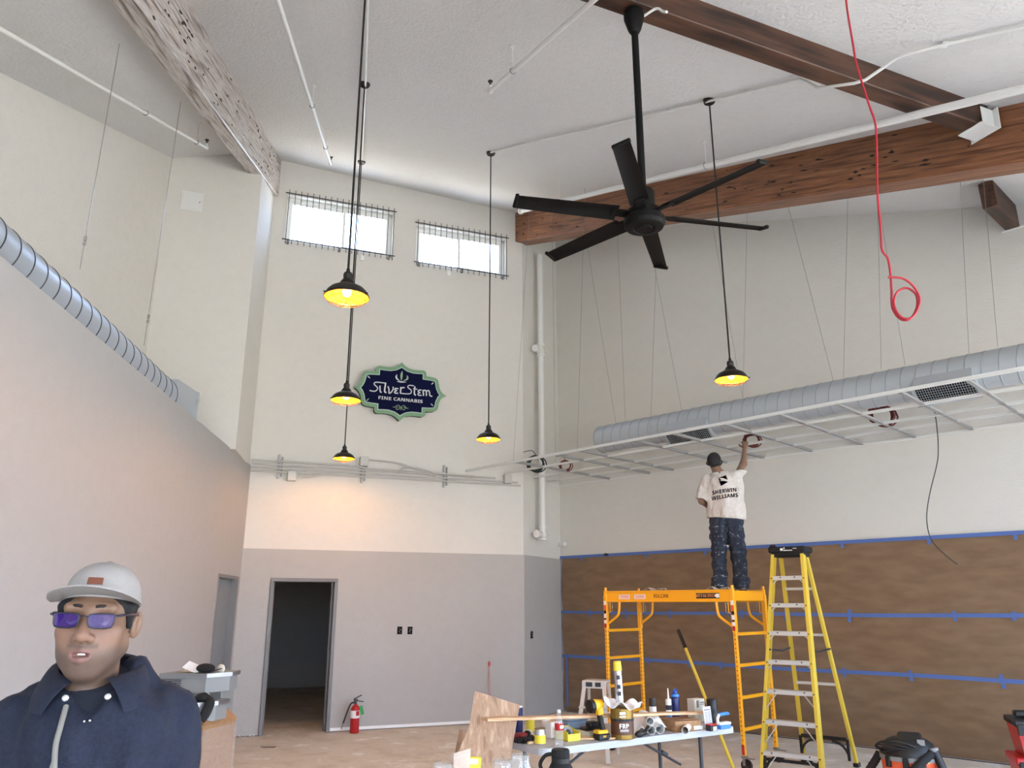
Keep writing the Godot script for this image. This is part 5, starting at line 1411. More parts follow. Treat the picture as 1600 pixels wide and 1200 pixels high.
func fountain(called: String, label: String, at: Vector3, turn: float, upper: bool) -> void:
	var t := thing(called, label, "drinking fountain", at, "drinking fountains on the carton")
	t.basis = Basis(Vector3.UP, turn)
	var w := 0.44
	var base := PackedVector2Array([Vector2(-w / 2, -0.18), Vector2(w / 2, -0.18), Vector2(w / 2 + 0.02, -0.02), Vector2(w / 2 - 0.08, 0.17), Vector2(-w / 2, 0.19)])
	obj("casing", Sh.new().prism(base, Transform3D(Basis(Vector3.RIGHT, PI / 2).scaled(Vector3(0.96, 1, 0.96)), Vector3(0, 0.11, 0)), 0.11), mats.grey_plastic, t)
	var bp := PackedVector2Array()
	for p in base: bp.append(p * 1.03)
	obj("rim", Sh.new().prism(bp, Transform3D(Basis(Vector3.RIGHT, PI / 2), Vector3(0, 0.135, 0)), 0.03), mats.steel, t)
	obj("basin", Sh.new().lathe([[0.0, 0.137], [0.1, 0.137], [0.13, 0.14]], Vector3(-0.03, 0, -0.01), Basis(), 20), mats.cream_plastic, t)
	obj("bubbler", Sh.new().tube(curve([Vector3(-0.16, 0.13, -0.05), Vector3(-0.16, 0.17, -0.05), Vector3(-0.12, 0.18, -0.03)]), 0.01, 8), mats.cream_plastic, t)
	obj("push_button", Sh.new().cyl(Vector3(-0.12, 0.135, 0.02), Vector3(-0.12, 0.165, 0.02), 0.012, 8), mats.cream_plastic, t)
	for s in [Vector3(w / 2 - 0.05, 0.16, 0.02)]:
		obj("foam_clip", Sh.new().lathe([[0.0, -0.008], [0.03, -0.008], [0.034, 0.0], [0.03, 0.008], [0.0, 0.008]], s, Basis(Vector3.RIGHT, PI / 2), 14), mats.cream_plastic, t)
	if upper:
		var lv := Sh.new()
		for k in 6: lv.box(Vector3(-0.13, 0.03 + k * 0.012, 0.183), Vector3(0.15, 0.005, 0.004), Basis(Vector3.UP, 0.03))
		obj("vent_louvre", lv, mats.black, t)
		obj("paper_tag", Sh.new().box(Vector3(-0.04, 0.17, 0.06), Vector3(0.13, 0.004, 0.08), Basis(Vector3.BACK, -0.35) * Basis(Vector3.RIGHT, 0.6)), mats.paper_white, t)
		obj("black_bag", Sh.new().ball(Vector3(0.06, 0.165, 0.05), Vector3(0.075, 0.035, 0.05)), mats.black_soft, t)
		obj("black_strap", Sh.new().beam(Vector3(0.12, 0.145, 0.05), Vector3(0.2, 0.17, 0.0), 0.03, 0.006), mats.black_soft, t)
	else:
		obj("access_plate", Sh.new().box(Vector3(-0.05, 0.055, 0.182), Vector3(0.16, 0.05, 0.004), Basis(Vector3.UP, 0.04), 0.002), mats.steel, t)
		obj("black_strap", Sh.new().tube(curve([Vector3(0.1, 0.15, 0.08), Vector3(0.19, 0.165, 0.06), Vector3(0.235, 0.14, 0.06), Vector3(0.22, 0.06, 0.08), Vector3(0.2, 0.02, 0.1)]), [0.008, 0.012, 0.02, 0.03, 0.032, 0.034, 0.034, 0.03, 0.026, 0.024, 0.024, 0.028, 0.032, 0.034, 0.034, 0.034, 0.034, 0.034, 0.034, 0.034, 0.034, 0.034, 0.034, 0.034, 0.03], 8), mats.black_soft, t)
# ---------------------------------------------------------------- folding table and everything on it
const TH := 0.745
const TO := Vector3(0.222, 0, -6.154)
const TX := Vector3(0.837, 0, -0.547)
const TZ := Vector3(0.547, 0, 0.837)
func on_table(x: float, y: float) -> Vector3:
	var p := lvl(x, y, TH)
	p.y = TH
	return p
func table_basis() -> Basis: return Basis(TX, Vector3.UP, TZ)
func standing(called: String, label: String, cat: String, x: float, y: float, group := "") -> Node3D:
	var t := thing(called, label, cat, on_table(x, y) + Vector3(0, 0.001, 0), group)
	t.basis = table_basis()
	return t

func table_and_things() -> void:
	var t := thing("folding_table", "white plastic folding table covered with tools and paint cans", "table", TO)
	t.basis = table_basis()
	var L := 2.02
	var D := 0.74
	var poly := PackedVector2Array()
	for c in [[0.08, -0.08, PI / 2, PI], [0.08, -D + 0.08, PI, PI * 1.5], [L - 0.03, -D + 0.03, PI * 1.5, TAU], [L - 0.03, -0.03, 0.0, PI / 2]]:
		var r: float = 0.08 if c[0] < 1 else 0.03
		for i in 6:
			var a := lerpf(c[2], c[3], i / 5.0)
			poly.append(Vector2(c[0] + cos(a) * r, c[1] + sin(a) * r))
	var pp := PackedVector2Array()
	for p in poly: pp.append(Vector2(p.x, p.y))
	obj("table_top", Sh.new().slab(Array(pp), at_h(TH - 0.05), at_h(TH)), mats.table_top, t)
	for x in [0.26, L - 0.3]:
		var lg := Node3D.new()
		lg.name = "leg_frame"
		t.add_child(lg, true)
		for z in [-0.12, -D + 0.12]: obj("leg", Sh.new().cyl(Vector3(x, 0.0, z), Vector3(x, TH - 0.05, z), 0.016, 10), mats.dark_steel, lg)
		obj("cross_bar", Sh.new().cyl(Vector3(x, 0.12, -0.12), Vector3(x, 0.12, -D + 0.12), 0.012, 8), mats.dark_steel, lg)
		var s := 1.0 if x < 1 else -1.0
		obj("diagonal_brace", Sh.new().cyl(Vector3(x, 0.42, -D / 2), Vector3(x + s * 0.55, TH - 0.055, -D / 2), 0.011, 8).box(Vector3(x + s * 0.18, 0.525, -D / 2), Vector3(0.07, 0.03, 0.03), Basis(Vector3.BACK, s * 0.5), 0.004), mats.dark_steel, lg)
	# long pine board resting on the boxes
	var a := dep(757, 1124, 6.15)
	var b := dep(1102, 1113, 7.28)
	var bo := one("pine_board", Sh.new().box(Vector3.ZERO, Vector3(a.distance_to(b), 0.02, 0.09), Basis(), 0.002), mats.pine, "long narrow pine board laid across the boxes on the table", "board")
	bo.transform = Transform3D(frame(b - a), (a + b) / 2)
	# left end
	t = standing("spray_can", "dark blue spray can at the table's end beside the plywood", "can", 811, 1147)
	cyl_can(t, 0.031, 0.2, mats.navy_plastic)
	obj("cap", Sh.new().lathe([[0.03, 0.2], [0.028, 0.212], [0.0, 0.212]], Vector3.ZERO, Basis(), 20, false), mats.white, t)
	for e in [[822, 1152, 0.2, "black and red work glove lying at the table's end, cuff toward the room"], [828, 1159, -0.1, "black work glove with a white cuff in front of the other glove"]]:
		t = standing("work_glove", e[3], "glove", e[0], e[1], "work gloves on the table")
		var gs := Sh.new().ball(Vector3(-0.05, 0.02, 0), Vector3(0.065, 0.02, 0.045))
		for k in 4: gs.tube([Vector3(-0.09, 0.02, -0.03 + k * 0.02), Vector3(-0.15 + 0.006 * absf(k - 1.5), 0.013, -0.04 + k * 0.027)], [0.013, 0.01], 7)
		gs.tube([Vector3(-0.05, 0.02, 0.035), Vector3(-0.09, 0.013, 0.07)], [0.014, 0.01], 7)
		obj("palm_and_fingers", gs, mats.black_soft if e[0] > 825 else mat("glove_red", S(120, 34, 40), 0.8), t)
		obj("cuff", Sh.new().tube(arc(Vector3(0.03, 0.026, 0), Vector3.UP * 0.55, Vector3.BACK, 0.042, 0, TAU, 20), 0.006, 6, false), mats.white, t)
		obj("cuff_inside", Sh.new().ball(Vector3(0.012, 0.026, 0), Vector3(0.02, 0.022, 0.038)), mats.black_soft, t)
	t = standing("paint_tin", "small yellow and silver tin at the table's rounded corner", "tin", 844, 1163)
	cyl_can(t, 0.041, 0.11, mats.can_silver)
	obj("label_wrap", Sh.new().lathe([[0.0415, 0.008], [0.042, 0.01], [0.042, 0.065], [0.0415, 0.066]], Vector3.ZERO, Basis(), 24, false), mats.plastic_yellow, t)
	obj("rim", Sh.new().tube(arc(Vector3(0, 0.11, 0), Vector3.RIGHT, Vector3.BACK, 0.04, 0, TAU, 20), 0.003, 5, false), mats.can_gold, t)
	t = standing("wood_scrap", "tiny wood scrap beside the yellow tin", "scrap", 829, 1163)
	obj("scrap", Sh.new().box(Vector3(0, 0.01, 0), Vector3(0.05, 0.018, 0.025), Basis(), 0.003), mats.pine, t)
	t = standing("white_carton", "plain white carton behind the water bottle", "box", 864, 1152)
	obj("carton", Sh.new().box(Vector3(0, 0.058, 0), Vector3(0.1, 0.116, 0.09), Basis(), 0.003), mats.paper_white, t)
	obj("tape", Sh.new().box(Vector3(0, 0.1165, 0), Vector3(0.1, 0.002, 0.03)), mats.pine, t)
	t = standing("paper_cup", "white paper cup standing behind the white carton", "cup", 853, 1142)
	obj("cup", Sh.new().lathe([[0.0, 0.0], [0.026, 0.0], [0.036, 0.1], [0.034, 0.1], [0.025, 0.006]], Vector3.ZERO, Basis(), 20), mats.paper_white, t)
	t = standing("glass_jar", "jar with yellow contents behind the gloves", "jar", 829, 1143)
	cyl_can(t, 0.035, 0.09, mats.plastic_yellow, "contents")
	obj("lid", Sh.new().lathe([[0.0, 0.09], [0.036, 0.09], [0.036, 0.105], [0.0, 0.105]], Vector3.ZERO, Basis(), 20, false), mats.can_gold, t)
	t = standing("water_bottle", "clear plastic water bottle with a red and white label", "bottle", 874, 1166)
	obj("bottle", Sh.new().lathe([[0.0, 0.0], [0.028, 0.0], [0.032, 0.012], [0.03, 0.03], [0.032, 0.05], [0.03, 0.07], [0.032, 0.09], [0.032, 0.16], [0.024, 0.19], [0.014, 0.21], [0.013, 0.235], [0.0, 0.235]], Vector3.ZERO, Basis(), 20), mats.clear_plastic, t)
	obj("label_wrap", Sh.new().lathe([[0.0325, 0.11], [0.033, 0.112], [0.033, 0.155], [0.0325, 0.157]], Vector3.ZERO, Basis(), 20, false), mats.red, t)
	obj("label_print", Sh.new().box(Vector3(0, 0.134, 0.0328), Vector3(0.032, 0.022, 0.003), Basis(), 0.001), mats.white, t)
	obj("cap", Sh.new().lathe([[0.0, 0.23], [0.0145, 0.23], [0.0145, 0.25], [0.0, 0.25]], Vector3.ZERO, Basis(), 16, false), mats.white, t)
	t = standing("parts_bin", "small yellow open parts bin with a tape roll inside", "bin", 888, 1156)
	var pb := Sh.new()
	pb.box(Vector3(0, 0.003, 0), Vector3(0.12, 0.006, 0.15)).box(Vector3(0, 0.025, 0.073), Vector3(0.12, 0.05, 0.005)).box(Vector3(0, 0.045, -0.073), Vector3(0.12, 0.09, 0.005))
	for sx in [-1.0, 1.0]: pb.hexa([Vector3(sx * 0.06, 0, -0.075), Vector3(sx * 0.06, 0, 0.075), Vector3(sx * 0.055, 0, 0.075), Vector3(sx * 0.055, 0, -0.075), Vector3(sx * 0.06, 0.09, -0.075), Vector3(sx * 0.06, 0.06, 0.075), Vector3(sx * 0.055, 0.06, 0.075), Vector3(sx * 0.055, 0.09, -0.075)])
	obj("bin", pb, mats.plastic_yellow, t)
	var tr := thing("tape_roll", "grey tape roll standing inside the yellow bin", "tape roll", t.position + Vector3(-0.01, 0.05, 0))
	tr.basis = table_basis()
	obj("roll", Sh.new().lathe([[0.022, -0.02], [0.044, -0.02], [0.044, 0.02], [0.022, 0.02], [0.022, -0.02]], Vector3.ZERO, Basis(Vector3.RIGHT, 1.2), 20, false), mats.grey_plastic, tr)
	t = standing("plastic_tub", "translucent blue plastic tub behind the yellow bin", "tub", 897, 1138)
	obj("tub", Sh.new().box(Vector3(0, 0.035, 0), Vector3(0.2, 0.07, 0.12), Basis(), 0.012), mat("tub_blue", S(128, 152, 176), 0.4), t)
	obj("lid", Sh.new().box(Vector3(0, 0.075, 0), Vector3(0.21, 0.012, 0.13), Basis(), 0.005), mat("tub_lid", S(150, 166, 182), 0.4), t)
	t = standing("paper_stack", "stack of grey paper beside the yellow work light", "paper", 921, 1150)
	obj("sheets", Sh.new().box(Vector3(0, 0.022, 0), Vector3(0.17, 0.044, 0.14), Basis(Vector3.UP, 0.2), 0.003), mats.cream_plastic, t)
	var ch := thing("tool_charger", "black battery charger on the grey paper stack", "charger", t.position + Vector3(0.01, 0.045, -0.01))
	ch.basis = table_basis()
	obj("base", Sh.new().box(Vector3(0, 0.012, 0), Vector3(0.15, 0.022, 0.09), Basis(), 0.006), mats.black, ch)
	obj("cradle", Sh.new().box(Vector3(0.02, 0.04, 0), Vector3(0.085, 0.04, 0.075), Basis(), 0.008), mats.black, ch)
	for e in [[918, 1153, 0.62, "thin wood strip on the table pointing past the paper stack"], [929, 1156, 0.5, "second thin wood strip beside the first on the table"]]:
		t = standing("wood_strip", e[3], "wood strip", e[0], e[1], "wood strips on the table")
		obj("strip", Sh.new().box(Vector3(0, 0.008, 0), Vector3(0.34, 0.014, 0.03), Basis(Vector3.UP, -e[2]), 0.002), mats.pine, t)
	# yellow cordless work light
	t = standing("work_light", "yellow and black cordless work light standing on its battery", "work light", 940, 1156)
	obj("battery", Sh.new().box(Vector3(0, 0.024, 0), Vector3(0.115, 0.046, 0.08), Basis(), 0.008), mats.black, t)
	obj("battery_shoe", Sh.new().box(Vector3(-0.005, 0.058, 0), Vector3(0.1, 0.03, 0.075), Basis(), 0.008), mats.tool_yellow, t)
	obj("handle", Sh.new().tube(curve([Vector3(0.015, 0.06, 0), Vector3(0.0, 0.12, 0), Vector3(-0.015, 0.18, 0)]), [0.026, 0.025, 0.024, 0.023, 0.023, 0.023, 0.022, 0.022, 0.022, 0.022, 0.022, 0.022, 0.022], 12), mats.black, t)
	obj("head_neck", Sh.new().box(Vector3(-0.015, 0.22, 0), Vector3(0.055, 0.09, 0.055), Basis(Vector3.BACK, 0.2), 0.012), mats.tool_yellow, t)
	obj("head", Sh.new().lathe([[0.0, -0.05], [0.03, -0.05], [0.036, -0.02], [0.045, 0.02], [0.045, 0.05], [0.0, 0.05]], Vector3(-0.04, 0.255, 0), Basis(Vector3.BACK, 1.7), 18, false), mats.tool_yellow, t)
	obj("lens_ring", Sh.new().lathe([[0.0, 0.04], [0.05, 0.04], [0.05, 0.075], [0.04, 0.078], [0.0, 0.07]], Vector3(-0.04, 0.255, 0), Basis(Vector3.BACK, 1.7), 18, false), mats.black, t)
	words("20V", 0.014, Transform3D(Basis(), Vector3(0.0, 0.027, 0.0405)), "battery_mark", mats.tool_yellow, t, 1.0, 0.002)
	# adhesive pail
	t = standing("adhesive_can", "large gold and brown adhesive can lettered FRP", "can", 973, 1154)
	cyl_can(t, 0.089, 0.225, mats.can_gold)
	obj("bottom_rim", Sh.new().tube(arc(Vector3(0, 0.005, 0), Vector3.RIGHT, Vector3.BACK, 0.09, 0, TAU, 28), 0.004, 5, false), mats.can_gold, t)
	var wr := obj("label_wrap", Sh.new().lathe([[0.0895, 0.035], [0.0903, 0.037], [0.0903, 0.14], [0.0895, 0.142]], Vector3.ZERO, Basis(), 32, false), mats.can_brown, t)
	obj("label_band", Sh.new().lathe([[0.0903, 0.132], [0.0912, 0.133], [0.0912, 0.15], [0.0903, 0.151]], Vector3.ZERO, Basis(), 32, false), mats.ink, t)
	var view := Basis(Vector3.UP, -0.32)
	words("FRP", 0.034, Transform3D(view, view * Vector3(-0.022, 0.1, 0.0895)), "lettering", mats.white, wr, 1.0, 0.004)
	obj("small_print", Sh.new().box(view * Vector3(-0.02, 0.072, 0.0895), Vector3(0.07, 0.005, 0.004), view).box(view * Vector3(-0.02, 0.062, 0.0895), Vector3(0.07, 0.003, 0.004), view), mats.white, wr)
	obj("maker_mark", Sh.new().box(view * Vector3(-0.03, 0.192, 0.0865), Vector3(0.05, 0.02, 0.006), view).box(view * Vector3(-0.03, 0.168, 0.0865), Vector3(0.055, 0.01, 0.006), view), mats.paper_white, t)
	var rag := one("paper_rag", Sh.new().sheet(func(u: float, v: float) -> Vector3:
		var x := (u - 0.5) * 0.3
		var z := (v - 0.5) * 0.24
		var r := Vector2(x, z).length()
		return Vector3(x, 0.012 + 0.03 * sin(x * 40.0 + z * 22.0) * smoothstep(0.02, 0.12, r) + (0.035 * smoothstep(0.06, 0.15, -x) - 0.006), z), 20, 16, Vector3(0, 0.003, 0)), mats.paper_white, "crumpled white rag draped over the adhesive can", "rag")
	rag.position = t.position + Vector3(0, 0.245, 0)
	var sp := thing("spray_can", "tall silver spray can with a yellow cap standing on the adhesive can", "can", t.position + Vector3(-0.012, 0.262, 0.0))
	sp.basis = table_basis() * Basis(Vector3.BACK, 0.05)
	cyl_can(sp, 0.032, 0.24, mats.can_silver)
	for y in [0.17, 0.1, 0.05]: obj("print_block", Sh.new().box(view * Vector3(-0.012, y + 0.02, 0.03), Vector3(0.03, 0.03, 0.006), view, 0.001), mats.ink, sp)
	obj("cap", Sh.new().lathe([[0.032, 0.238], [0.034, 0.24], [0.03, 0.305], [0.026, 0.31], [0.0, 0.31]], Vector3.ZERO, Basis(), 20, false), mats.plastic_yellow, sp)
	# rolled drawings and film
	t = standing("rolled_drawings", "loosely rolled white drawing sheets lying in the middle of the table", "paper roll", 1028, 1145)
	for e in [[-0.09, 0.035, 0.0, 0.034, -0.55], [0.0, 0.04, 0.0, 0.038, -0.5], [-0.15, 0.03, -0.03, 0.026, -0.7], [-0.05, 0.095, -0.05, 0.03, -0.6]]:
		obj("sheet_roll", Sh.new().lathe([[e[3] - 0.002, -0.4], [e[3], -0.4], [e[3] * 1.04, -0.2], [e[3], 0.08], [e[3] - 0.002, 0.08], [e[3] - 0.002, -0.4]], Vector3(e[0], e[1], e[2]), Basis(Vector3.UP, e[4]) * Basis(Vector3.RIGHT, PI / 2), 20, false), mats.paper_white, t)
	obj("loose_sheet", Sh.new().sheet(func(u: float, v: float) -> Vector3: return Vector3(-0.3 + 0.4 * u, 0.13 + 0.02 * sin(u * 6 + v * 3) - 0.1 * v * v + 0.008 * sin(v * 11.0 + u * 7.0), -0.3 + 0.3 * v), 20, 14, Vector3(0, 0.001, 0)), mats.paper_white, t)
	t = standing("rolled_drawings", "single tight white paper roll with its open end at the table edge", "paper roll", 1072, 1146)
	obj("sheet_roll", Sh.new().lathe([[0.026, -0.32], [0.028, -0.32], [0.028, 0.06], [0.026, 0.06], [0.026, -0.32]], Vector3(0, 0.03, 0), Basis(Vector3.UP, -0.9) * Basis(Vector3.RIGHT, PI / 2), 24, false), mats.paper_white, t)
	t = standing("hex_tool", "black hand tool lying beside the adhesive can", "tool", 1003, 1152)
	obj("body", Sh.new().tube(curve([Vector3(-0.06, 0.025, 0), Vector3(0, 0.028, 0.01), Vector3(0.05, 0.03, -0.01)]), [0.016, 0.02, 0.024, 0.026, 0.026, 0.024, 0.02, 0.018, 0.02, 0.02, 0.02, 0.018, 0.016], 10), mats.black, t)
	obj("trigger", Sh.new().beam(Vector3(0.03, 0.03, 0), Vector3(0.1, 0.07, -0.03), 0.02, 0.014), mats.black, t)
	# back row at the right
	t = standing("spray_can", "spray can with a dark brown cap and a white label", "can", 1021, 1128)
	cyl_can(t, 0.032, 0.13, mats.paper_white)
	obj("cap", Sh.new().lathe([[0.032, 0.13], [0.033, 0.132], [0.032, 0.2], [0.0, 0.202]], Vector3.ZERO, Basis(), 20, false), mat("cap_brown", S(48, 34, 28), 0.5), t)
	t = standing("caulk_tube", "white caulk tube with a pointed nozzle standing upright", "tube", 1046, 1128)
	cyl_can(t, 0.026, 0.19, mats.white)
	obj("nozzle", Sh.new().tube([Vector3(0, 0.19, 0), Vector3(0, 0.2, 0), Vector3(0, 0.28, 0)], [0.012, 0.009, 0.004], 10), mats.white, t)
	obj("label_print", Sh.new().lathe([[0.0262, 0.1], [0.0268, 0.1], [0.0268, 0.14], [0.0262, 0.14]], Vector3.ZERO, Basis(), 20, false), mats.ink, t)
	obj("label_band", Sh.new().lathe([[0.0262, 0.04], [0.0268, 0.04], [0.0268, 0.08], [0.0262, 0.08]], Vector3.ZERO, Basis(), 20, false), mats.blue_plastic, t)
	t = standing("sports_bottle", "dark blue sports bottle with a light blue lid loop", "bottle", 1057, 1127)
	obj("bottle", Sh.new().lathe([[0.0, 0.0], [0.034, 0.0], [0.037, 0.01], [0.037, 0.19], [0.033, 0.21], [0.0, 0.21]], Vector3.ZERO, Basis(), 22), mats.navy_plastic, t)
	obj("collar", Sh.new().lathe([[0.034, 0.205], [0.037, 0.208], [0.035, 0.228], [0.0, 0.23]], Vector3.ZERO, Basis(), 20, false), mats.blue_plastic, t)
	obj("lid", Sh.new().box(Vector3(-0.005, 0.245, 0), Vector3(0.035, 0.04, 0.035), Basis(Vector3.BACK, 0.3), 0.01).tube(arc(Vector3(0.005, 0.25, 0), Vector3.RIGHT, Vector3.UP, 0.02, -0.8, 2.6, 10), 0.005, 6), mat("lid_blue", S(32, 70, 150), 0.4), t)
	t = standing("cardboard_box", "low cardboard box with a white label at the table's right end", "box", 1076, 1142)
	obj("box", Sh.new().box(Vector3(0, 0.04, -0.1), Vector3(0.26, 0.08, 0.24), Basis(Vector3.UP, -0.15), 0.003), mats.cardboard, t)
	obj("flap", Sh.new().box(Vector3(0.02, 0.083, -0.06), Vector3(0.2, 0.004, 0.14), Basis(Vector3.UP, -0.15) * Basis(Vector3.RIGHT, -0.06)), mats.cardboard, t)
	obj("label", Sh.new().box(Vector3(0.08, 0.022, 0.035), Vector3(0.09, 0.03, 0.003), Basis(Vector3.UP, -0.15)), mats.paper_white, t)
	t = standing("product_box", "upright grey box with bold black print behind the brush", "box", 1089, 1127)
	obj("box", Sh.new().box(Vector3(0, 0.095, 0), Vector3(0.13, 0.19, 0.09), Basis(), 0.003), mats.cream_plastic, t)
	obj("print", Sh.new().box(Vector3(-0.03, 0.15, 0.046), Vector3(0.012, 0.06, 0.002)).box(Vector3(-0.012, 0.15, 0.046), Vector3(0.006, 0.06, 0.002)).box(Vector3(0.03, 0.16, 0.046), Vector3(0.05, 0.006, 0.002)).box(Vector3(0.03, 0.145, 0.046), Vector3(0.05, 0.004, 0.002)), mats.ink, t)
	t = standing("black_canister", "matte black canister behind the paper sheet", "canister", 1114, 1130)
	obj("body", Sh.new().lathe([[0.0, 0.0], [0.062, 0.0], [0.066, 0.02], [0.064, 0.08], [0.048, 0.115], [0.044, 0.13], [0.046, 0.195], [0.042, 0.2], [0.0, 0.2]], Vector3.ZERO, Basis(), 24), mats.black, t)
	t = standing("instruction_sheet", "white printed sheet propped against the black canister", "paper", 1107, 1138)
	obj("sheet", Sh.new().box(Vector3(0, 0.085, 0), Vector3(0.09, 0.17, 0.003), Basis(Vector3.RIGHT, -0.1)), mats.paper_white, t)
	var pr := Sh.new().box(Vector3(0, 0.145, -0.003), Vector3(0.07, 0.008, 0.003), Basis(Vector3.RIGHT, -0.1))
	for k in 7: pr.box(Vector3(-0.018, 0.125 - k * 0.013, -0.001 + k * 0.0012), Vector3(0.028, 0.004, 0.003)).box(Vector3(0.02, 0.125 - k * 0.013, -0.001 + k * 0.0012), Vector3(0.028, 0.004, 0.003))
	obj("print", pr, mat("print_blue", S(92, 96, 150), 0.7), t)
	t = standing("small_tin", "small dark tin with red lid and white label", "tin", 1112, 1142)
	obj("tin", Sh.new().box(Vector3(0, 0.022, 0), Vector3(0.085, 0.044, 0.06), Basis(), 0.004), mats.black, t)
	obj("lid", Sh.new().box(Vector3(0, 0.049, 0), Vector3(0.088, 0.01, 0.063), Basis(), 0.003), mats.red, t)
	obj("label", Sh.new().box(Vector3(0.008, 0.02, 0.031), Vector3(0.04, 0.03, 0.003)), mats.paper_white, t)
	t = standing("scrub_brush", "blue and white scrub brush with a raised handle at the table's end", "brush", 1131, 1139)
	obj("bristles", Sh.new().box(Vector3(0, 0.018, 0), Vector3(0.13, 0.034, 0.055), Basis(), 0.006), mats.blue_plastic, t)
	obj("block", Sh.new().box(Vector3(0, 0.044, 0), Vector3(0.14, 0.02, 0.06), Basis(), 0.008), mats.white, t)
	obj("handle_post", Sh.new().tube(curve([Vector3(-0.065, 0.045, 0), Vector3(-0.068, 0.085, 0), Vector3(-0.045, 0.115, 0)]), 0.012, 8), mats.white, t)
	obj("handle", Sh.new().tube([Vector3(-0.05, 0.115, 0), Vector3(0.05, 0.118, 0), Vector3(0.075, 0.113, 0)], [0.014, 0.014, 0.008], 10), mats.blue_plastic, t)

# ---------------------------------------------------------------- things on the bench below the picture's edge
func near_bench() -> void:
	var h := 0.98
	var c := Vector3(0.02, 0, -3.4)
	var t := thing("work_bench", "plain plywood work bench carrying the jars and the black jug", "bench", c)
	obj("bench_top", Sh.new().box(Vector3(0, h - 0.015, 0), Vector3(1.2, 0.03, 0.6), Basis(), 0.003), mats.plywood, t)
	for sx in [-1.0, 1.0]:
		for sz in [-1.0, 1.0]: obj("leg", Sh.new().box(Vector3(sx * 0.54, (h - 0.03) / 2, sz * 0.24), Vector3(0.05, h - 0.03, 0.05), Basis(), 0.004), mats.pine, t)
	obj("apron", Sh.new().box(Vector3(0, h - 0.08, 0.25), Vector3(1.1, 0.09, 0.02), Basis(), 0.003), mats.pine, t)
	var g := dep(876, 1190, 3.45)
	t = thing("vacuum_jug", "matte black insulated jug with a side handle", "jug", Vector3(g.x, h, g.z))
	obj("body", Sh.new().lathe([[0.0, 0.0], [0.062, 0.0], [0.066, 0.01], [0.066, 0.08], [0.06, 0.11], [0.045, 0.145], [0.038, 0.158], [0.0, 0.158]], Vector3.ZERO, Basis(), 28), mats.black_soft, t)
	obj("collar", Sh.new().lathe([[0.036, 0.15], [0.037, 0.152], [0.037, 0.175], [0.034, 0.178]], Vector3.ZERO, Basis(), 28, false), mats.black, t)
	obj("lid", Sh.new().lathe([[0.036, 0.176], [0.037, 0.178], [0.037, 0.203], [0.033, 0.208], [0.0, 0.208]], Vector3.ZERO, Basis(), 28, false), mats.black_soft, t)
	obj("handle", Sh.new().tube(curve([Vector3(-0.035, 0.19, 0), Vector3(-0.062, 0.183, 0), Vector3(-0.082, 0.155, 0), Vector3(-0.075, 0.13, 0), Vector3(-0.05, 0.125, 0)]), 0.0075, 8), mats.black_soft, t)
	for e in [[692, 1193, "empty glass jar beside the clear plastic pouch"], [785, 1187, "empty squat glass jar beside the handled jar"], [813, 1179, "empty glass jar with a handle beside the squat jar"]]:
		var p := dep(e[0], e[1], 3.3)
		var H := p.y - h
		t = thing("mason_jar", e[2], "jar", Vector3(p.x, h + 0.001, p.z), "glass jars on the bench")
		obj("glass", Sh.new().lathe([[0.0, 0.0], [0.044, 0.0], [0.048, 0.01], [0.048, H - 0.05], [0.04, H - 0.03], [0.036, H - 0.02], [0.037, H], [0.034, H], [0.033, H - 0.03], [0.044, H - 0.055], [0.044, 0.01], [0.0, 0.006]], Vector3.ZERO, Basis(), 28), mats.jar_glass, t)
		obj("thread_ring", Sh.new().tube(arc(Vector3(0, H - 0.012, 0), Vector3.RIGHT, Vector3.BACK, 0.037, 0, TAU, 24), 0.0022, 5, false), mats.jar_glass, t)
		if e[0] > 800: obj("handle", Sh.new().tube(curve([Vector3(0.045, H - 0.05, 0.01), Vector3(0.075, H - 0.055, 0.015), Vector3(0.08, H - 0.1, 0.015), Vector3(0.047, H - 0.13, 0.01)]), 0.006, 8), mats.jar_glass, t)
	var q := dep(722, 1174, 3.35)
	t = thing("plastic_pouch", "clear zip pouch standing among the jars", "pouch", Vector3(q.x, h + 0.001, q.z))
	var ph := q.y - h
	obj("pouch", Sh.new().hexa([Vector3(-0.033, 0, -0.02), Vector3(0.033, 0, -0.02), Vector3(0.033, 0, 0.02), Vector3(-0.033, 0, 0.02), Vector3(-0.033, ph - 0.008, -0.003), Vector3(0.033, ph + 0.01, -0.003), Vector3(0.033, ph + 0.01, 0.003), Vector3(-0.033, ph - 0.008, 0.003)]), glass("pouch_film", Color(0.8, 0.8, 0.8), 0.12), t)
	obj("zip_seal", Sh.new().beam(Vector3(-0.034, ph - 0.025, 0), Vector3(0.034, ph - 0.01, 0), 0.008, 0.006), mats.film, t)
	q = dep(741, 1183, 3.42)
	ph = q.y - h
	t = thing("yellow_packet", "small yellow packet beside the clear pouch", "packet", Vector3(q.x, h + 0.001, q.z))
	t.basis = Basis(Vector3.UP, 0.3)
	obj("packet", Sh.new().box(Vector3(0, ph / 2, 0), Vector3(0.045, ph, 0.02), Basis(Vector3.BACK, -0.06), 0.003), mats.plastic_yellow, t)
	obj("pale_flap", Sh.new().box(Vector3(-0.004, ph - 0.015, 0.011), Vector3(0.035, 0.02, 0.003), Basis(Vector3.BACK, -0.06)), mats.cream_plastic, t)
	# red cable hanging from the ceiling
	var d := -ce(1316, -60).z
	var pts := []
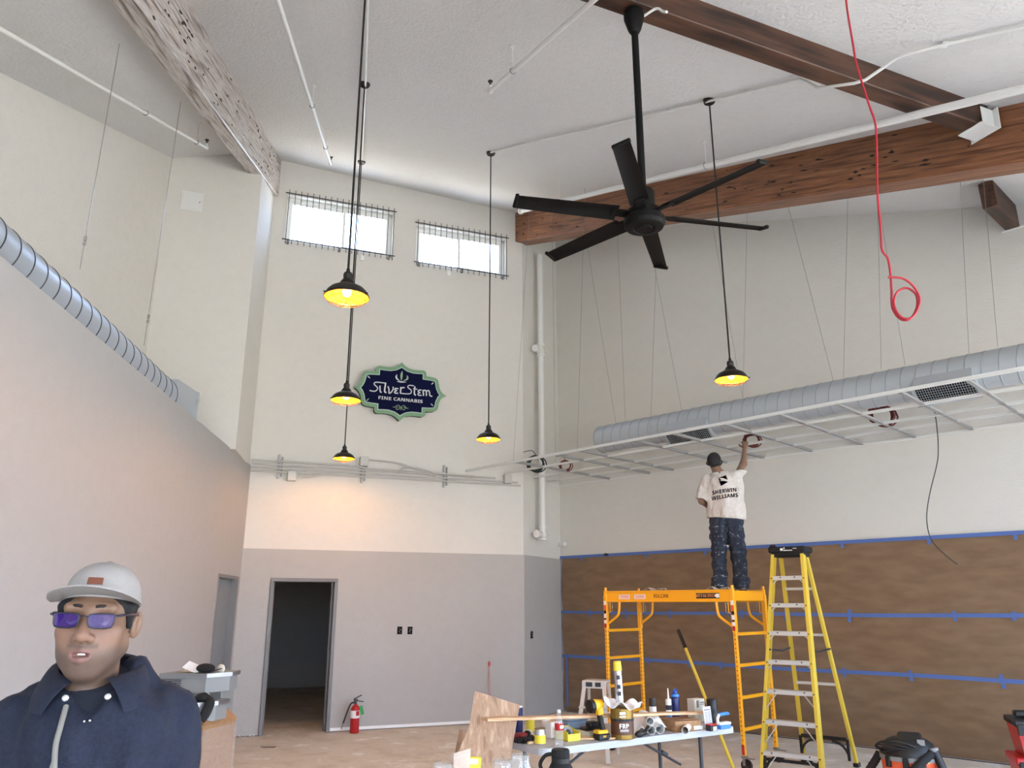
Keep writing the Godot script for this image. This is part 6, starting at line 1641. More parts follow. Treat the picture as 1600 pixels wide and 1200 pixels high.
	for p in [[1317, -58], [1322, 0], [1326, 30], [1333, 70], [1337, 95], [1347, 130], [1360, 170], [1368, 195], [1370, 240], [1371, 300], [1376, 360], [1378, 390], [1387, 404], [1391, 425], [1393, 455], [1393, 470], [1395, 483], [1403, 496], [1414, 501], [1425, 495], [1432, 478], [1430, 462], [1420, 453], [1410, 452], [1399, 459], [1394, 473], [1397, 487], [1406, 498], [1418, 500], [1428, 490], [1433, 472], [1428, 458], [1418, 446], [1406, 439], [1394, 437.5], [1383, 437.5]]: pts.append(dep(p[0], p[1], d))
	for i in range(16, pts.size()): pts[i] = pts[i] + Vector3(0, 0, 0.0022 * (i - 16))
	var top: Vector3 = pts[0]
	pts[0] = Vector3(top.x, cr(top.x, top.z), top.z)
	var o: Vector3 = pts[0]
	one("hanging_cable", Sh.new().tube(curve(pts.map(func(v: Vector3) -> Vector3: return v - o), 4), 0.0068, 8), mats.red_cable, "red cable hanging from the ceiling with its end coiled", "cable").position = o
# ---------------------------------------------------------------- people: fields meshed as surface nets
class Field:
	var lo: Vector3
	var cell: float
	var nx: int
	var ny: int
	var nz: int
	var f: PackedFloat32Array
	func _init(lo_: Vector3, hi: Vector3, c: float) -> void:
		lo = lo_; cell = c
		nx = int((hi.x - lo.x) / c) + 2; ny = int((hi.y - lo.y) / c) + 2; nz = int((hi.z - lo.z) / c) + 2
		f.resize(nx * ny * nz)
		f.fill(0.3)
	func blend(i: int, d: float, k: float, sub: bool) -> void:
		var o := f[i]
		if sub:
			d = -d
			var h := maxf(k - absf(o - d), 0.0) / k
			f[i] = maxf(o, d) + h * h * k * 0.25
		else:
			var h := maxf(k - absf(o - d), 0.0) / k
			f[i] = minf(o, d) - h * h * k * 0.25
	func span(a: Vector3, b: Vector3, m: float) -> Array:
		var p := (a.min(b) - Vector3.ONE * m - lo) / cell
		var q := (a.max(b) + Vector3.ONE * m - lo) / cell
		return [maxi(0, int(p.x)), maxi(0, int(p.y)), maxi(0, int(p.z)), mini(nx - 1, int(q.x) + 1), mini(ny - 1, int(q.y) + 1), mini(nz - 1, int(q.z) + 1)]
	func cap(a: Vector3, b: Vector3, ra: float, rb: float, k := 0.03, sub := false) -> Field:
		var s := span(a, b, maxf(ra, rb) + k + 3.0 * cell)
		var ba := b - a
		var l2 := maxf(ba.length_squared(), 1e-9)
		for z in range(s[2], s[5] + 1):
			for y in range(s[1], s[4] + 1):
				var i: int = (z * ny + y) * nx + s[0]
				for x in range(s[0], s[3] + 1):
					var p := lo + Vector3(x, y, z) * cell - a
					var h := clampf(p.dot(ba) / l2, 0.0, 1.0)
					blend(i, (p - ba * h).length() - (ra + (rb - ra) * h), k, sub)
					i += 1
		return self
	func ell(c: Vector3, r: Vector3, k := 0.03, sub := false, b := Basis()) -> Field:
		var m := maxf(r.x, maxf(r.y, r.z))
		var s := span(c, c, m + k + 3.0 * cell)
		var inv := b.inverse()
		for z in range(s[2], s[5] + 1):
			for y in range(s[1], s[4] + 1):
				var i: int = (z * ny + y) * nx + s[0]
				for x in range(s[0], s[3] + 1):
					var p := inv * (lo + Vector3(x, y, z) * cell - c)
					var q := p / r
					var k0 := q.length()
					var k1 := (q / r).length()
					blend(i, k0 * (k0 - 1.0) / maxf(k1, 1e-6), k, sub)
					i += 1
		return self
	func cut(n: Vector3, d: float) -> Field:       # keeps the side where p.n < d
		var i := 0
		for z in nz:
			for y in ny:
				for x in nx:
					f[i] = maxf(f[i], (lo + Vector3(x, y, z) * cell).dot(n) - d)
					i += 1
		return self
	func ripple(amp: float, freq: Vector3, seed_: int) -> Field:
		var n := FastNoiseLite.new()
		n.seed = seed_
		n.frequency = 1.0
		n.fractal_octaves = 2
		var i := 0
		for z in nz:
			for y in ny:
				for x in nx:
					if absf(f[i]) < 0.06:
						var p := (lo + Vector3(x, y, z) * cell) * freq
						f[i] += amp * n.get_noise_3d(p.x, p.y, p.z)
					i += 1
		return self
	func at(p: Vector3) -> float:
		var q := (p - lo) / cell
		var x := clampi(int(q.x), 0, nx - 2); var y := clampi(int(q.y), 0, ny - 2); var z := clampi(int(q.z), 0, nz - 2)
		var u := clampf(q.x - x, 0, 1); var v := clampf(q.y - y, 0, 1); var w := clampf(q.z - z, 0, 1)
		var i := (z * ny + y) * nx + x
		var j := i + nx * ny
		return lerpf(lerpf(lerpf(f[i], f[i + 1], u), lerpf(f[i + nx], f[i + nx + 1], u), v), lerpf(lerpf(f[j], f[j + 1], u), lerpf(f[j + nx], f[j + nx + 1], u), v), w)
	func grad(p: Vector3) -> Vector3:
		var e := cell * 0.7
		return Vector3(at(p + Vector3(e, 0, 0)) - at(p - Vector3(e, 0, 0)), at(p + Vector3(0, e, 0)) - at(p - Vector3(0, e, 0)), at(p + Vector3(0, 0, e)) - at(p - Vector3(0, 0, e))).normalized()
	func net(out: Dictionary, t := Transform3D(), paint = null) -> void:      # adds to out.v / out.n / out.c / out.i
		var id := PackedInt32Array()
		id.resize(f.size())
		id.fill(-1)
		var sy := nx
		var sz := nx * ny
		var offs := [0, 1, sy, sy + 1, sz, sz + 1, sz + sy, sz + sy + 1]
		var corner := [Vector3(0, 0, 0), Vector3(1, 0, 0), Vector3(0, 1, 0), Vector3(1, 1, 0), Vector3(0, 0, 1), Vector3(1, 0, 1), Vector3(0, 1, 1), Vector3(1, 1, 1)]
		var edges := [0, 1, 2, 3, 4, 5, 6, 7, 0, 2, 1, 3, 4, 6, 5, 7, 0, 4, 1, 5, 2, 6, 3, 7]
		for z in nz - 1:
			for y in ny - 1:
				var i := (z * ny + y) * nx
				for x in nx - 1:
					var c0 := f[i] < 0.0
					if absf(f[i]) < cell * 2.5:
						if (f[i + 1] < 0.0) != c0 or (f[i + sy] < 0.0) != c0 or (f[i + sz] < 0.0) != c0 or (f[i + sy + 1] < 0.0) != c0 or (f[i + sz + 1] < 0.0) != c0 or (f[i + sz + sy] < 0.0) != c0 or (f[i + sz + sy + 1] < 0.0) != c0:
							var sum := Vector3.ZERO
							var n := 0
							for e in range(0, 24, 2):
								var a: int = edges[e]
								var b: int = edges[e + 1]
								var fa := f[i + offs[a]]
								var fb := f[i + offs[b]]
								if (fa < 0.0) != (fb < 0.0):
									sum += (corner[a] as Vector3).lerp(corner[b], fa / (fa - fb))
									n += 1
							var p := lo + (Vector3(x, y, z) + sum / n) * cell
							id[i] = out.v.size()
							out.v.append(t * p)
							out.n.append((t.basis * grad(p)).normalized())
							out.c.append(paint.call(p) if paint != null else Color.WHITE)
					i += 1
		for z in range(1, nz - 1):
			for y in range(1, ny - 1):
				var i := (z * ny + y) * nx + 1
				for x in range(1, nx - 1):
					var s := f[i] < 0.0
					if absf(f[i]) < cell * 2.0:
						if (f[i + 1] < 0.0) != s: face(out, id, i, i - sy, i - sy - sz, i - sz, s)
						if (f[i + sy] < 0.0) != s: face(out, id, i, i - sz, i - sz - 1, i - 1, s)
						if (f[i + sz] < 0.0) != s: face(out, id, i, i - 1, i - 1 - sy, i - sy, s)
					i += 1
	func face(out: Dictionary, id: PackedInt32Array, a: int, b: int, c: int, d: int, flip: bool) -> void:
		if id[a] < 0 or id[b] < 0 or id[c] < 0 or id[d] < 0: return
		if flip: out.i.append_array([id[a], id[c], id[b], id[a], id[d], id[c]])
		else: out.i.append_array([id[a], id[b], id[c], id[a], id[c], id[d]])

func step(a: float, b: float) -> float: return 1.0 if b >= a else 0.0
func net_bag() -> Dictionary: return {"v": PackedVector3Array(), "n": PackedVector3Array(), "c": PackedColorArray(), "i": PackedInt32Array()}
func net_mesh(o: Dictionary) -> ArrayMesh:
	var a := []
	a.resize(Mesh.ARRAY_MAX)
	a[Mesh.ARRAY_VERTEX] = o.v; a[Mesh.ARRAY_NORMAL] = o.n; a[Mesh.ARRAY_COLOR] = o.c; a[Mesh.ARRAY_INDEX] = o.i
	var m := ArrayMesh.new()
	m.add_surface_from_arrays(Mesh.PRIMITIVE_TRIANGLES, a)
	return m
func field_obj(called: String, fl: Field, mt: Material, parent: Node, paint = null) -> MeshInstance3D:
	var o := net_bag()
	fl.net(o, Transform3D(), paint)
	return put(called, net_mesh(o), mt, parent)
func skin_mat() -> StandardMaterial3D:
	var m := mat("skin", Color.WHITE, 0.52)
	m.vertex_color_use_as_albedo = true
	return m
func hand_field(wrist: Vector3, dirv: Vector3, palm_n: Vector3, side: Vector3, curl: float, cell: float) -> Field:
	# dirv: wrist to knuckles, palm_n: out of the palm, side: towards the thumb
	var fd := Field.new(wrist - Vector3.ONE * 0.2, wrist + Vector3.ONE * 0.2, cell)
	fd.cap(wrist - dirv * 0.03, wrist + dirv * 0.02, 0.027, 0.025, 0.01)
	for k in 4:
		var o := side * (0.03 - 0.02 * k)
		fd.cap(wrist + dirv * 0.015 + o * 0.6, wrist + dirv * 0.085 + o, 0.014, 0.012, 0.012)
	for k in 4:
		var o := side * (0.03 - 0.02 * k) * 1.08
		var ln: float = [0.04, 0.046, 0.043, 0.034][k]
		var p := wrist + dirv * 0.09 + o
		var d := (dirv * cos(curl) + palm_n * sin(curl)).normalized()
		var q := p + d * ln
		fd.cap(p, q, 0.0105, 0.0095, 0.004)
		d = (dirv * cos(curl * 2.2) + palm_n * sin(curl * 2.2)).normalized()
		var r := q + d * ln * 0.7
		fd.cap(q, r, 0.0095, 0.009, 0.004)
		d = (dirv * cos(curl * 3.0) + palm_n * sin(curl * 3.0)).normalized()
		fd.cap(r, r + d * ln * 0.5, 0.009, 0.0078, 0.004)
	var b := wrist + dirv * 0.03 + side * 0.026
	var m := b + (dirv * 0.55 + side * 0.7 + palm_n * 0.4).normalized() * 0.045
	fd.cap(b, m, 0.015, 0.012, 0.01)
	fd.cap(m, m + (dirv * 0.8 + side * 0.25 + palm_n * 0.5).normalized() * 0.035, 0.012, 0.009, 0.004)
	return fd

# ---------------------------------------------------------------- the worker on the scaffold
func person_worker() -> void:
	var fwd := Vector3(0.25, 0, -0.968).normalized()
	var base := SC - RU * 0.2 - RN * 0.33 + Vector3(0, 1.911, 0)
	var t := thing("person", "person in white printed T-shirt and paint-spattered jeans reaching up from the scaffold", "person", base)
	t.basis = Basis(Vector3.UP.cross(fwd), Vector3.UP, fwd)
	var skin_c := func(p: Vector3) -> Color: return Color(0.2, 0.115, 0.075)
	var hd := Vector3(0.085, 1.57, 0.0)
	var rs := Vector3(-0.165, 1.375, 0.0); var re := Vector3(-0.265, 1.56, 0.13); var rw := Vector3(-0.3, 1.77, 0.24)
	var ls := Vector3(0.205, 1.34, 0.0); var le := Vector3(0.275, 1.09, -0.01); var lw := Vector3(0.19, 1.03, 0.2)
	var bag := net_bag()
	var bd := Field.new(Vector3(-0.42, -0.02, -0.25), Vector3(0.42, 1.85, 0.4), 0.014)
	bd.cap(Vector3(0.05, 1.44, -0.01), hd + Vector3(0, -0.06, -0.01), 0.06, 0.055, 0.03).cap(Vector3(0.01, 1.0, 0), Vector3(0.03, 1.32, 0), 0.12, 0.13, 0.05)
	bd.cap(Vector3(-0.12, 1.37, 0), Vector3(0.17, 1.35, 0), 0.055, 0.055, 0.05)
	bd.cap(rs, re, 0.048, 0.042).cap(re, rw, 0.042, 0.027).cap(ls, le, 0.048, 0.042).cap(le, lw, 0.042, 0.028)
	for sx in [-1.0, 1.0]:
		bd.cap(Vector3(sx * 0.085, 0.9, 0), Vector3(sx * 0.12, 0.48, 0.01), 0.08, 0.052, 0.04).cap(Vector3(sx * 0.12, 0.48, 0.01), Vector3(sx * 0.125, 0.08, -0.01), 0.052, 0.036).cap(Vector3(sx * 0.125, 0.05, -0.02), Vector3(sx * 0.14, 0.04, 0.13), 0.035, 0.028)
	bd.net(bag, Transform3D(), skin_c)
	var hf := Field.new(hd - Vector3.ONE * 0.16, hd + Vector3.ONE * 0.18, 0.007)
	var tilt := Basis(Vector3.RIGHT, -0.45) * Basis(Vector3.UP, -0.35)
	var hp := func(v: Vector3) -> Vector3: return hd + tilt * v
	hf.ell(hp.call(Vector3(0, 0.03, -0.015)), Vector3(0.074, 0.09, 0.095), 0.02, false, tilt).ell(hp.call(Vector3(0, -0.03, 0.03)), Vector3(0.06, 0.085, 0.065), 0.03, false, tilt)
	hf.cap(hp.call(Vector3(0, 0.01, 0.09)), hp.call(Vector3(0, -0.035, 0.112)), 0.01, 0.014, 0.01).ell(hp.call(Vector3(0, -0.095, 0.065)), Vector3(0.024, 0.02, 0.02), 0.02)
	for sx in [-1.0, 1.0]:
		hf.ell(hp.call(Vector3(sx * 0.078, -0.01, -0.01)), Vector3(0.012, 0.032, 0.02), 0.008, false, tilt)
		hf.ell(hp.call(Vector3(sx * 0.03, 0.0, 0.098)), Vector3(0.018, 0.011, 0.014), 0.008, true, tilt)
	hf.cap(hp.call(Vector3(-0.018, -0.066, 0.092)), hp.call(Vector3(0.018, -0.066, 0.092)), 0.007, 0.007, 0.006).cap(hp.call(Vector3(0, -0.05, -0.02)), Vector3(0.055, 1.43, -0.01), 0.052, 0.058, 0.02)
	hf.net(bag, Transform3D(), skin_c)
	var up := (rw - re).normalized()
	hand_field(rw, up, Vector3(0.3, 0, 0.95), Vector3(0.95, 0, -0.3), 0.65, 0.006).net(bag, Transform3D(), skin_c)
	hand_field(lw, (lw - le).normalized(), Vector3(-0.9, 0, 0.1), Vector3(0, 1, 0.2), 0.5, 0.006).net(bag, Transform3D(), skin_c)
	put("body", net_mesh(bag), skin_mat(), t)
	# T-shirt
	var sh := Field.new(Vector3(-0.4, 0.72, -0.28), Vector3(0.4, 1.75, 0.3), 0.012)
	sh.cap(Vector3(-0.02, 0.9, 0.0), Vector3(0.02, 1.28, -0.01), 0.175, 0.15, 0.06).cap(Vector3(-0.09, 0.88, 0), Vector3(0.1, 0.86, 0), 0.145, 0.145, 0.06)
	sh.cap(Vector3(-0.12, 1.36, -0.01), Vector3(0.16, 1.335, -0.01), 0.085, 0.085, 0.06).cap(Vector3(0.05, 1.37, -0.01), Vector3(0.06, 1.42, -0.01), 0.09, 0.072, 0.05)
	sh.cap(rs, rs.lerp(re, 0.85), 0.075, 0.082, 0.05).cap(ls, ls.lerp(le, 0.85), 0.075, 0.085, 0.05).cap(Vector3(-0.15, 1.25, 0), Vector3(-0.13, 1.0, 0), 0.09, 0.11, 0.06).cap(Vector3(0.17, 1.25, 0), Vector3(0.12, 1.0, 0), 0.09, 0.11, 0.06)
	sh.ripple(0.02, Vector3(9, 4, 9), 4)
	sh.cut(Vector3(0.09, -1, 0).normalized(), -0.855)
	# sleeves end above the elbows
	sh.ell(rs.lerp(re, 1.12), Vector3.ONE * 0.105, 0.004, true).ell(ls.lerp(le, 1.1) + Vector3(0.01, -0.02, 0), Vector3(0.1, 0.085, 0.12), 0.004, true)
	sh.cut(Vector3(0.1, 1, 0.1).normalized(), 1.425)
	field_obj("t_shirt", sh, tri_mat("tshirt", ntex(0.02, two(S(190, 185, 178), 0.05), 51), Vector3.ONE * 2.0, 0.9, false), t)
	print_on_back(t, sh)
	# jeans
	var jn := Field.new(Vector3(-0.3, -0.01, -0.25), Vector3(0.3, 1.02, 0.3), 0.012)
	jn.cap(Vector3(-0.06, 0.9, 0), Vector3(0.06, 0.9, 0), 0.135, 0.135, 0.05)
	for sx in [-1.0, 1.0]:
		jn.cap(Vector3(sx * 0.09, 0.82, -0.015), Vector3(sx * 0.115, 0.46, 0.01), 0.118, 0.088, 0.03).cap(Vector3(sx * 0.115, 0.46, 0.01), Vector3(sx * 0.125, 0.06, -0.015), 0.088, 0.085, 0.03)
		jn.cap(Vector3(sx * 0.13 - 0.01, 0.13, -0.01), Vector3(sx * 0.13 + 0.01, 0.1, -0.02), 0.09, 0.095, 0.01)
	jn.ripple(0.022, Vector3(10, 9, 10), 9).cut(Vector3(0, 1, 0), 0.965).cut(Vector3(0, -1, 0), -0.025)
	var jean_t := ntex(0.03, [[0.0, S(20, 26, 38)], [0.45, S(27, 35, 50)], [0.7, S(38, 48, 64)], [0.86, S(44, 54, 68)], [0.87, S(180, 178, 170)], [1.0, S(206, 204, 198)]], 53, FastNoiseLite.TYPE_SIMPLEX, 3, 512)
	field_obj("jeans", jn, tri_mat("jeans_cloth", jean_t, Vector3.ONE * 0.9, 0.9, false), t)
	for sx in [-1.0, 1.0]:
		obj("back_pocket", Sh.new().sheet(func(u: float, v: float) -> Vector3:
			var x: float = sx * 0.085 + (u - 0.5) * 0.11
			var y := 0.9 - v * 0.13
			return Vector3(x, y, march_back(jn, x, y) - 0.006), 5, 5, Vector3(0, 0, -0.005)), mat("pocket", S(30, 38, 54), 0.9), t)
		var so := Sh.new().ball(Vector3(sx * 0.13, 0.035, -0.02), Vector3(0.048, 0.045, 0.07)).ball(Vector3(sx * 0.14, 0.03, 0.08), Vector3(0.048, 0.036, 0.085))
		var sho := obj("shoe", so, mat("shoe_tan", S(150, 132, 116), 0.85), t)
		obj("sole", Sh.new().box(Vector3(sx * 0.136, 0.008, 0.035), Vector3(0.09, 0.016, 0.25), Basis(), 0.006), mats.black_soft, sho)
	# cap and hair
	var hr := Field.new(hd - Vector3.ONE * 0.16, hd + Vector3.ONE * 0.18, 0.008)
	hr.ell(hp.call(Vector3(0, 0.038, -0.022)), Vector3(0.084, 0.096, 0.104), 0.01, false, tilt)
	hr.ell(hp.call(Vector3(0, -0.05, 0.11)), Vector3(0.11, 0.13, 0.115), 0.01, true, tilt)
	field_obj("hair", hr, mat("hair_black", S(22, 19, 19), 0.8), t)
	obj("head_strap", Sh.new().tube(arc(hd + tilt * Vector3(0, 0.0, -0.015), tilt * Vector3.RIGHT, tilt * Vector3(0, 0.15, 1).normalized(), 0.096, PI * 0.75, PI * 2.25, 20), 0.008, 6), mats.black, t)

func march_back(fd: Field, x: float, y: float) -> float:
	var z := -0.27
	while z < 0.1 and fd.at(Vector3(x, y, z)) > 0.0: z += 0.003
	return z
func print_on_back(t: Node3D, sh: Field) -> void:
	var blue := mat("print_navy", S(32, 52, 116), 0.8)
	var red := mat("print_red", S(196, 48, 52), 0.8)
	var cx := -0.005
	var lg := Node3D.new()
	lg.name = "shirt_print"
	t.add_child(lg)
	var drape := func(m: Mesh, ox: float, oy: float, mt: Material, called: String, shear: float) -> void:
		var a := m.surface_get_arrays(0)
		var vs: PackedVector3Array = a[Mesh.ARRAY_VERTEX]
		for i in vs.size():
			var v := vs[i]
			var x := cx - (v.x + ox)
			var y := oy + v.y + shear * (v.x + ox)
			vs[i] = Vector3(x, y, march_back(sh, x, y) - 0.004 - v.z)
		a[Mesh.ARRAY_VERTEX] = vs
		var am := ArrayMesh.new()
		am.add_surface_from_arrays(Mesh.PRIMITIVE_TRIANGLES, a)
		put(called, am, mt, lg)
	for e in [["SHERWIN", 0.047, 1.185], ["WILLIAMS", 0.047, 1.118]]:
		var tm := TextMesh.new()
		var f := SystemFont.new()
		f.font_names = ["Droid Sans"]
		f.font_weight = 700
		tm.font = f
		tm.text = e[0]
		tm.font_size = 64
		tm.pixel_size = e[1] / 46.0
		tm.depth = 0.004
		tm.curve_step = 1.0
		drape.call(tm, 0.0, e[2], blue, "lettering", 0.12)
	var quad := func(p: Array, mt: Material, called: String) -> void:
		var s := Sh.new()
		for i in 6:
			for j in 6:
				var g := func(u: float, v: float) -> Vector3:
					var q: Vector2 = (p[0] as Vector2).lerp(p[1], u).lerp((p[3] as Vector2).lerp(p[2], u), v)
					return Vector3(q.x, q.y, 0)
				var a: Vector3 = g.call(i / 6.0, j / 6.0); var b: Vector3 = g.call((i + 1) / 6.0, j / 6.0); var c: Vector3 = g.call((i + 1) / 6.0, (j + 1) / 6.0); var d: Vector3 = g.call(i / 6.0, (j + 1) / 6.0)
				s.tri(a, b, c); s.tri(a, c, d)
		drape.call(s.done(), 0.0, 1.31, mt, called, 0.12)
	quad.call([Vector2(-0.06, 0.045), Vector2(0.03, 0.07), Vector2(0.05, 0.005), Vector2(0.0, 0.035)], red, "emblem_red")
	quad.call([Vector2(-0.055, 0.0), Vector2(-0.005, 0.0), Vector2(0.055, -0.02), Vector2(-0.035, -0.06)], blue, "emblem_blue")
	quad.call([Vector2(-0.06, 0.042), Vector2(-0.035, 0.03), Vector2(-0.03, 0.005), Vector2(-0.052, 0.002)], mat("print_grey", S(178, 182, 196), 0.8), "emblem_grey")

# ---------------------------------------------------------------- the man in front
func person_front() -> void:
	var base := Vector3(-0.878, 0, -1.79)
	var t := thing("person", "person in navy work shirt, grey cap and purple-tinted glasses standing by the left partition", "person", base)
	t.basis = Basis(Vector3.UP, 0.33)
	var hb := Basis(Vector3.UP, -0.09) * Basis(Vector3.RIGHT, -0.02) * Basis(Vector3.BACK, -0.03)
	var ho := Vector3(-0.024, 1.718, 0.03)
	var HT := Transform3D(hb.scaled(Vector3.ONE * 0.94), ho)
	var skin_p := func(p: Vector3) -> Color:
		var c := Color(0.215, 0.118, 0.074)
		var ax := absf(p.x)
		c = c.lerp(Color(0.25, 0.128, 0.083), clampf(1.0 - Vector2(ax - 0.042, p.y + 0.03).length() / 0.03, 0, 1) * step(0.03, p.z))
		c = c.lerp(Color(0.26, 0.136, 0.088), clampf(1.0 - Vector3(p.x, p.y + 0.03, p.z - 0.11).length() / 0.03, 0, 1))
		if p.z > -0.01:                     # stubble on the jaw, chin and lip
			var b := smoothstep(-0.042, -0.07, p.y - 0.35 * maxf(0.0, ax - 0.03) + 0.01)
			var lip := clampf(1.0 - absf(p.y + 0.053) / 0.009, 0, 1) * step(ax, 0.032)
			var gr := 0.85 + 0.3 * fposmod(sin(p.x * 912.0 + p.y * 733.0 + p.z * 511.0) * 43758.5, 1.0)
			c = c.lerp(Color(0.075, 0.052, 0.041), clampf(maxf(b * 0.68, lip * 0.75) * gr, 0, 0.85) * step(p.y, -0.04))
			if p.z > 0.08 and pow(p.x / 0.0235, 2.0) + pow((p.y + 0.0722) / 0.0145, 2.0) < 1.0: c = Color(0.2, 0.095, 0.075)
		return c
	var plain_skin := func(p: Vector3) -> Color: return Color(0.215, 0.118, 0.074)
	var bag := net_bag()
	var hf := Field.new(Vector3(-0.11, -0.26, -0.14), Vector3(0.11, 0.15, 0.14), 0.0036)
	hf.ell(Vector3(0, 0.04, -0.018), Vector3(0.073, 0.078, 0.092), 0.02).ell(Vector3(0, -0.03, 0.02), Vector3(0.063, 0.085, 0.072), 0.03)
	for sx in [-1.0, 1.0]:
		hf.cap(Vector3(sx * 0.046, -0.055, -0.005), Vector3(sx * 0.016, -0.1, 0.055), 0.025, 0.021, 0.03)
		hf.ell(Vector3(sx * 0.043, -0.024, 0.058), Vector3(0.024, 0.02, 0.022), 0.025)
		hf.ell(Vector3(sx * 0.034, -0.064, 0.052), Vector3(0.02, 0.026, 0.024), 0.03)
	hf.ell(Vector3(0, -0.1, 0.066), Vector3(0.026, 0.02, 0.02), 0.02)
	hf.cap(Vector3(-0.042, 0.026, 0.078), Vector3(0.042, 0.026, 0.078), 0.012, 0.012, 0.02)
	for sx in [-1.0, 1.0]: hf.ell(Vector3(sx * 0.032, 0.002, 0.1), Vector3(0.021, 0.014, 0.016), 0.014, true)
	hf.cap(Vector3(0, 0.016, 0.088), Vector3(0, -0.03, 0.109), 0.0085, 0.0115, 0.014).ell(Vector3(0, -0.035, 0.108), Vector3(0.0135, 0.011, 0.0125), 0.01)
	for sx in [-1.0, 1.0]:
		hf.ell(Vector3(sx * 0.0145, -0.038, 0.097), Vector3(0.009, 0.008, 0.011), 0.007)
		hf.ell(Vector3(sx * 0.0075, -0.0455, 0.105), Vector3(0.0048, 0.004, 0.006), 0.004, true)
	hf.ell(Vector3(0, -0.07, 0.078), Vector3(0.034, 0.026, 0.02), 0.02)
	hf.cap(Vector3(-0.02, -0.0645, 0.089), Vector3(0, -0.0625, 0.0955), 0.0045, 0.0062, 0.006).cap(Vector3(0, -0.0625, 0.0955), Vector3(0.02, -0.0645, 0.089), 0.0062, 0.0045, 0.006)
	hf.cap(Vector3(-0.018, -0.079, 0.088), Vector3(0, -0.081, 0.094), 0.0048, 0.0072, 0.006).cap(Vector3(0, -0.081, 0.094), Vector3(0.018, -0.079, 0.088), 0.0072, 0.0048, 0.006)
	hf.ell(Vector3(0, -0.0715, 0.1), Vector3(0.0185, 0.0042, 0.016), 0.003, true)
	for sx in [-1.0, 1.0]:
		var eb := Basis(Vector3.UP, -sx * 0.35) * Basis(Vector3.RIGHT, -0.2)
		hf.ell(Vector3(sx * 0.08, -0.008, -0.016), Vector3(0.0085, 0.031, 0.019), 0.006, false, eb)
		hf.ell(Vector3(sx * 0.089, -0.004, -0.012), Vector3(0.006, 0.02, 0.011), 0.004, true, eb)
	hf.cap(Vector3(0, -0.06, -0.03), Vector3(0.0, -0.25, -0.045), 0.052, 0.062, 0.02).cap(Vector3(0, -0.12, 0.0), Vector3(0, -0.2, -0.005), 0.04, 0.05, 0.03)
	hf.net(bag, HT, skin_p)
	# the rest of the body under the clothes, with the hands
	var arms := []
	for sx in [-1.0, 1.0]: arms.append([Vector3(sx * 0.138, 1.49, -0.01), Vector3(sx * 0.178, 1.19, -0.01), Vector3(sx * 0.19, 0.93, 0.07)])
	var bd := Field.new(Vector3(-0.35, -0.02, -0.22), Vector3(0.35, 1.66, 0.26), 0.017)
	bd.cap(Vector3(0, 1.05, 0), Vector3(0, 1.36, 0), 0.13, 0.13, 0.05).cap(Vector3(-0.1, 1.47, -0.01), Vector3(0.1, 1.47, -0.01), 0.055, 0.055, 0.05).cap(Vector3(-0.015, 1.44, 0), ho + Vector3(0, -0.17, -0.04), 0.07, 0.058, 0.04)
	for a in arms: bd.cap(a[0], a[1], 0.05, 0.045).cap(a[1], a[2], 0.042, 0.028)
	for sx in [-1.0, 1.0]: bd.cap(Vector3(sx * 0.09, 0.95, 0), Vector3(sx * 0.11, 0.5, 0.01), 0.085, 0.055, 0.04).cap(Vector3(sx * 0.11, 0.5, 0.01), Vector3(sx * 0.12, 0.09, -0.02), 0.055, 0.04).cap(Vector3(sx * 0.12, 0.05, -0.02), Vector3(sx * 0.135, 0.04, 0.14), 0.038, 0.03)
	bd.net(bag, Transform3D(), plain_skin)
	for i in 2:
		var a: Array = arms[i]
		var sx := -1.0 if i == 0 else 1.0
		hand_field(a[2], (a[2] - a[1]).normalized(), Vector3(-sx, 0, 0), Vector3(0, 0.2, 1).normalized(), 0.35, 0.006).net(bag, Transform3D(), plain_skin)
	put("body", net_mesh(bag), skin_mat(), t)
	# eyes, brows, teeth
	for sx in [-1.0, 1.0]:
		var e := obj("eye", Sh.new().ball(Vector3.ZERO, Vector3.ONE * 0.0115), mat("eye_white", S(226, 220, 214), 0.25), t)
		e.transform = HT * Transform3D(Basis(Vector3.UP, -0.12), Vector3(sx * 0.032, 0.001, 0.0805))
		obj("iris", Sh.new().lathe([[0.0055, 0.0101], [0.004, 0.0112], [0.0, 0.0118]], Vector3.ZERO, Basis(Vector3.RIGHT, PI / 2), 14), mat("iris", S(46, 30, 22), 0.2), e)
		obj("upper_lid", Sh.new().lathe([[0.0128, 0.0], [0.0115, 0.006], [0.007, 0.0108], [0.0, 0.0126]], Vector3(0, 0.0012, 0), Basis(Vector3.RIGHT, 0.25), 16), mat("lid_skin", S(142, 98, 72), 0.6), e)
		var br := []
		for q in [[0.013, 0.0285, 0.0925], [0.023, 0.0305, 0.0905], [0.036, 0.0295, 0.084], [0.05, 0.0235, 0.071]]: br.append(Vector3(sx * q[0], q[1], q[2]))
		obj("eyebrow", Sh.new().tube(curve(br), [0.0022, 0.0032, 0.0038, 0.004, 0.004, 0.004, 0.004, 0.004, 0.004, 0.0038, 0.0036, 0.0034, 0.003, 0.003, 0.0028, 0.0024, 0.002, 0.0016, 0.001], 6), mat("brow_hair", S(44, 32, 27), 0.9), t).transform = HT
	obj("teeth", Sh.new().tube(arc(Vector3(0, -0.0695, 0.062), Vector3.RIGHT * 0.62, Vector3.BACK, 0.0265, PI * 0.2, PI * 0.8, 8), 0.0034, 6), mat("teeth", S(226, 220, 208), 0.3), t).transform = HT
	# hair at the sides and back
	var hr := Field.new(Vector3(-0.11, -0.1, -0.14), Vector3(0.11, 0.15, 0.12), 0.005)
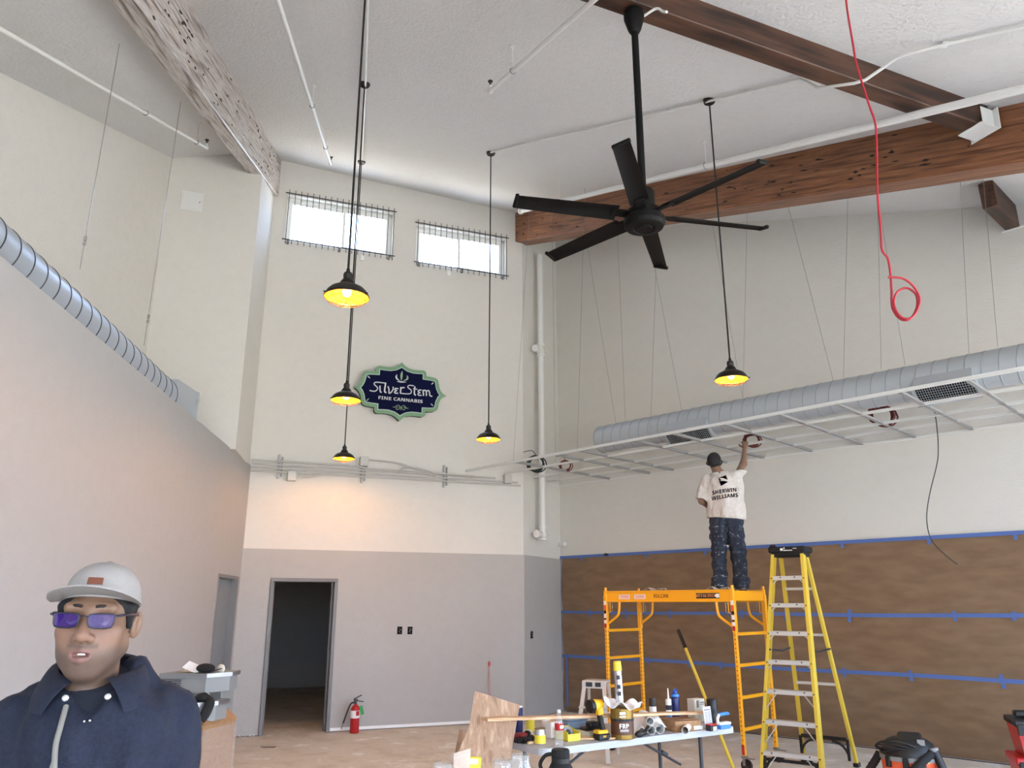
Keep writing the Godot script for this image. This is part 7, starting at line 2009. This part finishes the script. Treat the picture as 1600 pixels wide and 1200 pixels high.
	hr.ell(Vector3(0, 0.04, -0.02), Vector3(0.077, 0.08, 0.096), 0.01).cap(Vector3(-0.07, 0.03, 0.028), Vector3(-0.071, -0.012, 0.012), 0.011, 0.007, 0.01).cap(Vector3(0.07, 0.03, 0.028), Vector3(0.071, -0.012, 0.012), 0.011, 0.007, 0.01)
	hr.ell(Vector3(0, 0.0, 0.115), Vector3(0.075, 0.062, 0.085), 0.008, true).ell(Vector3(0, -0.14, 0.02), Vector3(0.12, 0.1, 0.1), 0.01, true)
	hr.cut(Vector3(0, 1, 0), 0.07)
	for sx in [-1.0, 1.0]: hr.ell(Vector3(sx * 0.085, -0.012, -0.012), Vector3(0.018, 0.03, 0.02), 0.006, true)
	field_obj("hair", hr, mats.hair_black, t).transform = HT
	glasses(t, HT)
	cap_hat(t, HT)
	shirt(t, arms)
	# trousers and boots, below the picture's edge
	var tr := Field.new(Vector3(-0.3, 0.04, -0.25), Vector3(0.3, 1.12, 0.3), 0.018)
	tr.cap(Vector3(-0.07, 0.98, 0), Vector3(0.07, 0.98, 0), 0.125, 0.125, 0.05)
	for sx in [-1.0, 1.0]: tr.cap(Vector3(sx * 0.09, 0.93, 0), Vector3(sx * 0.11, 0.5, 0.01), 0.11, 0.085, 0.03).cap(Vector3(sx * 0.11, 0.5, 0.01), Vector3(sx * 0.12, 0.12, -0.015), 0.085, 0.075, 0.03)
	tr.cut(Vector3(0, -1, 0), -0.075)
	field_obj("trousers", tr, mat("navy_cloth_plain", S(26, 32, 52), 0.9), t)
	for sx in [-1.0, 1.0]: obj("boot", Sh.new().ball(Vector3(sx * 0.12, 0.055, -0.02), Vector3(0.055, 0.055, 0.08)).ball(Vector3(sx * 0.135, 0.045, 0.1), Vector3(0.055, 0.044, 0.1)).box(Vector3(sx * 0.13, 0.012, 0.045), Vector3(0.1, 0.024, 0.28), Basis(), 0.008), mats.black_soft, t)

func glasses(t: Node3D, HT: Transform3D) -> void:
	var g := Node3D.new()
	g.name = "eyeglasses"
	t.add_child(g)
	g.transform = HT
	var fr := mat("frame_navy", S(26, 26, 44), 0.3)
	var lens := glass("tinted_lens", Color(0.2, 0.1, 0.42), 0.55)
	lens.metallic_specular = 0.25
	lens.roughness = 0.12
	for sx in [-1.0, 1.0]:
		var b := Basis(Vector3.UP, sx * 0.16)
		var o := Vector3(sx * 0.0335, -0.001, 0.1165)
		var poly := PackedVector2Array()
		for q in [[-0.025, 0.006], [-0.0225, 0.0125], [-0.01, 0.0145], [0.01, 0.015], [0.0245, 0.0145], [0.027, 0.0105], [0.0255, -0.006], [0.022, -0.0125], [0.01, -0.0148], [-0.01, -0.0148], [-0.0205, -0.012], [-0.0245, -0.004]]: poly.append(Vector2(q[0] * sx, q[1]))
		obj("lens", Sh.new().prism(poly, Transform3D(b, o), 0.0018), lens, g)
		var loop := []
		for p in poly: loop.append(o + b * Vector3(p.x, p.y, 0.001))
		loop.append(loop[0]); loop.append(loop[1])
		obj("rim", Sh.new().tube(loop, 0.0019, 6, false), fr, g)
		var hinge := o + b * Vector3(sx * 0.027, 0.0105, 0)
		obj("temple", Sh.new().tube([hinge, hinge + Vector3(sx * 0.009, 0.002, -0.008), Vector3(sx * 0.0785, 0.015, 0.045), Vector3(sx * 0.082, 0.014, -0.01), Vector3(sx * 0.081, -0.004, -0.036)], 0.0026, 6), fr, g)
	obj("bridge", Sh.new().tube(curve([Vector3(-0.0095, 0.006, 0.1195), Vector3(0, 0.0095, 0.122), Vector3(0.0095, 0.006, 0.1195)]), 0.0019, 6), fr, g)

func cap_hat(t: Node3D, HT: Transform3D) -> void:
	var c := Node3D.new()
	c.name = "cap"
	t.add_child(c)
	c.transform = HT * Transform3D(Basis(Vector3.RIGHT, -0.13), Vector3(0, 0.044, -0.014))
	var cloth := bumpy(tri_mat("cap_cloth", ntex(0.08, two(S(152, 146, 141), 0.05), 61), Vector3.ONE * 9.0, 0.92, false), ntex(0.2, [], 62, FastNoiseLite.TYPE_SIMPLEX, 2, 256, true, 4.0), 0.5)
	var R := Vector3(0.0805, 0.092, 0.1)
	var dome := func(a: float, h: float) -> Vector3:      # a round the head from the front, h 0 rim .. 1 top
		var y := h * 0.97
		var s := pow(maxf(0.0, 1.0 - pow(y, 2.6)), 0.5)
		var pinch := 1.0 - 0.012 * pow(absf(cos(a * 3.0)), 18.0)
		return Vector3(sin(a) * R.x * s * pinch, y * R.y - 0.006 + 0.01 * maxf(0.0, cos(a)) * (1.0 - h), cos(a) * R.z * s * pinch)
	for k in 6:
		obj("panel", Sh.new().sheet(func(u: float, v: float) -> Vector3: return dome.call(PI / 3.0 * (k + 1 - u) - PI / 6 * 0.0, v), 10, 14, Vector3(0, 0.0015, 0)), cloth, c)
	obj("top_button", Sh.new().ball(Vector3(0, 0.0865, 0), Vector3(0.008, 0.004, 0.008)), cloth, c)
	obj("sweat_band", Sh.new().tube(arc(Vector3(0, -0.004, 0), Vector3.RIGHT * (R.x / R.z), Vector3.BACK, R.z - 0.001, 0, TAU, 40), 0.0035, 6, false), cloth, c)
	var brim := Sh.new().sheet(func(u: float, v: float) -> Vector3:
		var a := lerpf(1.32, -1.32, u)
		var i := Vector3(sin(a) * R.x, 0.0, cos(a) * R.z)
		var reach := 0.072 * pow(maxf(0.0, cos(a * 1.12)), 0.5)
		var o := i + Vector3(sin(a) * 0.35, 0, 1).normalized() * reach * v
		return Vector3(o.x * (1.0 + 0.12 * v), 0.0 + 0.006 * v - 0.018 * sin(a) * sin(a) * (0.3 + v * 0.7), o.z), 28, 8, Vector3(0, 0.003, 0))
	obj("brim", brim, cloth, c)
	obj("leather_patch", Sh.new().sheet(func(u: float, v: float) -> Vector3:
		var p: Vector3 = dome.call(lerpf(0.2, -0.2, u), 0.2 + 0.2 * v)
		return p * Vector3(1.02, 1, 1.02), 6, 4, Vector3(0, 0, 0.001)), mat("leather", S(112, 62, 40), 0.6), c)

func shirt(t: Node3D, arms: Array) -> void:
	var cloth := bumpy(tri_mat("navy_cloth", ntex(0.05, [[0.2, S(16, 21, 38)], [0.5, S(20, 27, 46)], [0.78, S(24, 32, 52)], [0.86, S(30, 38, 58)]], 71), Vector3.ONE * 3.0, 0.86, false), ntex(0.3, [], 72, FastNoiseLite.TYPE_SIMPLEX, 2, 256, true, 3.0), 0.4)
	var s := Field.new(Vector3(-0.33, 0.96, -0.2), Vector3(0.33, 1.66, 0.22), 0.0088)
	s.ell(Vector3(0, 1.33, 0.005), Vector3(0.16, 0.25, 0.132), 0.05).cap(Vector3(-0.105, 1.49, -0.015), Vector3(0.105, 1.49, -0.015), 0.075, 0.075, 0.06).cap(Vector3(-0.05, 1.5, 0.045), Vector3(0.05, 1.5, 0.045), 0.078, 0.078, 0.05)
	for sx in [-1.0, 1.0]: s.cap(Vector3(sx * 0.055, 1.605, -0.04), Vector3(sx * 0.125, 1.525, -0.02), 0.034, 0.045, 0.05)
	s.cap(Vector3(0, 1.2, 0.01), Vector3(0, 1.0, 0.01), 0.16, 0.165, 0.06)
	for a in arms: s.cap(a[0], a[1], 0.066, 0.058, 0.05).cap(a[1], a[2], 0.057, 0.045, 0.03)
	s.ripple(0.016, Vector3(11, 5, 9), 3)
	for sx in [-1.0, 1.0]:        # soft folds from shoulder and armpit
		s.cap(Vector3(sx * 0.125, 1.45, 0.1), Vector3(sx * 0.115, 1.22, 0.13), 0.006, 0.01, 0.03, true)
		s.cap(Vector3(sx * 0.165, 1.42, 0.06), Vector3(sx * 0.175, 1.17, 0.06), 0.004, 0.012, 0.03)
		s.cap(Vector3(sx * 0.085, 1.5, 0.11), Vector3(sx * 0.06, 1.33, 0.14), 0.004, 0.008, 0.03)
	s.cap(Vector3(-0.012, 1.56, 0.0), Vector3(-0.012, 1.75, 0.02), 0.06, 0.072, 0.006, true)
	s.cap(Vector3(-0.01, 1.6, 0.08), Vector3(-0.01, 1.53, 0.14), 0.045, 0.012, 0.006, true)
	s.cut(Vector3(0, -1, 0), -0.985)
	field_obj("work_shirt", s, cloth, t)
	var un := Field.new(Vector3(-0.16, 1.3, -0.14), Vector3(0.16, 1.68, 0.18), 0.008)
	un.ell(Vector3(-0.01, 1.42, 0.015), Vector3(0.115, 0.17, 0.105), 0.04).cap(Vector3(-0.012, 1.52, 0.01), Vector3(-0.012, 1.64, 0.005), 0.075, 0.064, 0.03)
	un.cut(Vector3(0, 1, 0.35).normalized(), 1.517)
	field_obj("undershirt", un, mat("under_navy", S(16, 20, 34), 0.9), t)
	# collar, one flap each side
	for sx in [-1.0, 1.0]:
		obj("collar_flap", Sh.new().sheet(func(u: float, v: float) -> Vector3:
			var a := lerpf(PI, 0.42, u)                 # from the back of the neck to the front
			var bk := 0.5 - 0.5 * cos(a)
			var r0 := 0.071 + 0.006 * sin(a)
			var inner := Vector3(-0.015 + sx * sin(a) * r0, 1.602 + 0.042 * bk, -0.012 + cos(a) * r0 * 1.12)
			var fr := smoothstep(0.55, 1.0, u)
			var outer := Vector3(-0.015 + sx * (sin(a) * 0.108 + 0.03 * fr), 1.578 + 0.03 * bk - 0.035 * fr, -0.018 + cos(a) * 0.098 + 0.048 * fr)
			var m := inner.lerp(outer, v)
			m.y += 0.016 * sin(PI * v) * (1.0 - 0.4 * fr)
			return m + Vector3(0, 0, 0.012 * sin(PI * v) * fr), 24, 8, Vector3(0, 0.003, 0)), cloth, t)
		obj("snap", Sh.new().lathe([[0.0, 0.003], [0.004, 0.003], [0.0065, 0.002], [0.0065, 0.0]], Vector3(-0.012 + sx * 0.038, 1.572, 0.118), Basis(Vector3.RIGHT, 1.35), 14), mats.can_silver, t)
	var front := func(x: float, y: float) -> Vector3:
		var z := 0.22
		while z > 0.0 and s.at(Vector3(x, y, z)) > 0.0: z -= 0.002
		return Vector3(x, y, z)
	# placket edge and the pale cord down the front
	obj("placket", Sh.new().sheet(func(u: float, v: float) -> Vector3: return (front.call(-0.028 + 0.04 * u, lerpf(1.505, 1.01, v)) as Vector3) + Vector3(0, 0, 0.0035), 3, 24, Vector3(0, 0, 0.003)), cloth, t)
	var cord: Array = []
	for q in [[-0.05, 1.555], [-0.05, 1.52], [-0.052, 1.49], [-0.05, 1.46], [-0.046, 1.43], [-0.038, 1.38], [-0.03, 1.3]]: cord.append((front.call(q[0], q[1]) as Vector3) + Vector3(0, 0, 0.007))
	var strap := obj("neck_cord", Sh.new().tube(curve(cord), 0.0055, 8), mat("cord_grey", S(128, 124, 116), 0.9), t)
	var c2: Array = []
	for q in [[-0.05, 1.46], [-0.056, 1.43], [-0.062, 1.37], [-0.066, 1.3]]: c2.append((front.call(q[0], q[1]) as Vector3) + Vector3(0, 0, 0.007))
	obj("cord_branch", Sh.new().tube(curve(c2), 0.0055, 8), mats.cord_grey, strap)
	for q in [[-0.01, 1.528], [0.0, 1.529]]: obj("snap", Sh.new().ball((front.call(q[0], q[1]) as Vector3) + Vector3(0, 0, 0.006), Vector3(0.0025, 0.0025, 0.0015)), mats.can_silver, t)
	for sx in [-1.0, 1.0]:
		obj("chest_pocket", Sh.new().sheet(func(u: float, v: float) -> Vector3: return (front.call(sx * 0.085 + (u - 0.5) * 0.1, 1.4 - 0.13 * v) as Vector3) + Vector3(0, 0, 0.003), 8, 8, Vector3(0, 0, 0.003)), cloth, t)
